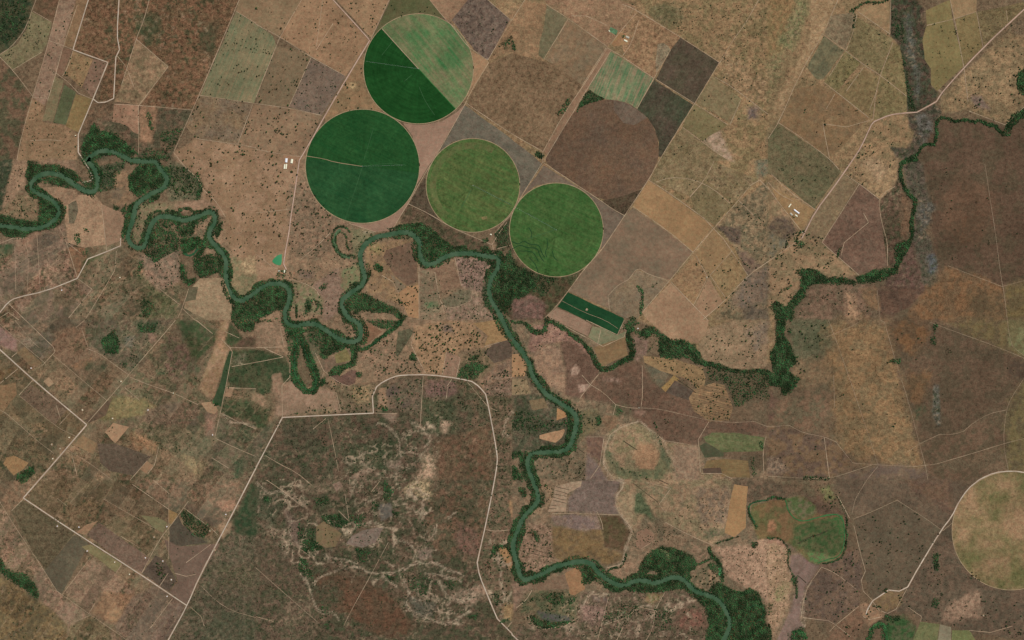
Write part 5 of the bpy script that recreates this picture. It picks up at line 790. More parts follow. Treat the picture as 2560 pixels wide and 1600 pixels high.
def course(s):
    """a surveyed line, run on straight past the frame where it leaves it"""
    P = pts(s, False); keep = [P[0]]
    for q in P[1:]:
        if np.hypot(*(q-keep[-1])) > 1.5: keep.append(q)
    P = np.array(keep); out = lambda q: q[0] < 3 or q[0] > 2556 or q[1] < 3 or q[1] > 1596
    if out(P[0]): P = np.vstack([P[0]+(P[0]-P[1])/np.hypot(*(P[0]-P[1]))*170, P])
    if out(P[-1]): P = np.vstack([P, P[-1]+(P[-1]-P[-2])/np.hypot(*(P[-1]-P[-2]))*170])
    return P
def linedist(X, Y, p):
    d = np.full(X.shape, 1e9)
    for (x1, y1), (x2, y2) in zip(p[:-1], p[1:]):
        dx, dy = x2-x1, y2-y1; L = dx*dx+dy*dy+1e-9
        t = np.clip(((X-x1)*dx+(Y-y1)*dy)/L, 0, 1)
        d = np.minimum(d, (X-x1-t*dx)**2+(Y-y1-t*dy)**2)
    return np.sqrt(d)
def vnoise(X, Y, s, seed):
    r = np.random.default_rng(seed); N = 256; T = r.random((N, N))
    x = X/s+1000.0; y = Y/s+1000.0
    i = np.floor(x).astype(int); j = np.floor(y).astype(int)
    u = x-i; v = y-j; u = u*u*(3-2*u); v = v*v*(3-2*v)
    g = lambda a, b: T[a % N, b % N]
    return (g(i, j)*(1-u)+g(i+1, j)*u)*(1-v)+(g(i, j+1)*(1-u)+g(i+1, j+1)*u)*v
def fbm(X, Y, s, seed, o=3):
    t = 0; a = 1.0; w = 0
    for k in range(o): t = t+a*vnoise(X, Y, s/2**k, seed*17+k); w += a; a *= .55
    return t/w
def sstep(a, b, x): t = np.clip((x-a)/(b-a), 0, 1); return t*t*(3-2*t)
def link(o, parent=None):
    COL.objects.link(o)
    if parent is not None: o.parent = parent
    return o
def tag(o, label=None, cat=None, group=None, kind=None):
    for k, v in (('label', label), ('category', cat), ('group', group), ('kind', kind)):
        if v: o[k] = v
    return o
def mesh(name, v, f, mat, parent=None, shade=False):
    me = bpy.data.meshes.new(name); me.from_pydata([tuple(map(float, q)) for q in v], [], [tuple(map(int, q)) for q in f])
    if mat: me.materials.append(mat)
    if shade: me.shade_smooth()
    me.update()
    return link(bpy.data.objects.new(name, me), parent)
def fastmesh(name, V, T, mat, col=None):
    """triangle mesh from arrays, with an optional colour per vertex"""
    me = bpy.data.meshes.new(name); n = len(V); m = len(T); k = T.shape[1]
    me.vertices.add(n); me.vertices.foreach_set('co', np.ascontiguousarray(V, np.float32).ravel())
    me.loops.add(m*k); me.loops.foreach_set('vertex_index', np.ascontiguousarray(T, np.int32).ravel())
    me.polygons.add(m); me.polygons.foreach_set('loop_start', np.arange(0, m*k, k, dtype=np.int32))
    me.update(calc_edges=True)
    if col is not None:
        at = me.color_attributes.new('tint', 'FLOAT_COLOR', 'POINT'); at.data.foreach_set('color', np.ascontiguousarray(col, np.float32).ravel())
    me.materials.append(mat)
    return link(bpy.data.objects.new(name, me))
# ------------------------------------------------------------------ materials
def node(t, k, **kw):
    n = t.nodes.new(k)
    for a, b in kw.items(): setattr(n, a, b)
    return n
def land_group():
    """two-colour ground with patches, fine grain and optional crop rows"""
    g = bpy.data.node_groups.new("land", 'ShaderNodeTree'); I = g.interface
    for nm, ty in (("A", 'NodeSocketColor'), ("B", 'NodeSocketColor'), ("Patch", 'NodeSocketFloat'), ("Grain", 'NodeSocketFloat'), ("Row", 'NodeSocketFloat'), ("RowTurn", 'NodeSocketVector'), ("RowScale", 'NodeSocketVector'), ("Seed", 'NodeSocketVector')):
        I.new_socket(nm, in_out='INPUT', socket_type=ty)
    I.new_socket("Color", in_out='OUTPUT', socket_type='NodeSocketColor')
    i = node(g, 'NodeGroupInput'); o = node(g, 'NodeGroupOutput'); L = g.links.new
    tc = node(g, 'ShaderNodeTexCoord'); ad = node(g, 'ShaderNodeVectorMath', operation='ADD'); L(tc.outputs['Object'], ad.inputs[0]); L(i.outputs['Seed'], ad.inputs[1])
    n1 = node(g, 'ShaderNodeTexNoise'); n1.inputs['Detail'].default_value = 5; n1.inputs['Roughness'].default_value = .6; L(ad.outputs[0], n1.inputs['Vector']); L(i.outputs['Patch'], n1.inputs['Scale'])
    mr = node(g, 'ShaderNodeMapRange'); mr.inputs[1].default_value = .36; mr.inputs[2].default_value = .64; L(n1.outputs['Fac'], mr.inputs[0])
    mp = node(g, 'ShaderNodeMapping'); L(ad.outputs[0], mp.inputs['Vector']); L(i.outputs['RowTurn'], mp.inputs['Rotation']); 
    m2 = node(g, 'ShaderNodeVectorMath', operation='MULTIPLY'); L(mp.outputs[0], m2.inputs[0]); L(i.outputs['RowScale'], m2.inputs[1])
    n2 = node(g, 'ShaderNodeTexNoise'); n2.inputs['Scale'].default_value = 1; n2.inputs['Detail'].default_value = 2; L(m2.outputs[0], n2.inputs['Vector'])
    r2 = node(g, 'ShaderNodeMapRange'); r2.inputs[1].default_value = .38; r2.inputs[2].default_value = .62; L(n2.outputs['Fac'], r2.inputs[0])
    mf = node(g, 'ShaderNodeMix', data_type='FLOAT'); L(i.outputs['Row'], mf.inputs[0]); L(mr.outputs[0], mf.inputs[2]); L(r2.outputs[0], mf.inputs[3])
    mx = node(g, 'ShaderNodeMix', data_type='RGBA'); L(mf.outputs[0], mx.inputs[0]); L(i.outputs['A'], mx.inputs[6]); L(i.outputs['B'], mx.inputs[7])
    n3 = node(g, 'ShaderNodeTexNoise'); n3.inputs['Scale'].default_value = 1/13.; n3.inputs['Detail'].default_value = 3; n3.inputs['Roughness'].default_value = .75; L(ad.outputs[0], n3.inputs['Vector'])
    n4 = node(g, 'ShaderNodeTexNoise'); n4.inputs['Scale'].default_value = 1/42.; n4.inputs['Detail'].default_value = 3; L(ad.outputs[0], n4.inputs['Vector'])
    s3 = node(g, 'ShaderNodeMapRange'); s3.inputs[1].default_value = .34; s3.inputs[2].default_value = .66; s3.inputs[3].default_value = -.5; s3.inputs[4].default_value = .5; L(n3.outputs['Fac'], s3.inputs[0])
    s4 = node(g, 'ShaderNodeMapRange'); s4.inputs[1].default_value = .36; s4.inputs[2].default_value = .64; s4.inputs[3].default_value = -.28; s4.inputs[4].default_value = .28; L(n4.outputs['Fac'], s4.inputs[0])
    a2 = node(g, 'ShaderNodeMath', operation='ADD'); L(s3.outputs[0], a2.inputs[0]); L(s4.outputs[0], a2.inputs[1])
    a3 = node(g, 'ShaderNodeMath', operation='MULTIPLY'); L(a2.outputs[0], a3.inputs[0]); L(i.outputs['Grain'], a3.inputs[1])
    a4 = node(g, 'ShaderNodeMath', operation='MULTIPLY_ADD'); L(a3.outputs[0], a4.inputs[0]); a4.inputs[1].default_value = GRAIN; a4.inputs[2].default_value = 1.0
    a5 = node(g, 'ShaderNodeMath', operation='MAXIMUM'); L(a4.outputs[0], a5.inputs[0]); a5.inputs[1].default_value = .25
    # warm / green drift of dry grass and soil
    n5 = node(g, 'ShaderNodeTexNoise', noise_dimensions='3D'); n5.inputs['Scale'].default_value = 1/26.; n5.inputs['Detail'].default_value = 3; L(ad.outputs[0], n5.inputs['Vector'])
    hr = node(g, 'ShaderNodeMapRange'); hr.inputs[1].default_value = .3; hr.inputs[2].default_value = .7; L(n5.outputs['Fac'], hr.inputs[0])
    hc = node(g, 'ShaderNodeMix', data_type='RGBA'); L(hr.outputs[0], hc.inputs[0]); hc.inputs[6].default_value = (1.07, .98, .97, 1); hc.inputs[7].default_value = (.94, 1.02, 1.0, 1)
    # bare pale flecks and dark tussocks
    n6 = node(g, 'ShaderNodeTexNoise'); n6.inputs['Scale'].default_value = 1/24.; n6.inputs['Detail'].default_value = 2; n6.inputs['Roughness'].default_value = .6; L(ad.outputs[0], n6.inputs['Vector'])
    n7 = node(g, 'ShaderNodeTexNoise'); n7.inputs['Scale'].default_value = 1/330.; n7.inputs['Detail'].default_value = 4; L(ad.outputs[0], n7.inputs['Vector'])
    pw = node(g, 'ShaderNodeMapRange'); pw.inputs[1].default_value = .46; pw.inputs[2].default_value = .62; L(n7.outputs['Fac'], pw.inputs[0])
    ps_ = node(g, 'ShaderNodeMapRange'); ps_.inputs[1].default_value = .58; ps_.inputs[2].default_value = .66; ps_.inputs[4].default_value = .55; L(n6.outputs['Fac'], ps_.inputs[0])
    dk = node(g, 'ShaderNodeMapRange'); dk.inputs[1].default_value = .41; dk.inputs[2].default_value = .33; dk.inputs[4].default_value = -.42; L(n6.outputs['Fac'], dk.inputs[0])
    pm = node(g, 'ShaderNodeMath', operation='MULTIPLY'); L(ps_.outputs[0], pm.inputs[0]); L(pw.outputs[0], pm.inputs[1])
    fs = node(g, 'ShaderNodeMath', operation='ADD'); L(pm.outputs[0], fs.inputs[0]); L(dk.outputs[0], fs.inputs[1])
    fg = node(g, 'ShaderNodeMath', operation='MULTIPLY'); L(fs.outputs[0], fg.inputs[0]); L(i.outputs['Grain'], fg.inputs[1])
    bt = node(g, 'ShaderNodeMapRange'); bt.inputs[1].default_value = .3; bt.inputs[2].default_value = .7; bt.inputs[3].default_value = -.13; bt.inputs[4].default_value = .13; L(n7.outputs['Fac'], bt.inputs[0])
    a6 = node(g, 'ShaderNodeMath', operation='ADD'); L(a5.outputs[0], a6.inputs[0]); L(fg.outputs[0], a6.inputs[1])
    a7 = node(g, 'ShaderNodeMath', operation='ADD'); L(a6.outputs[0], a7.inputs[0]); L(bt.outputs[0], a7.inputs[1])
    v1 = node(g, 'ShaderNodeVectorMath', operation='MULTIPLY'); L(mx.outputs[2], v1.inputs[0]); L(hc.outputs[2], v1.inputs[1])
    v2 = node(g, 'ShaderNodeVectorMath', operation='SCALE'); L(v1.outputs[0], v2.inputs[0]); L(a7.outputs[0], v2.inputs['Scale'])
    L(v2.outputs[0], o.inputs[0])
    return g
GRAIN = .95
LAND = land_group()
def base_mat(name, rough=.95, spec=.0):
    m = bpy.data.materials.new(name); m.use_nodes = True; b = m.node_tree.nodes['Principled BSDF']
    b.inputs['Roughness'].default_value = rough; b.inputs['Specular IOR Level'].default_value = spec
    return m, m.node_tree, b
_seed = [0]
def land_mat(name, A, B, patch=60., row=None, grain=.4):
    m, t, b = base_mat(name); g = node(t, 'ShaderNodeGroup'); g.node_tree = LAND; _seed[0] += 1
    g.inputs['A'].default_value = rgba(A); g.inputs['B'].default_value = rgba(B)
    g.inputs['Patch'].default_value = 1.0/patch; g.inputs['Grain'].default_value = grain
    g.inputs['Seed'].default_value = (_seed[0]*731.7 % 5000, _seed[0]*397.1 % 5000, _seed[0]*3.3)
    if row:
        g.inputs['Row'].default_value = row[2]; g.inputs['RowTurn'].default_value = (0, 0, -math.radians(row[0]))
        g.inputs['RowScale'].default_value = (1/(row[1]*22), 1/row[1], 1)
    t.links.new(g.outputs[0], b.inputs['Base Color'])
    return m
def tint_mat(name, attr='tint', grain=True):
    """colour from the mesh's own tint, broken up by the same fine grain"""
    m, t, b = base_mat(name); at = node(t, 'ShaderNodeAttribute', attribute_name=attr)
    if grain:
        g = node(t, 'ShaderNodeGroup'); g.node_tree = LAND
        t.links.new(at.outputs['Color'], g.inputs['A']); t.links.new(at.outputs['Color'], g.inputs['B']); t.links.new(at.outputs['Alpha'], g.inputs['Grain'])
        g.inputs['Patch'].default_value = .02; t.links.new(g.outputs[0], b.inputs['Base Color'])
    else: t.links.new(at.outputs['Color'], b.inputs['Base Color'])
    return m
def plain(name, c, rough=.8, spec=.1, noise=0.0):
    m, t, b = base_mat(name, rough, spec)
    if noise:
        n = node(t, 'ShaderNodeTexNoise'); n.inputs['Scale'].default_value = .6; tc = node(t, 'ShaderNodeTexCoord'); t.links.new(tc.outputs['Object'], n.inputs['Vector'])
        x = node(t, 'ShaderNodeMix', data_type='RGBA'); t.links.new(n.outputs['Fac'], x.inputs[0])
        a = alb(c); x.inputs[6].default_value = (*(a*(1-noise)), 1); x.inputs[7].default_value = (*np.minimum(a*(1+noise), .95), 1); t.links.new(x.outputs[2], b.inputs['Base Color'])
    else: b.inputs['Base Color'].default_value = rgba(c)
    return m
def water_mat(name, c1, c2, rough=.12):
    m, t, b = base_mat(name, rough, .12); n = node(t, 'ShaderNodeTexNoise'); n.inputs['Scale'].default_value = 1/90.; n.inputs['Detail'].default_value = 4
    tc = node(t, 'ShaderNodeTexCoord'); t.links.new(tc.outputs['Object'], n.inputs['Vector'])
    x = node(t, 'ShaderNodeMix', data_type='RGBA'); r = node(t, 'ShaderNodeMapRange'); r.inputs[1].default_value = .35; r.inputs[2].default_value = .65
    t.links.new(n.outputs['Fac'], r.inputs[0]); t.links.new(r.outputs[0], x.inputs[0]); x.inputs[6].default_value = rgba(c1); x.inputs[7].default_value = rgba(c2); t.links.new(x.outputs[2], b.inputs['Base Color'])
    bp = node(t, 'ShaderNodeBump'); n2 = node(t, 'ShaderNodeTexNoise'); n2.inputs['Scale'].default_value = .4; t.links.new(tc.outputs['Object'], n2.inputs['Vector']); t.links.new(n2.outputs['Fac'], bp.inputs['Height']); bp.inputs['Strength'].default_value = .08; t.links.new(bp.outputs[0], b.inputs['Normal'])
    return m
# ------------------------------------------------------------------ terrain: one carved sheet with the soil and brush colours of the survey
GX, GY = 1040, 667
X0, X1, Y0, Y1 = -170., 2730., -130., 1730.
gx = np.linspace(X0, X1, GX); gy = np.linspace(Y0, Y1, GY); XX, YY = np.meshgrid(gx, gy)
mx_ = lambda v, a: np.where(v < 0, -v, np.where(v > a, 2*a-v, v))
PX, PY = mx_(XX, 2560.), mx_(YY, 1600.)                        # beyond the surveyed frame the land carries on like its edge
wx = [fbm(PX, PY, 26, 3+k, 4)-.5 for k in range(3)]; wy = [fbm(PX, PY, 26, 33+k, 4)-.5 for k in range(3)]
NZ = {s: [fbm(PX, PY, s, 60+s+k, 4) for k in range(2)] for s in (4, 8, 14, 26)}
col = np.zeros((GY, GX, 3)); col[:] = lin((108, 90, 70)); grain = np.full((GY, GX), .8)
def sub(P, pad):
    """index box of the terrain grid around an outline"""
    x0, y0 = P.min(0)-pad; x1, y1 = P.max(0)+pad
    if x0 < 5: x0 = X0
    if y0 < 5: y0 = Y0
    if x1 > 2555: x1 = X1
    if y1 > 1595: y1 = Y1
    a, b = np.searchsorted(gx, [x0, x1]); c, d = np.searchsorted(gy, [y0, y1])
    return slice(max(c-1, 0), d+1), slice(max(a-1, 0), b+1)
def paint(sl, m, A, B, s, gr, k):
    key = min(NZ, key=lambda q: abs(q-s)); n = NZ[key][k % 2][sl]
    if (k//2) % 2: n = 1-n
    f = sstep(.4, .6, n)[..., None]; c = lin(A)*(1-f)+lin(B)*f
    col[sl] = col[sl]*(1-m[..., None])+c*m[..., None]; grain[sl] = grain[sl]*(1-m)+gr*m
for k, (ps, A, B, s, fz, gr) in enumerate([(q, *z[1:]) for z in Z for q in rings(z[0])]):
    P = pts(ps); sl = sub(P, 20); X, Y = PX[sl], PY[sl]; m = 0
    for j, (u, v) in enumerate(((-1, 1), (0, 0), (1, -1), (1, 1), (-1, -1))): m = m+inpoly(X+wx[j % 3][sl]*fz*(3.2+.5*j)+u*(.6+fz*.4), Y+wy[j % 3][sl]*fz*(3.2+.5*j)+v*(.6+fz*.4), P)/5.0
    paint(sl, m, A, B, s, gr, k)
# broad drift across the whole country
dr = fbm(PX, PY, 150, 5, 3)-.5; d2 = fbm(PX, PY, 60, 6, 4)-.5
col *= (1+.2*dr+.22*d2)[..., None]
def tinge(ps, mul, soft_=30):
    P = pts(ps); sl = sub(P, 40); m = 0
    for u in (-1, 0, 1):
        for v in (-1, 0, 1): m = m+inpoly(PX[sl]+u*soft_+wx[0][sl]*60, PY[sl]+v*soft_+wy[0][sl]*60, P)/9.0
    col[sl] *= 1+m[..., None]*(np.asarray(mul)-1)
tinge("@w 0,640 300,600 520,720 640,980 430,1440 380,1512 0,1512", (1.05, 1.02, 1.02))          # old fallow gone grey with regrowth
tinge("@w 440,1400 660,1000 1100,920 1160,1100 1120,1340 1200,1512 400,1512", (.85, .88, .92))
tinge("@33 0,160 450,150 730,320 740,700 480,800 240,640 0,560", (.95, .85, .92), 4)
tinge("@w 60,0 560,0 400,360 60,330", (.95, .92, .92))
# old smallholdings: a skewed patchwork of fallow plots, each resting a different number of years
for ps, an, wu, wv_, sd in (("@w 0,600 300,580 430,720 540,760 520,900 660,985 540,1230 60,1180 200,1000 0,830", -40.5, 30, 58, 1), ("@w 0,840 200,1005 60,1180 440,1430 400,1512 0,1512", -33.3, 26, 62, 2), ("@w 60,1180 210,1005 545,1215 440,1430", -33.3, 28, 54, 3), ("@w 0,540 280,570 420,720 0,840", -62, 24, 60, 4)):
    P = pts(ps); sl = sub(P, 8); X, Y = PX[sl]+wx[0][sl]*3, PY[sl]+wy[0][sl]*3; m = inpoly(X, Y, P)*1.0; t_ = math.radians(-an); r_ = np.random.default_rng(500+sd)
    U = X*math.cos(t_)+Y*math.sin(t_); Vv = -X*math.sin(t_)+Y*math.cos(t_)
    eu = np.cumsum(r_.uniform(.5, 1.6, 400)*wu)-3500; iu = np.searchsorted(eu, U); off = r_.uniform(0, wv_, 500); ev = np.cumsum(r_.uniform(.5, 1.7, 400)*wv_)-3500; iv = np.searchsorted(ev, Vv+off[iu % 500])
    h = r_.random((401, 401)); h2 = r_.random((401, 401)); tn = h[iu % 401, iv % 401]-.5; hu = h2[iu % 401, iv % 401]-.5
    col[sl] *= 1+m[..., None]*(tn[..., None]*.42+hu[..., None]*np.array([.12, -.02, -.05]))
    grain[sl] = np.clip(grain[sl]+m*hu*.4, .3, 1.2)
    du = np.minimum(np.abs(U-eu[np.clip(iu, 0, 399)]), np.abs(U-eu[np.clip(iu-1, 0, 399)])); w_ = Vv+off[iu % 500]; dv = np.minimum(np.abs(w_-ev[np.clip(iv, 0, 399)]), np.abs(w_-ev[np.clip(iv-1, 0, 399)]))
    ln_ = m*(np.minimum(du, dv) < 1.2)*.3*sstep(.4, .6, fbm(X, Y, 40, 511, 2)); col[sl] = col[sl]*(1-ln_[..., None])+lin((150, 126, 100))*ln_[..., None]
# clumps of green bushes through all the rough ground
gz = sstep(.8, .95, grain); cl_ = sstep(.53, .63, fbm(PX, PY, 7, 401, 3))*(.35+.65*sstep(.42, .6, fbm(PX, PY, 48, 402, 3)))*gz
col = col*(1-.72*cl_[..., None])+lin((60, 67, 46))*.72*cl_[..., None]
pl_ = sstep(.6, .7, fbm(PX, PY, 6, 403, 3))*sstep(.5, .62, fbm(PX, PY, 38, 404, 3))*gz
col = col*(1-.4*pl_[..., None])+lin((150, 126, 102))*.4*pl_[..., None]
# woodland density and its dark leaf-litter floor
dens = np.zeros((GY, GX)); tone = np.zeros((GY, GX))
def wood(sl, m, de, to):
    d = dens[sl]; t = tone[sl]; up = m*de > d; d[up] = (m*de)[up]; t[up] = to
for ps, de, to in [(q, *z[1:]) for z in FO for q in rings(z[0])]:
    P = pts(ps); sl = sub(P, 16); X, Y = PX[sl], PY[sl]; m = 0
    for j, (u, v) in enumerate(((0, 0), (1.4, -1.4), (-1.4, 1.4))): m = m+inpoly(X+wx[j][sl]*13+u, Y+wy[j][sl]*13+v, P)/3.0
    wood(sl, m, de, to)
for ps, w_, de, to in FL:
    P = smooth(pts(ps)); sl = sub(P, w_+8); X, Y = PX[sl], PY[sl]
    d = linedist(X+wx[0][sl]*7, Y+wy[0][sl]*7, P); wood(sl, (d < w_*.62*(.55+.9*fbm(X, Y, 14, 91, 2))).astype(float), de, to)
RIV = smooth(pts(RIVER, False)); sl = sub(RIV, 40); rd = linedist(XX+wx[1]*3.5, YY+wy[1]*3.5, RIV)
HWD = RIVW/2/S; rd = rd/(.8+.42*fbm(PX, PY, 30, 81, 2))
bank = (rd > HWD*.7) & (rd < HWD*(1.35+1.9*sstep(.3, .75, fbm(PX, PY, 34, 77, 3))))            # gallery trees along both banks
bk = np.where(bank, .78+.22*sstep(.42, .55, fbm(PX, PY, 22, 78, 2)), 0)
bare = sstep(.63, .7, fbm(PX, PY, 60, 79, 2)); bk *= 1-.6*bare
up = bk > dens; dens[up] = bk[up]; tone[up] = .3
f = np.clip(dens, 0, 1)[..., None]*.8
col = col*(1-f)+lin((50, 58, 40))*f
# sand bars, washes and wet ground are ground colours too
def stroke(P, w_, c, amt):
    sl = sub(P, w_+16); X, Y = PX[sl], PY[sl]; m = 0
    for q in range(3):
        d = linedist(X+wx[q][sl]*(9+7*q)+(q-1)*w_*.45, Y+wy[q][sl]*(9+7*q)-(q-1)*w_*.45, P); hw = w_*.2*(.5+1.2*fbm(X, Y, 12, 55+q, 2))
        m = np.maximum(m, (1-sstep(hw*.4, hw*1.4+1.0, d))*amt*(.35+.65*sstep(.38, .56, fbm(X, Y, 7, 65+q, 2))))
    col[sl] = col[sl]*(1-m[..., None])+lin(c)*m[..., None]
for ps, w_ in SW: stroke(smooth(pts(ps)), w_/S*.85, (178, 156, 132), .58)
for ps in ("@13 0,0 1700,0 1700,760 2050,900 2160,1050 1900,1380 1500,1300 1200,1000 520,1000 250,700 0,400", "@12 850,1300 1750,900 1720,1512 800,1512", "@23 620,1080 1700,1080 1800,1500 100,1500 60,1400", "@13 2150,560 2419,560 2419,1440 2250,1200"):   # lacework of bare sand runnels
    P = pts(ps); sl = sub(P, 20); X, Y = PX[sl], PY[sl]; m = inpoly(X+wx[0][sl]*40, Y+wy[0][sl]*40, P)*1.0
    rg = np.abs(fbm(X+wx[1][sl]*20, Y+wy[1][sl]*20, 46, 301, 3)-.5); rg2 = np.abs(fbm(X, Y, 22, 302, 3)-.5)
    m = m*np.maximum((1-sstep(.0, .045, rg))*sstep(.36, .54, fbm(X, Y, 70, 303, 2)), .7*(1-sstep(.0, .04, rg2))*sstep(.44, .58, fbm(X, Y, 90, 304, 2)))*.8
    col[sl] = col[sl]*(1-m[..., None])+lin((166, 144, 120))*m[..., None]
SCROLL = [("@22 1000,1005 920,1100 890,1230 930,1350 1010,1420 1150,1450 1260,1512", 22, (100, 98, 74), .6), ("@22 1000,1030 945,1120 935,1240 980,1330", 14, (152, 127, 102), .6), ("@22 1310,1050 1380,1150 1430,1260 1500,1380 1560,1480", 20, (100, 100, 78), .55), ("@22 1400,1110 1480,1250 1580,1400 1700,1512", 14, (158, 134, 110), .6), ("@23 1170,130 1290,50 1410,120 1480,260", 16, (154, 130, 104), .55), ("@23 1000,250 1090,370 1150,470", 14, (158, 132, 106), .6), ("@22 900,1060 870,1180 865,1320 930,1460 1040,1512", 10, (164, 138, 112), .6), ("@23 1560,20 1600,130 1600,280", 22, (114, 98, 80), .5), ("@23 1640,30 1700,160", 16, (112, 98, 76), .5), ("@23 1250,30 1340,80 1430,170 1500,80", 10, (92, 96, 72), .6), ("@11 1580,1300 1640,1330 1710,1290 1690,1230", 10, (112, 108, 84), .6), ("@11 1620,1450 1700,1400 1760,1420", 12, (108, 106, 82), .5), ("@01 1640,250 1720,330 1830,310 1850,230", 9, (130, 116, 90), .6), ("@01 1660,180 1720,250 1800,250", 8, (126, 112, 86), .6)]
for ps, w_, c_, a_ in SCROLL: stroke(smooth(pts(ps)), w_/S*1.5, c_, a_)       # scroll bars of the old river loops
# river channel: a carved bed the water lies in
ZG = -4.5*(1-sstep(HWD*.55, HWD*1.15, rd))
bed = (rd < HWD*1.1); col[bed] = lin((60, 66, 46))
ZG[rd > HWD*1.3] = 0
wp = W(np.stack([XX, YY], -1)); V = np.concatenate([wp, ZG[..., None]], -1).reshape(-1, 3)
ii = np.arange(GX*GY).reshape(GY, GX)
Q = np.stack([ii[1:, :-1], ii[1:, 1:], ii[:-1, 1:], ii[:-1, :-1]], -1).reshape(-1, 4)
C4 = np.concatenate([np.minimum(col/np.asarray(KL), .9), grain[..., None]], -1).reshape(-1, 4)
tag(fastmesh('terrain', V, Q, tint_mat('dry_ground'), C4), kind='structure')
g_ = mesh('ground', [(-60000, -60000, -9), (60000, -60000, -9), (60000, 60000, -9), (-60000, 60000, -9)], [(0, 1, 2, 3)], land_mat('far_ground', (112, 92, 71), (92, 82, 62), 400, None, .6)); tag(g_, kind='structure')
# ------------------------------------------------------------------ sheets
zmap = np.zeros((GY, GX))                                        # height of whatever lies on top, so things stand on it
def ground_z(x, y):
    px = x/S+1280; py = 800-y/S
    i = int(round((py-Y0)/(Y1-Y0)*(GY-1))); j = int(round((px-X0)/(X1-X0)*(GX-1)))
    i = min(max(i, 0), GY-1); j = min(max(j, 0), GX-1)
    return float(max(zmap[i, j], ZG[i, j]))
ZL = [0.10]
def nextz(d=0.005): ZL[0] += d; return ZL[0]
def roughen(P, amp=1.0, step=9.0):
    """surveyed outline -> hedge-line outline with small wobbles"""
    out = []; n = len(P)
    for i in range(n):
        a, b = P[i], P[(i+1) % n]; L = np.hypot(*(b-a)); k = max(1, int(L/step)); nrm = np.array([-(b-a)[1], (b-a)[0]])/(L+1e-9)
        ph = random.random()*50
        for q in range(k):
            t = q/k; w_ = amp*(vnoise(np.array([ph+t*L/step*.6]), np.array([i*3.1]), 1, 7)[0]-.5)*2 if q else 0
            out.append(a+(b-a)*t+nrm*w_)
    return np.array(out)
def sheet(name, P, mat, parent=None, z=None, reg=True):
    sl = sub(P, 12); zm = zmap[sl]; ins = inpoly(XX[sl], YY[sl], P); big_ = ins.copy()
    for u, v in ((1, 0), (0, 1), (1, 0), (0, 1)):                  # two cells of margin, so that neighbours never share a level
        big_ |= np.roll(big_, 1, 0 if u else 1) | np.roll(big_, -1, 0 if u else 1)
    if z is None: z = (float(zm[big_].max()) if big_.any() else .1)+.06
    ZL[0] = max(ZL[0], z)
    w_ = W(P); o = mesh(name, [(x, y, z) for x, y in w_], [tuple(range(len(w_)))], mat, parent)
    if o.data.polygons[0].normal.z < 0: o.data.flip_normals()
    if reg: zm[big_] = np.maximum(zm[big_], z*.999); zm[ins] = z
    return o
def strip(name, line, w_, mat, parent=None, z=None, jit=.18, rounds=2):
    """a ribbon of width w_ metres along a course given in survey pixels"""
    P = smooth(line, rounds=rounds); p = W(P); d = np.gradient(p, axis=0); d /= np.hypot(d[:, 0], d[:, 1])[:, None]+1e-9
    n = np.stack([-d[:, 1], d[:, 0]], -1); k = len(p); h = w_/2*(1+jit*(rng.random((k, 2))-.5)*2)
    z = nextz(.004) if z is None else z
    L_ = p+n*h[:, :1]; R_ = p-n*h[:, 1:]
    v = [(a[0], a[1], z) for a in L_]+[(a[0], a[1], z) for a in R_]
    f_ = [(k+i, k+i+1, i+1, i) for i in range(k-1)]
    return mesh(name, v, f_, mat, parent)
# fields and pastures
CATS = {'pasture': 'pasture', 'crop_field': 'field', 'bare_field': 'field'}
for ps, A, B, s, row, gr, nm, lab in F:
    if row is None:                                # last season's tillage still shows along the longest side
        q_ = pts(ps); e_ = np.roll(q_, -1, 0)-q_; e_ = e_[np.argmax(np.hypot(e_[:, 0], e_[:, 1]))]
        row = (math.degrees(math.atan2(-e_[1], e_[0])), random.uniform(7, 22), random.uniform(.06, .34)); gr *= random.uniform(.75, 1.3); s *= random.uniform(.7, 1.5)
    o = sheet(nm, roughen(pts(ps)), land_mat(nm, A, B, s, row, gr)); tag(o, lab, CATS[nm])
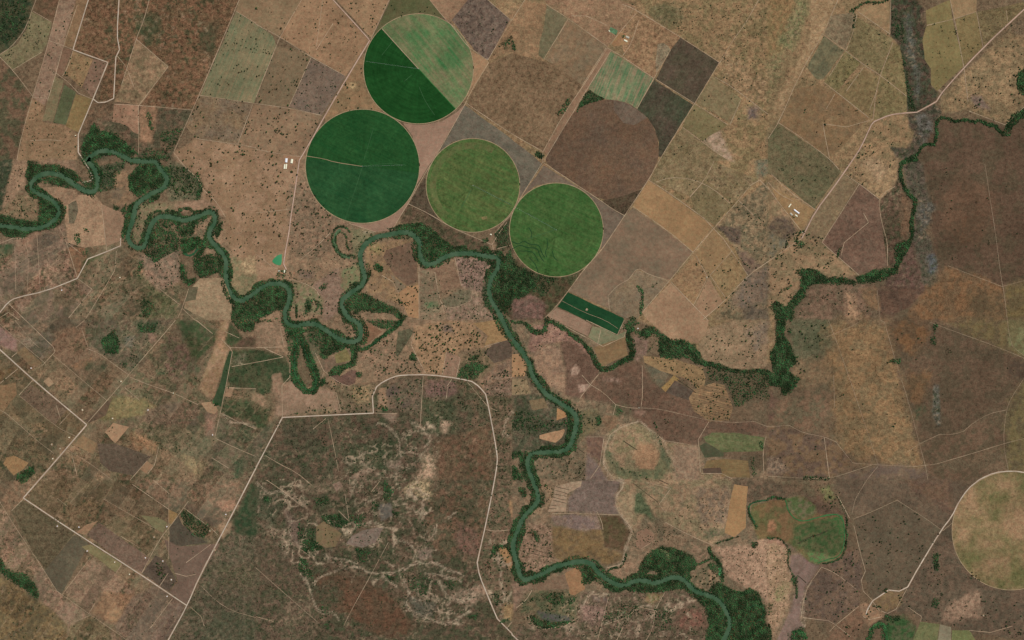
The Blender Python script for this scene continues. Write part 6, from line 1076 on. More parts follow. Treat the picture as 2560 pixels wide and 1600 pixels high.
# watered circles
def ring_mat(name, A, B, patch=170., ring=16., ramt=.35, gr=.25):
    m, t, b = base_mat(name); L = t.links.new; tc = node(t, 'ShaderNodeTexCoord'); ob = tc.outputs['Object']
    sx = node(t, 'ShaderNodeSeparateXYZ'); L(ob, sx.inputs[0]); ln = node(t, 'ShaderNodeVectorMath', operation='LENGTH'); L(ob, ln.inputs[0])
    at = node(t, 'ShaderNodeMath', operation='ARCTAN2'); L(sx.outputs[1], at.inputs[0]); L(sx.outputs[0], at.inputs[1])
    r1 = node(t, 'ShaderNodeMath', operation='MULTIPLY'); L(ln.outputs['Value'], r1.inputs[0]); r1.inputs[1].default_value = 1/ring
    r2 = node(t, 'ShaderNodeMath', operation='MULTIPLY'); L(at.outputs[0], r2.inputs[0]); r2.inputs[1].default_value = 1.3
    cb = node(t, 'ShaderNodeCombineXYZ'); L(r1.outputs[0], cb.inputs[0]); L(r2.outputs[0], cb.inputs[1])
    nr = node(t, 'ShaderNodeTexNoise'); nr.inputs['Scale'].default_value = 1; nr.inputs['Detail'].default_value = 3; L(cb.outputs[0], nr.inputs['Vector'])
    cs = node(t, 'ShaderNodeCombineXYZ'); r3 = node(t, 'ShaderNodeMath', operation='MULTIPLY'); L(at.outputs[0], r3.inputs[0]); r3.inputs[1].default_value = 7; L(r3.outputs[0], cs.inputs[0])
    ns = node(t, 'ShaderNodeTexNoise'); ns.inputs['Scale'].default_value = 1; ns.inputs['Detail'].default_value = 3; L(cs.outputs[0], ns.inputs['Vector'])
    g = node(t, 'ShaderNodeGroup'); g.node_tree = LAND; g.inputs['A'].default_value = rgba(A); g.inputs['B'].default_value = rgba(B); g.inputs['Patch'].default_value = 1/patch; g.inputs['Grain'].default_value = gr; _seed[0] += 1; g.inputs['Seed'].default_value = (_seed[0]*311 % 999, 77, 5)
    g.inputs['Row'].default_value = .45; g.inputs['RowTurn'].default_value = (0, 0, math.radians(25)); g.inputs['RowScale'].default_value = (1/300, 1/16, 1)
    ad = node(t, 'ShaderNodeMath', operation='ADD'); L(nr.outputs['Fac'], ad.inputs[0]); L(ns.outputs['Fac'], ad.inputs[1])
    mr = node(t, 'ShaderNodeMapRange'); mr.inputs[1].default_value = .7; mr.inputs[2].default_value = 1.3; mr.inputs[3].default_value = 1-ramt; mr.inputs[4].default_value = 1+ramt; L(ad.outputs[0], mr.inputs[0])
    v = node(t, 'ShaderNodeVectorMath', operation='SCALE'); L(g.outputs[0], v.inputs[0]); L(mr.outputs[0], v.inputs['Scale']); L(v.outputs[0], b.inputs['Base Color'])
    return m
def circ(cx, cy, r, a0=0, a1=360, n=96):
    a = np.radians(np.linspace(a0, a1, n+1)); 
    if a1-a0 >= 360: a = a[:-1]
    return np.stack([cx+r*np.cos(a), cy-r*np.sin(a)], -1)
RIM = land_mat('rim_track', (168, 146, 116), (150, 128, 100), 30, None, .3)
PALE = land_mat('pale_wheel_track', (66, 98, 66), (58, 92, 58), 30, None, .3)
DARKROW = plain('dark_row', (34, 62, 36), 1, 0)
def circle_field(cx, cy, r, parts_, label, rim=True):
    e = bpy.data.objects.new('crop_circle', None); link(e); w0 = W((cx, cy)); e.location = (w0[0], w0[1], 0); tag(e, label, 'crop circle', 'pivot irrigated circles'); e.empty_display_size = 50
    def adopt(o): o.data.transform(__import__('mathutils').Matrix.Translation((-w0[0], -w0[1], 0))); o.parent = e; return o
    for nm, P, mat in parts_: adopt(sheet(nm, P, mat))
    if rim: adopt(strip('rim_track', np.vstack([circ(cx, cy, r, 0, 360, 128), circ(cx, cy, r, 0, 3, 1)]), 6.5, RIM, None, nextz(), .1, 0))
    return e, adopt
c1 = (1046.1, 172.0, 137.6)
ang = lambda c, q: math.degrees(math.atan2(c[1]-q[1], q[0]-c[0]))
pA = pts("@10 1190,270"); pB = pts("@10 1885,1030"); aA = ang(c1, pA[0]); aB = ang(c1, pB[0]) % 360
e, ad_ = circle_field(*c1, [
 ('dark_crop_half', circ(*c1, aA, aB, 80), ring_mat('dark_crop', (26, 63, 28), (33, 72, 34), 160, 22, .2, .2)),
 ('pale_crop_half', circ(*c1, aB-360, aA, 80), land_mat('pale_crop', (68, 110, 66), (124, 115, 85), 190, (-50, 34, .42), .35))], "circle half dark green, half pale streaky green, split by a straight diagonal lane")
ad_(strip('crop_row', pts("@10 1190,270 1535,650", False), 7, RIM, None, nextz(), .1, 0))
ad_(strip('crop_row', pts("@10 1535,650 1885,1030", False), 7, land_mat('bright_row', (40, 104, 50), (60, 110, 60), 40), None, nextz(), .1, 0))
for q in ("@10 1030,578 1300,620 1535,650", "@10 1290,395 1190,520", "@10 1540,820 1600,960 1690,1090", "@10 1470,710 1400,770"): ad_(strip('wheel_track', pts(q, False), 4, PALE, None, nextz(), .2, 1))
c2 = (906.2, 415.6, 142.6)
e, ad_ = circle_field(*c2, [('crop_half', circ(*c2, -7, 172, 80), ring_mat('lush_crop', (31, 70, 36), (43, 80, 42), 150, 24, .14, .3)), ('crop_half', circ(*c2, 172, 353, 80), ring_mat('lush_crop_blue', (34, 71, 41), (46, 80, 47), 170, 24, .13, .3))], "largest circle of uniform deep green crop beside the pink road")
ad_(strip('wheel_track', pts("@10 480,1475 640,1500 @11 740,20 1000,60", False), 5, RIM, None, nextz(), .2, 1))
for q in ("@11 1010,60 1230,30 1420,50", "@11 1005,70 950,240 840,560", "@10 1110,1210 1020,1512"): ad_(strip('wheel_track', pts(q, False), 4, PALE if q[:5] != "@11 1005,70"[:5] else PALE, None, nextz(), .2, 1))
c3 = (1182.4, 463.5, 117.2)
e, ad_ = circle_field(*c3, [('crop_disc', circ(*c3), ring_mat('olive_crop', (66, 94, 50), (90, 97, 57), 100, 20, .1, .5)), ('worn_ring', np.vstack([circ(c3[0], c3[1], 108, 60, 230, 40), circ(c3[0], c3[1], 92, 230, 60, 40)]), land_mat('worn_crop', (84, 100, 58), (98, 98, 62), 60, None, .4))], "olive-green circle with a faint worn ring between the largest circle and the sandy lane")
for q in ("@11 2050,240 2419,425", "@11 2040,270 1940,450"): ad_(strip('wheel_track', pts(q, False), 4, PALE, None, nextz(), .2, 1))
ad_(sheet('bare_patch', roughen(pts("@11 2125,540 2180,530 2190,555 2140,565", False), .6), land_mat('bare_crop_patch', (140, 122, 84), (110, 108, 70), 20, None, .4)))
c4 = (1391.0, 574.8, 117.4)
e, ad_ = circle_field(*c4, [('crop_disc', circ(*c4), ring_mat('mid_crop', (54, 88, 44), (76, 96, 54), 110, 20, .09, .45))], "mid-green circle with dark winding terraces beside the river wood")
TERR = plain('terrace_line', (36, 66, 40), 1, 0)
for ps, w_ in DT[:7]: ad_(strip('terrace', pts(ps, False), w_+3, TERR, None, nextz(), .3, 2))
for q in ("@21 420,660 140,500", "@21 420,655 150,745"): ad_(strip('wheel_track', pts(q, False), 4, PALE, None, nextz(), .2, 1))
P5 = pts("@20 590,1060 700,985 820,945 960,940 1100,975 1180,1030 1280,1110 1350,1220 1385,1350 1385,1480 @21 1370,20 1300,170 1225,275 1100,325 980,360 850,382 600,225 340,50 @20 310,1490 440,1280 540,1120", False)
e, ad_ = circle_field(1513, 369, 132, [('fallow_disc', smooth(np.vstack([P5, P5[:1]]), rounds=1)[:-1], land_mat('fallow', (94, 77, 63), (108, 84, 65), 260, (55, 40, .15), .5)), ('pale_sector', roughen(pts("@20 960,945 1100,980 1180,1035 1280,1115 1150,1180 1050,1160 960,1040", False), 2), land_mat('pale_fallow', (112, 96, 82), (98, 82, 68), 50, (60, 9, .4), .4))], "bare chocolate-brown circle cut off by the sandy lane", False)
c6 = (2528, 1327, 148)
e, ad_ = circle_field(*c6, [('dry_disc', circ(*c6), land_mat('dry_crop', (148, 119, 90), (100, 96, 62), 260, None, .55))], "large pale tan and olive circle beside the pale south-east road")
# roads, tracks
zt = nextz(.06)
TRK = land_mat('dirt_track', (178, 155, 130), (160, 136, 110), 60, None, .4); GRV = land_mat('gravel_road', (194, 180, 163), (178, 160, 142), 90, None, .25); PNK = land_mat('pink_gravel', (186, 158, 142), (172, 144, 128), 90, None, .25)
DIR = land_mat('shoulder', (150, 122, 98), (136, 112, 88), 50, None, .4)
zz = zt
for ps in TR:
    ps, _, w_ = ps.partition('|'); zz += .002; tag(strip('dirt_track', tight(course(ps), 3), float(w_ or 4.8), TRK, None, zz, .35, 1), kind='structure')
for ps, w_ in DT[7:]:
    zz += .002; tag(strip('ditch', course(ps), w_, plain('ditch', (66, 60, 46), 1, 0), None, zz, .4), kind='structure')
for k, (ps, w_) in enumerate(RD):
    zz += .006; tag(strip('road_shoulder', tight(course(ps)), w_*1.7, DIR, None, zz, .3, 1), kind='structure')
    zz += .006; tag(strip('road', tight(course(ps)), w_*1.0, PNK if k in (2, 3, 4) else GRV, None, zz+.15, .12, 1), kind='structure')
zroad = zz+.2
# sandy lane yard by the circles
# ------------------------------------------------------------------ water
WM = [water_mat('river_water', (57, 84, 59), (77, 98, 74)), water_mat('slough_water', (44, 82, 54), (54, 88, 60)), None, water_mat('algae_water', (70, 138, 84), (92, 150, 96), .4), None]
tag(strip('river', RIV, RIVW*1.5, WM[0], None, -1.3, .06, 1), kind='structure')
MEAD = land_mat('wet_grass', (52, 98, 58), (70, 104, 64), 30, None, .4); SANDB = land_mat('old_channel_sand', (132, 128, 92), (140, 132, 98), 30, None, .3)
zw = zt+.02
for ps, w_, kd in SLOUGH:
    zw += .004
    nm, m_ = {0: ('slough', WM[1]), 1: ('slough', WM[1]), 2: ('wet_meadow', MEAD), 3: ('slough', WM[3]), 4: ('old_channel', SANDB)}[kd]
    if kd == 0: m_ = land_mat('marsh', (84, 100, 74), (72, 94, 66), 30, None, .4)
    tag(strip(nm, pts(ps), w_, m_, None, zw, .35), kind='structure')
o = sheet('pond', smooth(np.vstack([pts(POND), pts(POND)[:1]]), rounds=2)[:-1], water_mat('pond_water', (62, 132, 88), (74, 140, 98)), None, zt+.2); tag(o, kind='structure')
# ------------------------------------------------------------------ foliage
def ico():
    t = (1+5**.5)/2
    v = np.array([(-1, t, 0), (1, t, 0), (-1, -t, 0), (1, -t, 0), (0, -1, t), (0, 1, t), (0, -1, -t), (0, 1, -t), (t, 0, -1), (t, 0, 1), (-t, 0, -1), (-t, 0, 1)], float)
    f_ = np.array([(0, 11, 5), (0, 5, 1), (0, 1, 7), (0, 7, 10), (0, 10, 11), (1, 5, 9), (5, 11, 4), (11, 10, 2), (10, 7, 6), (7, 1, 8), (3, 9, 4), (3, 4, 2), (3, 2, 6), (3, 6, 8), (3, 8, 9), (4, 9, 5), (2, 4, 11), (6, 2, 10), (8, 6, 7), (9, 8, 1)])
    return v/np.hypot(1, t), f_
IV, IF = ico(); ICO_V, ICO_F = IV, IF
TUFT = (np.array([(math.cos(k*1.2566), math.sin(k*1.2566), -1.) for k in range(5)]+[(0, 0, 1.)]), np.array([(k, (k+1) % 5, 5) for k in range(5)]))
def crowns(name, x, y, z, r, h, cols_, mat, shape=None):
    """every crown a dented low dome of leaves on the ground; one object"""
    IV, IF = shape or (ICO_V, ICO_F)
    n = len(x); k = len(IV); a = rng.random(n)*6.283; ca, sa = np.cos(a)[:, None], np.sin(a)[:, None]
    d = 1+.32*(rng.random((n, k))-.5)*2; bx = IV[None, :, 0]*d; by = IV[None, :, 1]*d; bz = IV[None, :, 2]*d
    el = 1+.25*(rng.random(n)-.5); vx = (bx*ca-by*sa)*(r*el)[:, None]+x[:, None]; vy = (bx*sa+by*ca)*(r/el)[:, None]+y[:, None]
    vz = (bz*.5+.55)*h[:, None]+z[:, None]
    V = np.stack([vx, vy, vz], -1).reshape(-1, 3); T = (IF[None]+np.arange(n)[:, None, None]*k).reshape(-1, 3)
    cc = np.repeat(np.concatenate([cols_, np.ones((n, 1))], 1), k, 0)
    cc[:, :3] *= (1+.25*(rng.random((n*k, 1))-.5))
    return fastmesh(name, V, T, mat, cc)
LEAF = tint_mat('foliage', grain=False)
def leafcol(n, to, spread=.25):
    to = np.asarray(to)*np.ones(n); A = lin((52, 68, 42)); B = lin((54, 96, 54)); R = lin((92, 74, 46))
    c = A[None]*(1-to[:, None])+B[None]*to[:, None]; q = rng.random(n); red = (q < .04)[:, None]; c = np.where(red, R[None]*.8, c)
    return np.clip(c*(1+spread*2*(rng.random((n, 1))-.5)), 0, 1)
# river and stream woods: canopy on a jittered 9 m lattice, thinned by the density map
sp = 2.26
ax = np.arange(X0, X1, sp); ay = np.arange(Y0, Y1, sp); AX, AY = np.meshgrid(ax, ay)
AX = (AX+(rng.random(AX.shape)-.5)*sp*.95).ravel(); AY = (AY+(rng.random(AY.shape)-.5)*sp*.95).ravel()
jj = np.clip(((AX-X0)/(X1-X0)*(GX-1)).round().astype(int), 0, GX-1); ij = np.clip(((AY-Y0)/(Y1-Y0)*(GY-1)).round().astype(int), 0, GY-1)
D = dens[ij, jj]; keep = (rng.random(AX.shape) < D) & (rd[ij, jj] > HWD*.84) & ~((zmap[ij, jj] > .05) & (D < .5))
fx, fy, ft = AX[keep], AY[keep], tone[ij, jj][keep]; fz_ = np.maximum(zmap[ij, jj], ZG[ij, jj])[keep]; wv = W(np.stack([fx, fy], -1))
fr = 4.0+4.3*rng.random(len(fx))**2.2; fh = fr*(.8+.6*rng.random(len(fx)))
big = fbm(fx, fy, 8, 44, 3); ft2 = np.clip(ft+1.0*(big-.5), 0, 1); lum = (.58+.98*sstep(.3, .7, fbm(fx, fy, 11, 45, 3)))[:, None]
tag(crowns('river_woodland', wv[:, 0], wv[:, 1], fz_-.1, fr, fh, np.clip(leafcol(len(fx), ft2, .3)*lum, 0, 1), LEAF), 'dense dark green trees crowding the river and stream banks', 'woodland', kind='stuff')
print('woodland crowns', len(fx))
# low brush over the dry scrub
nb = 46000; sc_ = np.clip((grain-.78)/.2, 0, 1)*(dens < .5)*(zmap < .05)*(rd > HWD*1.5)
bx_ = rng.uniform(X0, X1, nb*3); by_ = rng.uniform(Y0, Y1, nb*3); jj = np.clip(((bx_-X0)/(X1-X0)*(GX-1)).round().astype(int), 0, GX-1); ij = np.clip(((by_-Y0)/(Y1-Y0)*(GY-1)).round().astype(int), 0, GY-1)
kp = rng.random(nb*3) < sc_[ij, jj]; bx_, by_, jj, ij = bx_[kp][:nb], by_[kp][:nb], jj[kp][:nb], ij[kp][:nb]
wv = W(np.stack([bx_, by_], -1)); n = len(bx_); br = 1.6+1.8*rng.random(n)**2
base = np.minimum(col[ij, jj]/np.asarray(KL), .9); bc = base*.62*(.7+.7*rng.random((n, 1)))+lin((52, 60, 36))*.25
tag(crowns('dry_scrub_brush', wv[:, 0], wv[:, 1], np.zeros(n)-.05, br, br*.9, bc, LEAF, TUFT), 'low leafless and half-green brush covering the dry scrubland', 'brush', kind='stuff')
print('brush', n)
# open-country trees
YARDS = ((718, 404, 17), (1566, 94, 16), (1984, 527, 18), (706, 682, 12), (1227, 586, 6)); TREE = 1.62; TX = []; TZW = [z[4] for z in TZ for q in rings(z[0])]
for k, (ps, n, r0, r1, where) in enumerate([(q, z[1]//len(rings(z[0])), *z[2:]) for z in TZ for q in rings(z[0])]):
    P = pts(ps, False); lo, hi = P.min(0), P.max(0); got = []; cl = rng.uniform(lo, hi, (max(4, n//5), 2))
    while len(got) < n:
        q = rng.uniform(lo, hi) if rng.random() < .55 else cl[rng.integers(len(cl))]+rng.normal(0, 4.5, 2)
        if inpoly(np.array([q[0]]), np.array([q[1]]), P)[0]:
            i = int(round((q[1]-Y0)/(Y1-Y0)*(GY-1))); j = int(round((q[0]-X0)/(X1-X0)*(GX-1)))
            if rd[min(max(i, 0), GY-1), min(max(j, 0), GX-1)] > HWD*1.2 and min(np.hypot(q[0]-c_[0], q[1]-c_[1])-c_[2] for c_ in YARDS) > 0: got.append(q)
            else: n -= 1
    for q in got: TX.append((q[0], q[1], (r0+(r1-r0)*rng.random()**2.0)*TREE, k))
TX = np.array(TX); order = np.argsort(-TX[:, 2]); inside = (TX[:, 0] > 5) & (TX[:, 0] < 2555) & (TX[:, 1] > 5) & (TX[:, 1] < 1595)
order = order[inside[order]]; one = order[:300]; rest = order[300:]
wv = W(TX[rest, :2]); zr = np.array([ground_z(a, b) for a, b in wv]); r_ = TX[rest, 2]
tag(crowns('scattered_trees', wv[:, 0], wv[:, 1], zr-.05, r_, r_*1.35, leafcol(len(rest), .35*rng.random(len(rest))**2, .35)*(.6+.45*rng.random((len(rest), 1))), LEAF), 'countless small dark trees dotted over the pastures', 'trees', kind='stuff')
def tree_proto(i):
    """a broad savanna tree: tapered trunk with limbs, crown of many leaf clumps"""
    r = random.Random(100+i); TV, TF = [], []
    def limb(a, b, ra, rb, sg=6):
        o_ = len(TV); d = (Vector(b)-Vector(a)).normalized(); u = d.orthogonal().normalized(); w_ = d.cross(u)
        for c, q in ((a, ra), (b, rb)):
            for s_ in range(sg):
                t = s_*2*math.pi/sg; TV.append(tuple(Vector(c)+u*math.cos(t)*q+w_*math.sin(t)*q))
        for s_ in range(sg): TF.append((o_+s_, o_+(s_+1) % sg, o_+sg+(s_+1) % sg, o_+sg+s_))
    limb((0, 0, -.15), (0, 0, .5), .075, .05)
    CV, CF = [], []
    for k in range(11):
        a = k*2.4+r.random(); rr = (.62*math.sqrt((k+.4)/11)) if k else 0; c = (math.cos(a)*rr, math.sin(a)*rr, .78+.34*(1-rr)*r.random()+.1)
        if k % 2 == 0: limb((0, 0, .48), (c[0]*.8, c[1]*.8, c[2]-.05), .035, .012, 4)
        s_ = .34+.14*r.random(); o_ = len(CV)
        for v in IV: d = 1+.35*(r.random()-.5)*2; CV.append((c[0]+v[0]*s_*d, c[1]+v[1]*s_*d, c[2]+v[2]*s_*.7*d))
        CF += [tuple(int(q)+o_ for q in f_) for f_ in IF]
    for k in range(120):                                  # loose leaf sprays round the outline
        a = r.random()*6.283; q = .55+.5*r.random(); z_ = .7+.6*r.random(); c = Vector((math.cos(a)*q, math.sin(a)*q, z_)); o_ = len(CV)
        for _ in range(3): CV.append(tuple(c+Vector((r.random()-.5, r.random()-.5, r.random()-.5))*.22))
        CF.append((o_, o_+1, o_+2))
    tm = bpy.data.meshes.new('trunk'); tm.from_pydata(TV, [], TF); cm = bpy.data.meshes.new('crown'); cm.from_pydata(CV, [], CF)
    return tm, cm
BARK = plain('bark', (86, 70, 54), .9, 0, .3)
CM = [plain('leaves', c, .9, 0, .35) for c in ((44, 56, 30), (52, 72, 38), (56, 84, 44), (66, 62, 38))]
PR = []
for i in range(8):
    tm, cm = tree_proto(i); tm.materials.append(BARK); cm.materials.append(CM[i % 4]); PR.append((tm, cm))
for q in one:
    x, y = W(TX[q, :2]); r_ = TX[q, 2]; where = TZW[int(TX[q, 3])]; i = rng.integers(8)
    e = bpy.data.objects.new('tree', None); link(e); e.location = (x, y, ground_z(x, y)); e.rotation_euler = (0, 0, float(rng.random()*6.28)); e.scale = (r_, r_, r_*(.95+.4*rng.random()))
    tag(e, 'large dark tree '+where, 'tree', 'trees '+where)
    link(bpy.data.objects.new('trunk', PR[i][0]), e); link(bpy.data.objects.new('crown', PR[i][1]), e)
# ------------------------------------------------------------------ farm buildings
WALL = plain('limewash', (206, 196, 178), .85, .1, .12); DOOR = plain('door_wood', (96, 78, 60), .8, .1, .2); DARK = plain('window_dark', (40, 42, 44), .3, .3)
ROOF = {'white': plain('white_sheet_roof', (255, 252, 246), .5, .2, .04), 'cream': plain('cream_roof', (244, 234, 206), .6, .2, .06), 'grey': plain('grey_roof', (176, 170, 152), .6, .2, .1), 'tile': plain('clay_tile_roof', (178, 128, 98), .8, .1, .2)}
def house(name, px, py, L, B, ang_, roof, label, cat, group=None, h=3.6, pitch=.16, wins=2):
    """gabled building on px: walls, two roof slopes with eaves, a door and windows"""
    x, y = W((px, py)); z = ground_z(x, y); e = bpy.data.objects.new(name, None); link(e); e.location = (x, y, z); e.rotation_euler = (0, 0, math.radians(ang_)); tag(e, label, cat, group)
    a, b = L/2, B/2; r = h+b*pitch*2
    mesh('wall', [(-a, -b, -.3), (a, -b, -.3), (a, b, -.3), (-a, b, -.3), (-a, -b, h), (a, -b, h), (a, b, h), (-a, b, h), (-a, 0, r-.25), (a, 0, r-.25)], [(0, 1, 5, 4), (2, 3, 7, 6), (1, 2, 6, 9, 5), (3, 0, 4, 8, 7)], WALL, e)
    ov = .7
    for s_ in (-1, 1):
        E = [(-a-ov, s_*(b+ov), h-.1), (a+ov, s_*(b+ov), h-.1), (a+ov, 0, r+.05), (-a-ov, 0, r+.05)]; T = [(p[0], p[1], p[2]+.18) for p in E]
        ff = [(0, 1, 2, 3), (7, 6, 5, 4), (0, 4, 5, 1), (1, 5, 6, 2), (2, 6, 7, 3), (3, 7, 4, 0)]
        rf = mesh('roof_slope', E+T, ff if s_ > 0 else [tuple(reversed(q)) for q in ff], ROOF[roof], e); rf.data.update()
    def panel(nm, cx, w_, z0, z1, m_):
        mesh(nm, [(cx-w_/2, -b-.06, z0), (cx+w_/2, -b-.06, z0), (cx+w_/2, -b-.06, z1), (cx-w_/2, -b-.06, z1), (cx-w_/2, -b+.1, z0), (cx+w_/2, -b+.1, z0), (cx+w_/2, -b+.1, z1), (cx-w_/2, -b+.1, z1)], [(0, 1, 2, 3), (5, 4, 7, 6), (1, 5, 6, 2), (4, 0, 3, 7), (3, 2, 6, 7)], m_, e)
    panel('door', -L*.1, min(3.2, L*.18), 0, 2.4, DOOR)
    for k in range(wins): panel('window', L*(.12+.25*k/max(1, wins-1)), 1.3, 1.0, 2.1, DARK)
def zp(x0, y0, sc, x, y): return x0+x/sc, y0+y/sc
def zh(x0, y0, sc, x, y, *a, **k): px, py = zp(x0, y0, sc, x, y); house(a[0], px, py, *a[1:], **k)
# sheds by the pink road
zh(690, 370, 25.2, 655, 780, 'shed', 39, 21, 84, 'white', 'bright white sheet-roofed shed beside the pink road', 'shed', h=4.5)
zh(690, 370, 25.2, 1000, 830, 'shed', 40, 20, 82, 'cream', 'cream-roofed shed beside the bright white one', 'shed', h=4.5)
zh(690, 370, 25.2, 540, 1170, 'shed', 45, 12, 84, 'cream', 'long narrow cream shed below the bright white one', 'shed', h=3.2)
zh(690, 370, 25.2, 650, 1160, 'shed', 48, 11, 83, 'cream', 'long narrow cream shed nearer the pink road than its twin', 'shed', h=3.2)
# northern farm
zh(1520, 60, 30.24, 1470, 1000, 'shed', 36, 19, -24, 'grey', 'wide grey-white shed at the northern farm', 'shed', h=4)
zh(1520, 60, 30.24, 1340, 1270, 'shed', 36, 12, -26, 'cream', 'narrow cream shed below the grey-white one at the northern farm', 'shed', h=4)
zh(1520, 60, 30.24, 1290, 770, 'house', 17, 10, -26, 'tile', 'small tan-roofed house at the northern farm', 'house', h=3)
zh(1520, 60, 30.24, 100, 530, 'house', 14, 7, -40, 'cream', 'tiny cream-roofed pump house beside the green paddock', 'house', h=2.6)
# eastern farm
zh(1960, 500, 30.24, 440, 420, 'shed', 40, 9, 55, 'cream', 'cream shed standing apart at the eastern farm', 'shed', h=3)
zh(1960, 500, 30.24, 950, 870, 'shed', 64, 12, -37, 'white', 'long white barn at the eastern farm', 'barn', h=4.5)
zh(1960, 500, 30.24, 550, 1070, 'house', 30, 16, -48, 'grey', 'grey-roofed house among trees at the eastern farm', 'house', h=3.4)
zh(1960, 500, 30.24, 930, 1180, 'shed', 27, 10, -40, 'cream', 'short cream shed below the long white barn', 'shed', h=3)
# river homestead
zh(670, 660, 30.24, 1245, 550, 'house', 26, 11, 88, 'cream', 'narrow cream-roofed building at the river homestead', 'house', h=3.2)
zh(670, 660, 30.24, 840, 530, 'house', 20, 14, 10, 'grey', 'grey-roofed house at the river homestead', 'house', h=3.2)
zh(670, 660, 30.24, 1020, 690, 'house', 24, 13, -18, 'tile', 'clay-tiled main house at the river homestead', 'house', h=3.4)
zh(670, 660, 30.24, 1965, 690, 'house', 12, 9, 20, 'tile', 'small pale hut on the bare ground east of the river homestead', 'hut', h=2.6)
zh(1200, 570, 21.6, 590, 350, 'house', 14, 10, -20, 'cream', 'pump-station house where the sandy lane meets the river', 'house', h=3)
SMALL = [("@00 715,1282", 'cream', 'white cottage at the foot of the gravel road bend'), ("@01 1135,1110", 'cream', 'small cream house on the bushy ground below the narrow river loop'), ("@01 585,1230", 'white', 'small white house just below the angled gravel road'), ("@02 295,455", 'white', 'white house beneath the lone farm tree'), ("@02 1145,580", 'cream', 'cream house beside the diagonal lane crossing'), ("@02 1640,690", 'cream', 'cream house on a thin lane east of the diagonal lane crossing'), ("@02 780,850", 'cream', 'cream house on a pale yard above the road junction'), ("@02 490,1175", 'grey', 'grey-roofed house on a round clearing west of the ochre plot'), ("@02 500,1310", 'cream', 'cream house beside the straight road above the small dark wood'), ("@02 655,1110", 'cream', 'cream house across the straight road from the ochre plot'), ("@02 570,1215", 'grey', 'grey-roofed house by the straight road below the ochre plot'), ("@02 2010,1085", 'white', 'white house where two lanes meet under the thin green strip'), ("@02 1065,930", 'cream', 'cream house just above the large bare tan diamond'), ("@02 1400,850", 'white', 'white house on a pale scrape east of the bare tan diamond'),
 ("@03 543,435", 'white', 'white house beside the brown scrubby plot at the road corner'), ("@03 747,445", 'white', 'white house beside the short tan plot above the straight road'), ("@03 825,670", 'white', 'white house at the head of the pale yellow-green sliver'), ("@03 1085,775", 'cream', 'cream house at the tail of the pale yellow-green sliver'), ("@03 1375,735", 'white', 'white house on an ochre yard above the straight road'), ("@03 1578,440", 'white', 'white house beside the pale olive plot'), ("@03 1540,765", 'white', 'white house at the top of the little orchard'), ("@03 1620,942", 'white', 'white house below the little orchard'), ("@03 1580,1098", 'white', 'white house across the straight road from the orchard plot'), ("@03 1225,890", 'cream', 'cream house below the straight road west of the orchard plot'), ("@03 2135,325", 'white', 'white house beside the south-west road above its bare yard'), ("@03 1985,480", 'grey', 'grey-roofed house at the corner of the orchard wood'), ("@03 2028,660", 'grey', 'grey-roofed hut by the south-west road at the mauve plot'), ("@03 1455,540", 'grey', 'grey-roofed house in the angle below the pale olive plot'), ("@22 1190,80", 'white', 'small white hut among the trees at the head of the stream wood'), ("@21 705,1412", 'grey', 'pump hut in the middle of the dark green plot'), ("@21 1840,1110", 'grey', 'stock shelter at the crossing of fence tracks in the tan fields'), ("@33 2035,1280", 'grey', 'low grey stock shelter on the pale patch below the pale circle'), ("@31 325,680", 'cream', 'cream hut at the end of the eastern farm road'), ("@22 1200,830", 'grey', 'stock shelter where the pale paths meet on the dark brown pasture')]
YARD = land_mat('swept_yard', (150, 124, 98), (132, 110, 84), 18, None, .5)
for k, (ps, rf, lab) in enumerate(SMALL):
    q = pts(ps, False)[0]
    a = np.linspace(0, 6.283, 12)[:-1]; rr = (2.2+2.0*rng.random(11))
    if k < 32: tag(sheet('yard', np.stack([q[0]+np.cos(a)*rr, q[1]+np.sin(a)*rr], -1), YARD, None, zroad+.02+k*.002), kind='structure')
    house('house', q[0], q[1], 9, 6.5, 52 if k % 3 else -38, rf, lab or 'small pale-roofed smallholder house on a swept yard', 'house', None if lab else 'smallholder houses', h=2.8)
for q, rr in ((zp(690, 370, 25.2, 1000, 700), 15), (zp(670, 660, 30.24, 1400, 500), 10), (zp(1200, 570, 21.6, 600, 900), 6)): pass
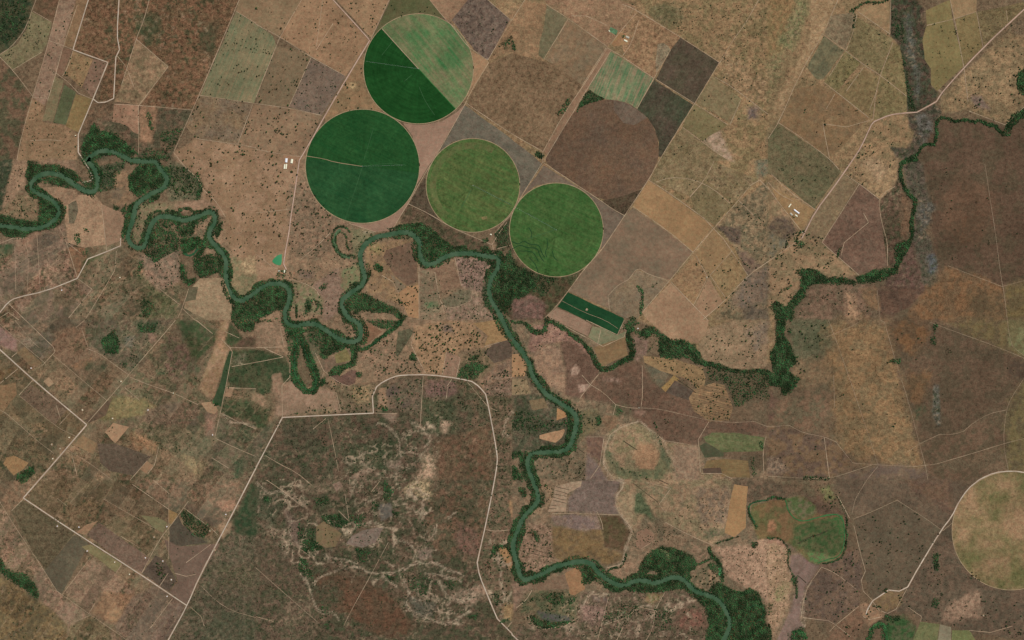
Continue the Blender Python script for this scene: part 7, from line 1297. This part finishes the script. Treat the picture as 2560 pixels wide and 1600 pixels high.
# ------------------------------------------------------------------ irrigation machines
STEEL = plain('galvanised_steel', (190, 194, 190), .45, .5); TYRE = plain('tyre', (40, 38, 36), .9, 0)
def box(x0, x1, y0, y1, z0, z1): return [(x0, y0, z0), (x1, y0, z0), (x1, y1, z0), (x0, y1, z0), (x0, y0, z1), (x1, y0, z1), (x1, y1, z1), (x0, y1, z1)], [(0, 3, 2, 1), (4, 5, 6, 7), (0, 1, 5, 4), (1, 2, 6, 5), (2, 3, 7, 6), (3, 0, 4, 7)]
def pivot(c, end, label):
    a = W(c[:2]); b = W(pts(end, False)[0]); d = b-a; L = float(np.hypot(*d)); n = max(4, int(L/55)); stp = L/n; z = ground_z(*a)
    e = bpy.data.objects.new('irrigation_pivot', None); link(e); e.location = (a[0], a[1], z); e.rotation_euler = (0, 0, math.atan2(d[1], d[0])); tag(e, label, 'irrigation pivot', 'irrigation pivots')
    v, f_ = box(-2, 2, -2, 2, 0, 4.6); mesh('centre_tower', v, f_, STEEL, e)
    sv, sf = [], []
    for q in (box(.3, stp-.3, -.13, .13, 3.6, 3.86), box(.3, stp-.3, -.7, -.6, 2.7, 2.8), box(.3, stp-.3, .6, .7, 2.7, 2.8)): sf += [tuple(i+len(sv) for i in t) for t in q[1]]; sv += q[0]
    sm = bpy.data.meshes.new('pipe_span'); sm.from_pydata(sv, [], sf); sm.materials.append(STEEL)
    tv, tf = [], []
    for q in (box(-.15, .15, -2, -1.8, .6, 3.6), box(-.15, .15, 1.8, 2, .6, 3.6), box(-.15, .15, -2, 2, .6, .8)): tf += [tuple(i+len(tv) for i in t) for t in q[1]]; tv += q[0]
    tm = bpy.data.meshes.new('wheel_tower'); tm.from_pydata(tv, [], tf); tm.materials.append(STEEL)
    wv_, wf = [], []
    for s_ in range(12):
        t = s_*math.pi/6
        for xx in (-.15, .15): wv_.append((xx, math.cos(t)*.65, math.sin(t)*.65))
    wf = [(2*i, 2*i+1, (2*i+3) % 24, (2*i+2) % 24) for i in range(12)]+[tuple(range(0, 24, 2)), tuple(range(23, 0, -2))]
    wm = bpy.data.meshes.new('wheel'); wm.from_pydata(wv_, [], wf); wm.materials.append(TYRE)
    for k in range(n):
        o = link(bpy.data.objects.new('pipe_span', sm), e); o.location = (k*stp, 0, 0)
        t_ = link(bpy.data.objects.new('wheel_tower', tm), e); t_.location = ((k+1)*stp, 0, 0)
        for y_ in (-1.9, 1.9): w_ = link(bpy.data.objects.new('wheel', wm), t_); w_.location = (0, y_, .65)
pivot(c1, "@10 1040,580", 'steel irrigation boom across the dark half of the two-tone circle')
pivot(c2, "@11 1400,48", 'steel irrigation boom across the largest deep green circle')
pivot(c3, "@11 2400,418", 'steel irrigation boom across the olive-green circle with the worn ring')
pivot(c4, "@21 20,440", 'steel irrigation boom across the mid-green circle with terraces')
print('fields', len(F), 'z top', ZL[0], zroad)
